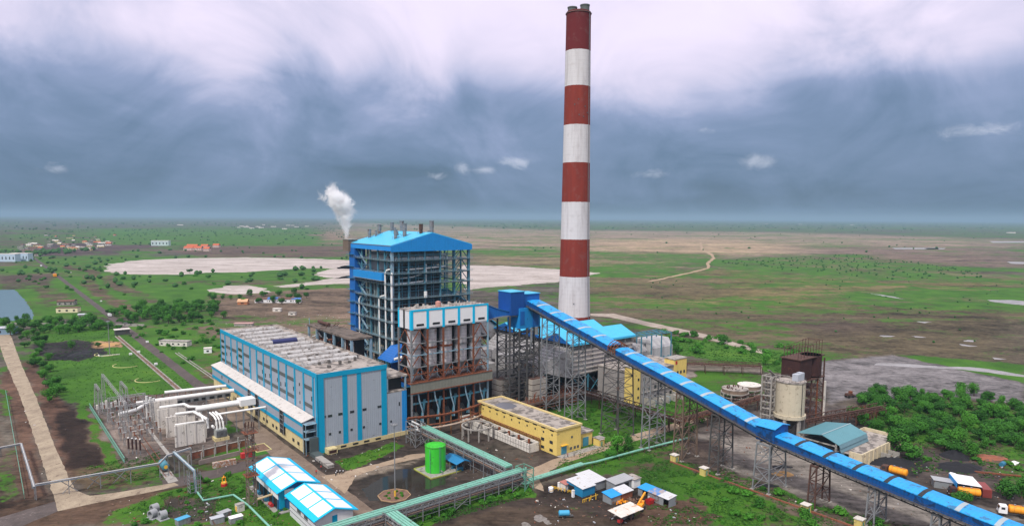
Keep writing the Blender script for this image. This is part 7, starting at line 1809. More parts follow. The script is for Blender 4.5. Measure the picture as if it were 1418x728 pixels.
b = B(); b.extr([(-.5, 2.7), (4.6, 3.1), (4.6, 3.2), (-.5, 2.8)], 'x', -.5, 9); b.build('roof', M('stained_white_roof', (.66, .62, .56), .6, var=.2, corr=('X', 1.), dirt=(.5, .28, .15), dirt_amt=.25), t)
for x in (0, 4.2, 8.4):
    for y in (0, 4.1): B().bar((x, y, 0), (x, y, 2.8), .16).build('post', m_rustd, t)
for k, (x, y) in enumerate(((1, 1.2), (3.3, 2), (5.6, 1.4), (7.4, 2.6))):
    q = thing('machine', ['red compressor under the left end of the pale canopy', 'grey generator second from left under the pale canopy', 'dark engine third under the pale canopy', 'dark machine at the right end under the pale canopy'][k], 'machine', 135.2 + x, 120.8 + y)
    B().box(-.7, .7, -.45, .45, .35, 1.25).build('housing', (m_red, m_gsteel, m_dsteel, m_rustd)[k], q); B().tube([(-.6, 0, 1.25), (-.6, 0, 1.7)], .08, 6).build('exhaust', m_dsteel, q)
    for sx in (-.5, .5): B().tube([(sx, -.5, .3), (sx, .5, .3)], .3, 10).build('wheel_pair', m_tyre, q)
# orange mobile crane
t = thing('mobile_crane', 'orange mobile crane with lowered boom between the canopy and the stalls', 'crane', 147.6, 124.4, 0, R(25))
B().box(-1.6, 1.6, -.9, .9, .7, 1.2).build('chassis', m_dsteel, t)
B().box(-1.4, .4, -.8, .8, 1.2, 2.1).build('engine_housing', m_orange, t)
b = B(); b.extr([(.5, 1.2), (1.6, 1.2), (1.5, 2.0), (1.2, 2.6), (.5, 2.6)], 'y', -.8, -.05)
b = B(); b.box(.5, 1.5, -.8, 0, 1.2, 2.5); b.build('cab', m_orange, t); B().box(1.51, 1.54, -.7, -.1, 1.7, 2.4).build('windshield', m_glass, t)
B().bar((-.6, .4, 2.2), (6.2, .4, 2.9), .45, .55).build('boom', m_orange, t); B().bar((6.2, .4, 2.9), (7.1, .4, 1.6), .25).build('boom_tip', m_gold, t)
for x in (-1.1, 1.1):
    for y in (-.9, .9): B().tube([(x, y - .18, .5), (x, y + .18, .5)], .5, 14).build('wheel', m_tyre, t)
t = thing('barrier_rail', 'yellow and black barrier posts curving in front of the blue walled shack', 'barrier', 137.8, 140)
for k in range(9):
    a = k * .8; B().bar((a, -1.6 + .12 * k * (k % 3 - 1), 0), (a, -1.6 + .12 * k * (k % 3 - 1), 1.), .16).build('post', m_gold, t)
b = B(); b.bar((0, -1.6, .9), (6.4, -1.6, .9), .12); b.build('rail', m_gold, t)
t = thing('barrier_rail', 'short yellow barrier rail between the yard entrance and the white pillars', 'barrier', 137.4, 152, 0, R(-70))
b = B(); b.bar((0, 0, .9), (7, 0, .9), .12); b.bar((0, 0, .5), (7, 0, .5), .1); b.build('rail', m_gold, t)
for k in range(7): B().bar((k * 1.15, 0, 0), (k * 1.15, 0, .95), .14).build('post', m_gold, t)
for k, (u, v) in enumerate(((139, 150.3), (138.3, 143.2), (141.6, 150.4), (144.6, 150.2))):
    t = thing('gate_pillar', 'white painted pillar at the entrance of the shack yard', 'pillar', u, v, 0, 0, 'white pillars by the shacks'); B().box(-.35, .35, -.35, .35, 0, 2.1).build('shaft', m_white, t); B().box(-.42, .42, -.42, .42, 2.1, 2.2).build('cap', m_concw, t)
t = thing('water_tanker_trailer', 'small light blue tank trailer parked on the dark yard', 'tank trailer', 126.6, 134.6, 0, R(-35))
B().tube([(-1.6, 0, 1.3), (-1.4, 0, 1.3), (1.4, 0, 1.3), (1.6, 0, 1.3)], [.5, .8, .8, .5], 18).build('barrel', M('light_blue_paint', (.06, .34, .55), .45, var=.12), t, smooth=True)
B().box(-1.7, 2.6, -.5, .5, .4, .6).build('chassis', m_dsteel, t)
for y in (-.7, .7): B().tube([(0, y - .12, .42), (0, y + .12, .42)], .42, 12).build('wheel', m_tyre, t)
t = thing('white_drum', 'white plastic tank with yellow band beside the mint pipeline end', 'drum', 135.8, 150.6)
B().tube([(0, 0, 0), (0, 0, 1.3), (0, 0, 1.5)], [.8, .8, .4], 16).build('body', m_white, t); B().tube([(0, 0, .35), (0, 0, .55)], .83, 16).build('band', m_gold, t)
for k, (u, v, m_, lab) in enumerate([(149.7, 130.4, m_scrap, 'heap of brown scrap in front of the red walled shack'), (153.2, 125.6, m_red, 'rusty red bin at the end of the low kerb right of the canopy'), (146.8, 131, m_orange, 'small orange heap between shack and crane')]):
    t = thing('scrap_heap' if k != 1 else 'skip_bin', lab, 'heap' if k != 1 else 'bin', u, v)
    rng = random.Random(k); b = B()
    if k == 1: b.add([(-.9, -.7, 0), (.9, -.7, 0), (.9, .7, 0), (-.9, .7, 0), (-1.2, -.9, 1.4), (1.2, -.9, 1.4), (1.2, .9, 1.4), (-1.2, .9, 1.4)], [(0, 3, 2, 1), (0, 1, 5, 4), (1, 2, 6, 5), (2, 3, 7, 6), (3, 0, 4, 7)])
    else:
        for j in range(26): p = Vector((rng.gauss(0, 1), rng.gauss(0, .8), rng.uniform(.1, .6))); b.bar(p, p + Vector((rng.uniform(-1, 1), rng.uniform(-1, 1), rng.uniform(-.2, .4))), rng.uniform(.1, .4))
    b.build('pile', m_, t)
def debris():
    rng = random.Random(33); mats_ = [m_concw, m_scrap, m_rust, m_tin]; bs = [B() for _ in mats_]
    for poly, n in (([(740, 690), (900, 690), (1000, 720), (980, 728), (740, 728)], 120), ([(150, 700), (300, 660), (420, 728), (150, 728)], 130), ([(620, 600), (740, 630), (730, 670), (600, 660)], 90), ([(960, 590), (1200, 600), (1380, 700), (1200, 728), (1000, 660)], 200),
                     ([(300, 640), (560, 600), (560, 640), (430, 700)], 110), ([(140, 560), (300, 545), (300, 610), (180, 640)], 220), ([(1220, 630), (1418, 640), (1418, 700), (1240, 660)], 170), ([(250, 440), (480, 430), (480, 470), (320, 455)], 160), ([(430, 430), (500, 440), (500, 470)], 60),
                     ([(0, 480), (20, 470), (70, 680), (20, 690)], 60), ([(560, 480), (900, 480), (900, 570), (600, 590)], 200)):
        P = [safe(p) for p in poly]; xs = [p[0] for p in P]; ys = [p[1] for p in P]; c = 0
        while c < n:
            x, y = rng.uniform(min(xs), max(xs)), rng.uniform(min(ys), max(ys))
            if not inpoly(x, y, P): c += .05; continue
            c += 1; s_ = rng.choice((.12, .16, .22, .3, .42)); a = rng.uniform(0, 3.14)
            bs[rng.choice((0, 1, 1, 1, 2, 2, 3))].bar((x, y, s_ * .25), (x + math.cos(a) * s_ * 2, y + math.sin(a) * s_ * 2, s_ * rng.uniform(.2, .6)), s_ * .8, s_ * .5)
    for b, m_, n_ in zip(bs, mats_, ('pale_rubble', 'mixed_litter', 'rusty_scrap_litter', 'tin_litter')): o = b.build(n_, m_); o['kind'] = 'stuff'
debris()

# ------------------------------------------------------------ vehicles on the right
def tanker(label, u, v, rot, cabm, L=8.5):
    t = thing('tanker_truck', label, 'tanker truck', u, v, 0, rot)
    B().box(0, L, -.5, .5, .75, 1.05).build('chassis', m_dsteel, t)
    b = B(); b.tube([(2.5, 0, 2.15), (2.7, 0, 2.15), (L - .2, 0, 2.15), (L, 0, 2.15)], [.8, 1.15, 1.15, .8], 24); tk = b.build('tank', m_orange, t, smooth=True)
    b = B()
    for x in (3.6, 5.2, 6.8): b.tube([(x, 0, 2.15), (x + .1, 0, 2.15)], 1.19, 24)
    b.box(2.9, L - .4, -.35, .35, 3.28, 3.36); b.build('tank_rib', M('dark_orange', (.5, .2, .03), .5), tk)
    for x in (4, 6): B().tube([(x, 0, 3.3), (x, 0, 3.6)], .3, 12).build('hatch', m_gsteel, tk)
    b = B(); b.extr([(0, .8), (0, 2.0), (.35, 2.9), (2.0, 2.95), (2.0, .8)], 'y', -1.15, 1.15)
    cb = B(); cb.add([(0, -1.15, .8), (2.1, -1.15, .8), (2.1, 1.15, .8), (0, 1.15, .8), (0, -1.15, 1.9), (0, 1.15, 1.9), (.35, -1.1, 2.9), (2.1, -1.1, 2.95), (2.1, 1.1, 2.95), (.35, 1.1, 2.9)],
                     [(0, 3, 2, 1), (0, 4, 5, 3), (4, 6, 9, 5), (6, 7, 8, 9), (1, 2, 8, 7), (0, 1, 7, 6, 4), (3, 5, 9, 8, 2)]); c_ = cb.build('cab', cabm, t)
    cb = B(); cb.add([(-.0, -.95, 2.0), (-.0, .95, 2.0), (.3, .9, 2.75), (.3, -.9, 2.75)], [(0, 3, 2, 1)])
    cb.v = [(x - .03, y, z) for x, y, z in cb.v]; cb.build('windshield', m_glass, c_)
    for y in (-1.17, 1.14): B().box(.6, 1.5, y, y + .03, 1.95, 2.6).build('side_window', m_glass, c_)
    for y in (-.85, .85): B().box(-.08, -.002, y - .15, y + .15, 1.1, 1.3).build('headlight', m_white, c_)
    for x in (.95, 5.6, 6.9):
        for y in (-.95, .95): B().tube([(x, y - .18, .52), (x, y + .18, .52)], .52, 14).build('wheel', m_tyre, t)
    return t
tanker('orange tanker truck with brown cab parked beside the red container', 231.2, 72.6, R(-57), m_brown)
tanker('orange tanker truck with white cab at the right edge of the yard', 228.2, 58.8, R(-62), m_white, 9.5)
tanker('orange tanker truck half hidden behind the conveyor by the coal yard', 235.0, 94.0, R(-88), m_rustd, 8.)
t = thing('freight_container', 'red shipping container beside the middle orange tanker', 'container', 239.5, 63.5, 0, R(33))
B().box(0, 6.6, 0, 2.4, .1, 2.7).build('shell', m_cont, t); B().box(-.06, -.003, .2, 2.2, .3, 2.5).build('door', M('container_door', (.2, .04, .035), .55), t)
t = thing('open_shelter', 'large white sheet roof shelter between the red container and a grey lean to', 'shelter', 239, 66.2, 0, R(33))
b = B(); b.extr([(0, 3.0), (6.5, 3.4), (6.5, 3.5), (0, 3.1)], 'x', -.5, 8.5); b.build('roof', m_white, t)
for x in (0, 4, 8):
    for y in (.2, 6.2): B().bar((x, y, 0), (x, y, 3.05), .16).build('post', m_rustd, t)
B().box(7.9, 8.02, 0, 6.3, 0, 3).build('blue_side', m_tarp, t); B().box(-.3, 8, 6.62, 6.75, 2, 3.5).build('blue_edge', m_tarp, t)
shack('lean_to', 'grey tin lean to on the left of the large white shelter roof', 237.5, 73.6, 3.6, 5, 2.2, 2.5, M('grey_tin_roof', (0, 0, 0)), m_wgrey, R(33), cat='lean to')
t = thing('water_trailer', 'small machine with white canopy on the black coal ground behind the tanker', 'machine', 246, 76.5)
B().box(-1, 1, -.7, .7, .5, 1.4).build('housing', m_dsteel, t); B().box(-.8, .8, -.8, .8, 2.4, 2.5).build('canopy', m_white, t)
for x in (-.7, .7):
    for y in (-.6, .6): B().bar((x, y, .9), (x, y, 2.4), .07).build('post', m_dsteel, t)
    B().tube([(x, -.8, .4), (x, .8, .4)], .4, 10).build('wheel_pair', m_tyre, t)
def pile(name, label, px, py, rx, ry, h, mat, seed, cat='pile', rot=0):
    rng = random.Random(seed); x, y = site(px, py); n, m_ = 26, 8; vs = []; fs = []
    for i in range(m_ + 1):
        for k in range(n):
            a = 6.283 * k / n; rr = 1 - i / m_; w = 1 + .35 * mn.noise(Vector((math.cos(a) * 1.4, math.sin(a) * 1.4, seed))) + .2 * mn.noise(Vector((math.cos(a) * 4, math.sin(a) * 4, seed)))
            vs.append((math.cos(a) * rx * rr * w, math.sin(a) * ry * rr * w, h * (1 - rr ** 1.3) * (1 + .7 * mn.noise(Vector((math.cos(a) * rr * 3, math.sin(a) * rr * 3, seed + 5)))) - (.05 if i == 0 else 0)))
    for i in range(m_):
        for k in range(n): fs.append((i * n + k, i * n + (k + 1) % n, (i + 1) * n + (k + 1) % n, (i + 1) * n + k))
    b = B(); b.add(vs, fs); o = b.build(name, mat, None, smooth=True); o.location = (x, y, 0); o.rotation_euler = (0, 0, rot)
    return tag(o, label, cat)
pile('coal_heap', 'black coal heap below the trees at the left of the coal yard', 1235, 640, 9, 5, 1.8, m_coal, 1)
pile('coal_heap', 'broad black coal heap behind the red container', 1330, 648, 8, 5, 2.0, m_coal, 2)
pile('coal_heap', 'pointed black coal heap right of the big tree', 1322, 632, 5, 4, 2.6, m_coal, 3)
pile('coal_heap', 'low dark coal spread at the trestle foot in the grey yard', 1082, 646, 3.5, 1.8, .5, m_coal, 4)
pile('coal_heap', 'smear of coal left of the middle trestle in the grey yard', 1060, 672, 4.5, 1.6, .4, m_coal, 5)
pile('sand_heap', 'ochre sand heap in the grey yard under the conveyor', 1085, 656, 4, 2.2, .9, m_sand, 6)
pile('sand_heap', 'sandy ochre spoil at the right edge of the dark coal patch on the lawn', 150, 477, 6, 8, .6, m_sand, 7)
pile('coal_heap', 'black coal heap on the coal patch in the lawn', 112, 489, 5, 10, .9, m_coal, 8)
pile('brick_heap', 'brown heap of broken bricks at the far right of the wood edge', 1368, 634, 6, 3.5, 1.3, m_brick, 9)
pile('brick_heap', 'brown heap of rubble beside the basin building', 1215, 605, 4, 3, .9, m_brick, 10)
# wheel loader in the grey field
t = thing('wheel_loader', 'rusty wheel loader parked on the grey ash field behind the silo', 'loader', 324, 146, 0, R(-20))
B().box(-2, 1, -1, 1, 1, 2.1).build('body', m_rustd, t); B().box(-.2, 1, -.7, .7, 2.1, 3.1).build('cab', m_rust, t); B().box(2.6, 3.5, -1.2, 1.2, .2, 1.1).build('bucket', m_dsteel, t); B().bar((.8, 0, 1.8), (2.8, 0, .7), .5).build('arm', m_rust, t)
for x in (-1.3, 1):
    for y in (-1, 1): B().tube([(x, y - .25, .7), (x, y + .25, .7)], .7, 12).build('wheel', m_tyre, t)
# yellow huts at the trestle feet
for k, (u, v, lab) in enumerate([(187.4, 143.2, 'yellow concrete hut at the trestle foot by the end of the mint pipe'), (185.2, 129.3, 'yellow concrete hut at the left corner of the grey yard'), (184.4, 93.6, 'yellow concrete hut at the middle of the grey yard edge'), (187.2, 79.6, 'yellow concrete hut at the bottom edge of the picture'), (178.8, 171.2, 'pale yellow kiosk right of the long yellow building')]):
    t = thing('switch_hut', lab, 'hut', u - 1, v - 1); B().box(0, 2.1, 0, 2.1, 0, 2.5).build('wall', M('stained_hut_yellow', (.62, .5, .16), .8, var=.2, dirt=(.25, .2, .1), dirt_amt=.25, streak=.4), t)
    B().box(-.2, 2.3, -.2, 2.3, 2.5, 2.7).build('roof_slab', m_concw, t); B().box(.7, 1.4, -.06, -.003, .2, 1.8).build('door', m_mintd, t)
t = thing('long_kerb', 'long brick kerb dividing the green strip from the grey yard', 'kerb', 186, 144, 0, R(-90)); B().box(0, 90, -.2, .2, 0, .45).build('kerb', m_brick, t)
t = thing('steel_beam', 'rusty steel beam lying on the ground at the far right', 'beam', *uv(1375, 656), 0, R(-55)); B().box(-8, 8, -.3, .3, 0, .5).build('web', m_rust, t)
t = thing('fuel_bowser', 'small blue tank lying on brown ground near the right edge', 'tank', *uv(1388, 645)); B().tube([(-1.2, 0, .8), (1.2, 0, .8)], .8, 12).build('barrel', m_bluep, t); B().box(-1, 1, -.5, .5, 0, .3).build('stand', m_dsteel, t)
t = thing('white_sheet', 'white plastic sheet draped over a heap at the far right', 'plastic sheet', *uv(1404, 641)); B().add([(-2, -1, .1), (2, -1.2, .2), (2.2, 1, .1), (-1.8, 1.2, .2), (0, 0, 1.0)], [(0, 1, 4), (1, 2, 4), (2, 3, 4), (3, 0, 4), (3, 2, 1, 0)]).build('sheet', m_white, t)
t = thing('open_framework', 'low rusty steel frames standing between the grey field and the wood', 'steel frame', 283, 124)
for x in range(0, 22, 3):
    for y in (0, 5): B().bar((x, y, 0), (x, y, 3 + (x % 2)), .25).build('post', m_rust, t)
b = B(); b.bar((0, 0, 3), (21, 0, 3.2), .25); b.bar((0, 5, 3), (21, 5, 3.4), .25)
for x in range(0, 21, 3): b.bar((x, 0, 0), (x + 3, 0, 3), .14); b.bar((x, 0, 3), (x, 5, 3), .2)
b.build('frame', m_rust, t)

# ------------------------------------------------------------ lower left: culvert pipes, cabins, statue
for k, (u, v, rt) in enumerate([(35.4, 209.6, .3), (34.2, 205.8, .5), (36.3, 203.2, .2)]):
    t = thing('culvert_pipe', ['upper grey concrete culvert pipe of the three on the grass', 'middle grey concrete culvert pipe tipped on its slab', 'lower grey concrete culvert pipe nearest the bottom edge'][k], 'culvert pipe', u, v, 0, rt)
    b = B(); n = 20
    vs = []; 
    for x, r_ in ((-.9, 1.15), (.9, 1.15), (.9, .8), (-.9, .8)): vs += [(x, r_ * math.cos(6.283 * j / n), 1.3 + r_ * math.sin(6.283 * j / n)) for j in range(n)]
    fs = [(i * n + j, i * n + (j + 1) % n, ((i + 1) % 4) * n + (j + 1) % n, ((i + 1) % 4) * n + j) for i in range(4) for j in range(n)]
    b.add(vs, fs); b.build('ring', M('grey_culvert', (.30, .31, .32), .85, var=.15), t); B().box(-1.3, 1.3, -1.5, 1.5, 0, .18).build('slab', M('grey_culvert', (0, 0, 0)), t)
for k, (u, v, m_, lab) in enumerate([(46, 190.6, m_tin, 'tin roofed box with dark side at the bottom left corner of the waste ground'), (48.8, 192.6, M('grey_tin_roof', (0, 0, 0)), 'second tin box roof just right and behind the first'), (50.2, 187.8, m_white, 'pale tin box at the bottom edge near the small shed'), (38.6, 195.4, M('light_blue_paint', (0, 0, 0)), 'light blue box at the bottom edge by the culvert pipes')]):
    t = thing('storage_box', lab, 'storage box', u, v, 0, R(15 * (k % 2))); B().box(0, 3.4, 0, 1.9, 0, 1.6).build('side', m_wgrey, t); B().box(-.1, 3.5, -.1, 2., 1.6, 1.72).build('lid', m_, t)
t = thing('white_cabin', 'small cream cabinet hut on the grass left of the lattice mast', 'cabin', 54, 194.4, 0, R(10)); B().box(0, 2.2, 0, 1.5, 0, 2.2).build('wall', m_concw, t); B().box(-.06, -.003, .3, 1.2, .2, 1.8).build('door', m_gold, t); B().box(-.1, 2.3, -.1, 1.6, 2.2, 2.3).build('roof', m_conc, t)
t = thing('memorial_bell', 'small orange monument on a red base in the fenced green corner', 'monument', 56.6, 217.2)
B().tube([(0, 0, 0), (0, 0, .9)], 1.0, 12).build('red_base', m_red, t); B().tube([(0, 0, .9), (0, 0, 1.3)], .8, 12).build('gold_ring', m_gold, t)
b = B(); b.bar((-.5, 0, 1.3), (-.4, 0, 2.6), .25); b.bar((.5, 0, 1.3), (.4, 0, 2.6), .25); b.bar((-.6, 0, 2.7), (.6, 0, 2.7), .3); b.tube([(0, 0, 2.8), (0, 0, 3.4)], [.35, .1], 8); b.build('orange_frame', m_orange, t)
for k, (px, py) in enumerate(((232, 699), (251, 698))):
    t = thing('cut_stump_shrub', ['dark bare forked shrub left one on the waste ground', 'dark bare forked shrub right one on the waste ground'][k], 'bare shrub', *uv(px, py)); b = B()
    b.tube([(0, 0, 0), (-.5, 0, .6), (-.8, 0, 2)], [.22, .18, .15], 6); b.tube([(0, 0, 0), (.5, 0, .6), (.8, 0, 2.2)], [.22, .18, .15], 6); b.build('stem', m_trunk, t)

# ------------------------------------------------------------ people and motorcycles
def person_mesh(shirt, trousers, name):
    sk = bpy.data.meshes.new(name)
    v = [(0, 0, .92), (0, 0, 1.18), (0, 0, 1.42), (0, 0, 1.52), (0, .01, 1.62), (0, .01, 1.72), (-.11, 0, .88), (-.12, .03, .48), (-.12, -.02, .06), (-.12, .1, .04), (.11, 0, .88), (.12, -.04, .48), (.12, .02, .06), (.12, .14, .04), (-.21, 0, 1.40), (-.27, .02, 1.12), (-.27, .1, .88), (.21, 0, 1.40), (.27, -.02, 1.12), (.27, .06, .88)]
    e = [(0, 1), (1, 2), (2, 3), (3, 4), (4, 5), (0, 6), (6, 7), (7, 8), (8, 9), (0, 10), (10, 11), (11, 12), (12, 13), (2, 14), (14, 15), (15, 16), (2, 17), (17, 18), (18, 19)]
    rr = [.15, .15, .16, .055, .10, .085, .10, .07, .045, .035, .10, .07, .045, .035, .07, .048, .035, .07, .048, .035]
    sk.from_pydata(v, e, []); sk.update()
    o = bpy.data.objects.new(name, sk); COL.objects.link(o)
    md = o.modifiers.new('skin', 'SKIN')
    if not sk.skin_vertices: 
        bpy.context.view_layer.objects.active = o
    for i, sv in enumerate(sk.skin_vertices[0].data): sv.radius = (rr[i], rr[i] * .85); sv.use_root = i == 0
    o.modifiers.new('sub', 'SUBSURF').levels = 1; o.modifiers['sub'].render_levels = 1
    m = bpy.data.materials.new(name + '_clothing'); m.use_nodes = True; g = G(m.node_tree); b = g.n['Principled BSDF']
    sp = g.new('ShaderNodeSeparateXYZ'); g.put(sp.inputs[0], g.new('ShaderNodeTexCoord').outputs['Object']); z = sp.outputs[2]
    c = g.mix(g.m('GREATER_THAN', z, .93), (*trousers, 1), (*shirt, 1)); c = g.mix(g.m('GREATER_THAN', z, 1.49), c, (.2, .1, .06, 1)); c = g.mix(g.m('GREATER_THAN', z, 1.68), c, (.015, .012, .01, 1))
    g.put(b.inputs['Base Color'], c); b.inputs['Roughness'].default_value = .8; sk.materials.append(m)
    return o
PM = {}
def person(u, v, rot, shirt, trousers, label):
    key = (shirt, trousers)
    if key not in PM:
        o = person_mesh(shirt, trousers, 'person'); PM[key] = o
    else: o = PM[key].copy(); COL.objects.link(o)
    place(o, u, v, 0, rot); return tag(o, label, 'person')
SH = dict(white=(.6, .6, .6), blue=(.06, .15, .4), red=(.5, .06, .05), grey=(.25, .25, .27))
for u, v, rt, s_, lab in [(86.3, 211.5, .4, 'red', 'person in red shirt walking on the road by the ramp'), (87.6, 219.3, 2, 'grey', 'person in grey shirt beside the hall stair'), (88.2, 217.6, 1, 'white', 'person in white shirt beside the hall stair'),
                          (83.4, 208.6, 3, 'red', 'person in red shirt at the back corner of the larger shed'), (80.6, 203.4, 2.2, 'blue', 'person in blue shirt along the larger shed'), (80.2, 201.8, 1.2, 'white', 'person in white shirt along the larger shed'), (79.4, 199.4, 1.2, 'grey', 'person in grey shirt along the larger shed'),
                          (80.5, 180.4, 1.5, 'white', 'person in white shirt beside the smaller shed on the road'), (137.8, 147.4, 0, 'white', 'person in white shirt near the yellow barrier of the yard'), (138.9, 146.8, 2, 'grey', 'person in grey shirt near the yellow barrier of the yard'),
                          (134.2, 149.8, 1, 'blue', 'person in blue shirt beside the white plastic tank'), (144.2, 130.2, 1, 'blue', 'person in blue shirt before the small blue roofed shack'), (160.6, 169.4, .5, 'red', 'person in red shirt at the corner of the yellow building'), (163, 168.6, .5, 'grey', 'person in grey shirt in front of the yellow building door'), (154.6, 127.2, 2.5, 'white', 'person in white shirt by the middle stall')]:
    person(u, v, rt, SH[s_], (.05, .05, .07) if s_ != 'white' else (.08, .07, .06), lab)
mp = None
for k, (u, v, rt) in enumerate(((89.0, 205.2, .8), (89.9, 204.6, .9), (90.7, 204, .7), (88.2, 204, 1.))):
    lab = 'motorcycle parked in the small cluster where the track meets the road'
    if mp is None:
        mp = thing('motorcycle', lab, 'motorcycle', u, v, 0, rt, 'motorcycles parked by the road')
        for x in (-.65, .65):
            b = B(); n = 14
            for j in range(n): a, c = 6.283 * j / n, 6.283 * (j + 1) / n; b.bar((x + .28 * math.cos(a), 0, .3 + .28 * math.sin(a)), (x + .28 * math.cos(c), 0, .3 + .28 * math.sin(c)), .09)
            b.build('wheel', m_tyre, mp)
        b = B(); b.tube([(-.55, 0, .55), (-.1, 0, .5), (.25, 0, .62), (.55, 0, .75)], [.08, .16, .17, .07], 8); b.bar((.62, 0, .3), (.45, 0, 1.0), .07); b.build('frame', m_dsteel, mp)
        B().tube([(-.05, 0, .78), (.35, 0, .85)], [.13, .15], 8).build('fuel_tank', m_white, mp); B().box(-.7, -.05, -.12, .12, .75, .85).build('saddle', m_tyre, mp); B().bar((.42, -.3, 1.05), (.42, .3, 1.05), .05).build('handlebar', m_gsteel, mp)
    else: place(dup(mp), u, v, 0, rt)

# ------------------------------------------------------------ buildings toward the horizon
def house(label, px, py, w, d, h, roofm, wallm=None, rot=0., group=None, ridge=1.6, n=3, xy=None, name='house'):
    x, y = xy or safe((px, py)); t = bpy.data.objects.new(name, None); COL.objects.link(t); t.location = (x, y, 0); t.rotation_euler = (0, 0, rot); tag(t, label, 'house', group)
    B().box(-w / 2, w / 2, -d / 2, d / 2, 0, h).build('wall', wallm or m_concw, t)
    if ridge: b = B(); b.extr([(-d / 2 - .5, h), (0, h + ridge), (d / 2 + .5, h), (d / 2 + .5, h + .2), (0, h + ridge + .25), (-d / 2 - .5, h + .2)], 'x', -w / 2 - .4, w / 2 + .4); b.build('roof', roofm, t)
    else: B().box(-w / 2 - .2, w / 2 + .2, -d / 2 - .2, d / 2 + .2, h, h + .4).build('roof', roofm, t)
    for k in range(n): B().box(-w / 2 + w * (k + .35) / n, -w / 2 + w * (k + .65) / n, -d / 2 - .08, -d / 2 - .004, h * .3, h * .65).build('window', m_glass, t)
    return t
m_redroof = M('red_tile_roof', (.50, .12, .05), .8, var=.25); m_broof = M('house_blue_roof', (.05, .16, .42), .5, var=.15, corr=('X', 1.)); m_broroof = M('brown_sheet_roof', (.13, .07, .05), .8, var=.25)
house('cream single storey guard building below the brown roofed house left of the gate road', 95, 432, 17, 7, 4, m_broroof, M('cream_house_wall', (.72, .64, .42), .8, var=.1), R(12), ridge=0)
house('open sided house with brown roof behind the cream guard building', 93, 422, 14, 9, 3.6, m_broroof, m_conc, R(14), ridge=1.4)
house('grey shed with patched roof below the cream guard building', 118, 440, 9, 5, 3, m_tin, m_conc, R(20), ridge=.6)
for (px, w, rm, lab, rg) in ((365, 15, m_broroof, 'white walled quarters with dark roof at the left of the blue roofed row', 1.2), (380, 11, m_broof, 'bright blue roofed quarters in the middle of the row', 1.4), (397, 15, m_broroof, 'white walled quarters with dark roof at the right of the blue roofed row', 1.2), (411, 8, m_broof, 'small blue roofed outbuilding at the right end of the row', .9)):
    house(lab, px, 418.5, w, 8, 3.6, rm, m_white, R(6), ridge=rg)
house('small hut with a pale orange gable left of the blue roofed row', 337, 421, 9, 7, 2.6, M('pale_orange_sheet', (.6, .35, .2), .7), M('orange_mud', (.45, .18, .08), .8), R(5), ridge=2.4, n=1)
house('pale box shed on bare ground below the blue roofed row', 384, 431, 7, 4, 2.6, m_concw, None, R(0), ridge=0, n=1); house('small grey cabin right of the pale box shed', 405, 436, 6, 4, 2.4, m_conc, m_concw, 0, ridge=0, n=1)
house('small white kiosk on rough ground left of the turbine hall', 288, 488, 4.4, 3.4, 2.8, m_concw, m_white, R(20), ridge=0, n=1)
house('long pale unroofed building on the rough ground', 243, 478, 20, 5, 3, m_conc, m_concw, R(-8), ridge=0, n=5)
house('low pink debris shed behind the turbine hall', 338, 451, 14, 4, 2, M('pinkish_sheet', (.5, .3, .28), .7, var=.3), m_conc, R(3), ridge=0, n=0)
for k, (px, py, w) in enumerate(((30, 361, 34), (10, 362, 40))): house(['light blue and white flats right one at the left horizon road', 'light blue and white flats left one at the border'][k], px, py, w, 14, 14, m_concw, M('pale_blue_flats', (.45, .56, .66), .7, var=.15), 0, ridge=0, n=6)
house('white and teal villa on the plain left of the red roofed estate', 223, 340, 46, 20, 14, m_concw, M('pale_teal_wall', (.5, .62, .6), .7), R(10), ridge=0, n=5)
for k, (px, py, w) in enumerate(((262, 346.5, 22), (273, 346.5, 26), (267, 343.5, 28), (284, 343.5, 18), (287, 347.5, 14), (300, 342.5, 16))):
    house('red tile roofed block of the estate on the plain', px, py, w, 12, 6, m_redroof, M('estate_wall', (.6, .45, .4), .7), 0, 'red roofed estate blocks', ridge=4, n=4)
rng = random.Random(77)
for k in range(62):
    if k < 50: px, py = rng.uniform(25, 155), rng.uniform(333, 347)
    elif k < 56: px, py = rng.uniform(55, 160), rng.uniform(326, 332)
    else: px, py = rng.uniform(20, 60), rng.uniform(349, 355)
    house('small village house far off on the left plain', px, py, rng.uniform(8, 20), rng.uniform(6, 10), rng.uniform(3, 4.5), rng.choice([m_concw, m_conc, m_redroof, m_broroof, m_roofc]), rng.choice([m_concw, m_conc, m_conc, m_cream]), rng.uniform(-.4, .4), 'village houses on the left plain', ridge=rng.choice([0, 2]), n=2)
for k in range(16):
    px, py = rng.uniform(330, 430), rng.uniform(311, 318); house('tiny white house far away near the horizon', px, py, rng.uniform(16, 40), 14, rng.uniform(5, 8), m_conc, m_concw, 0, 'houses near the horizon', ridge=0, n=0)
for px, py in ((1108, 311), (1062, 310), (1400, 323), (1180, 312), (250, 312)): house('tiny white house far away near the horizon', px, py, 50, 16, 8, m_conc, m_concw, 0, 'houses near the horizon', ridge=0, n=0)
house('grey roofed gatehouse where the concrete road begins', 4, 462, 16, 9, 4.5, m_tin, M('gatehouse_blue', (.2, .3, .4), .7), R(15), ridge=.8, n=3)
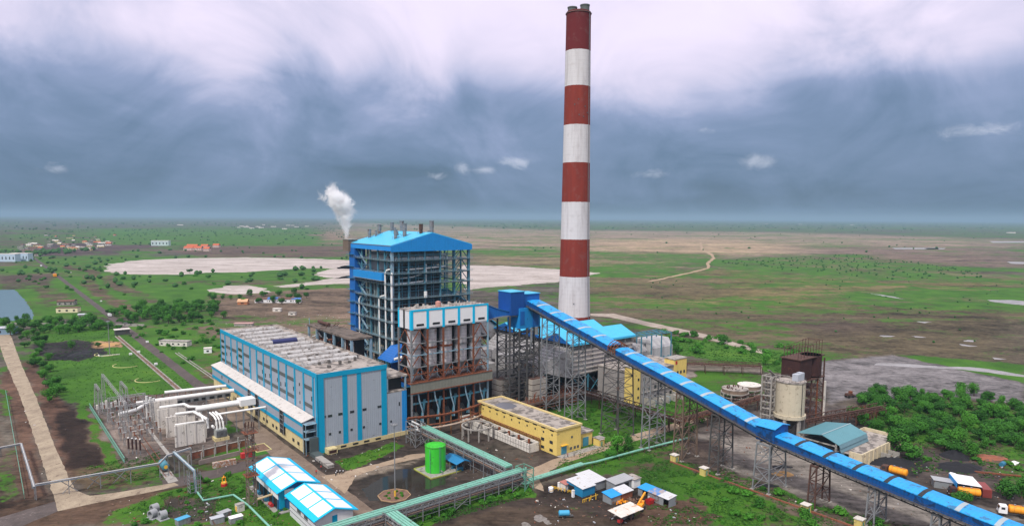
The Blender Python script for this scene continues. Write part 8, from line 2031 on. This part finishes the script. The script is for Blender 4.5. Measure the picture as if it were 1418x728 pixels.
# gate on the far road
t = thing('gatehouse', 'small dark gate building with white roof edge across the far road', 'gatehouse', 79, 545, 0); B().box(-6, 3, 0, 5, 0, 3.6).build('wall', m_dsteel, t); B().box(-6.5, 3.5, -.5, 5.5, 3.6, 4).build('roof', m_concw, t)
t = thing('gate_wall', 'long low pale boundary wall beyond the green field', 'wall', *uv(200, 452)); t.rotation_euler = (0, 0, R(178)); B().box(0, 210, 0, .5, 0, 2).build('wall', m_conc, t)
for px, py, c, lab in ((76, 383, m_orange, 'orange truck driving on the far straight road'), (57, 369, m_white, 'white van far up the straight road'), (152, 438, m_white, 'white van stopped at the gate'), (174, 451, m_dsteel, 'dark car beside the gate')):
    u, v = uv(px, py); t = thing('road_vehicle', lab, 'vehicle', u, v, 0, R(90)); k = 1.6 if c is m_orange else 1.
    B().box(-3 * k, 2 * k, -1.2 * k, 1.2 * k, .6, 2.6 * k).build('body', c, t); B().box(2 * k, 3.2 * k, -1.1 * k, 1.1 * k, .6, 2.2 * k).build('cab', m_concw if c is m_orange else c, t)
    for x in (-2, 2.2):
        for y in (-1.1, 1.1): B().tube([(x * k, y * k - .15, .5), (x * k, y * k + .15, .5)], .5, 8).build('wheel', m_tyre, t)
for k, (px, py) in enumerate(((98, 378), (140, 418), (181, 492), (192, 489), (204, 475), (216, 506))):
    u, v = uv(px, py); t = thing('roadside_marker', 'small white marker box beside the gate road', 'marker', u, v, 0, 0, 'marker boxes along the gate road'); B().box(-.8, .8, -.5, .5, .5, 1.6).build('panel', m_white, t); B().box(-.1, .1, -.1, .1, 0, .5).build('post', m_gsteel, t)

# ------------------------------------------------------------ air over the plain
HZ = B(); S = 60000; HZ.box(-S, S, -S, S, -1., 235.); hm = bpy.data.materials.new('air_haze'); hm.use_nodes = True; hm.node_tree.nodes.clear(); hg = G(hm.node_tree)
ho = hg.new('ShaderNodeOutputMaterial'); hv = hg.new('ShaderNodeVolumePrincipled'); hv.inputs['Color'].default_value = (.34, .50, .66, 1); hv.inputs['Density'].default_value = HAZE = 8e-5; hv.inputs['Anisotropy'].default_value = 0.0
hg.l.new(hv.outputs[0], ho.inputs['Volume'])
hz = HZ.build('haze', hm); hz['kind'] = 'stuff'
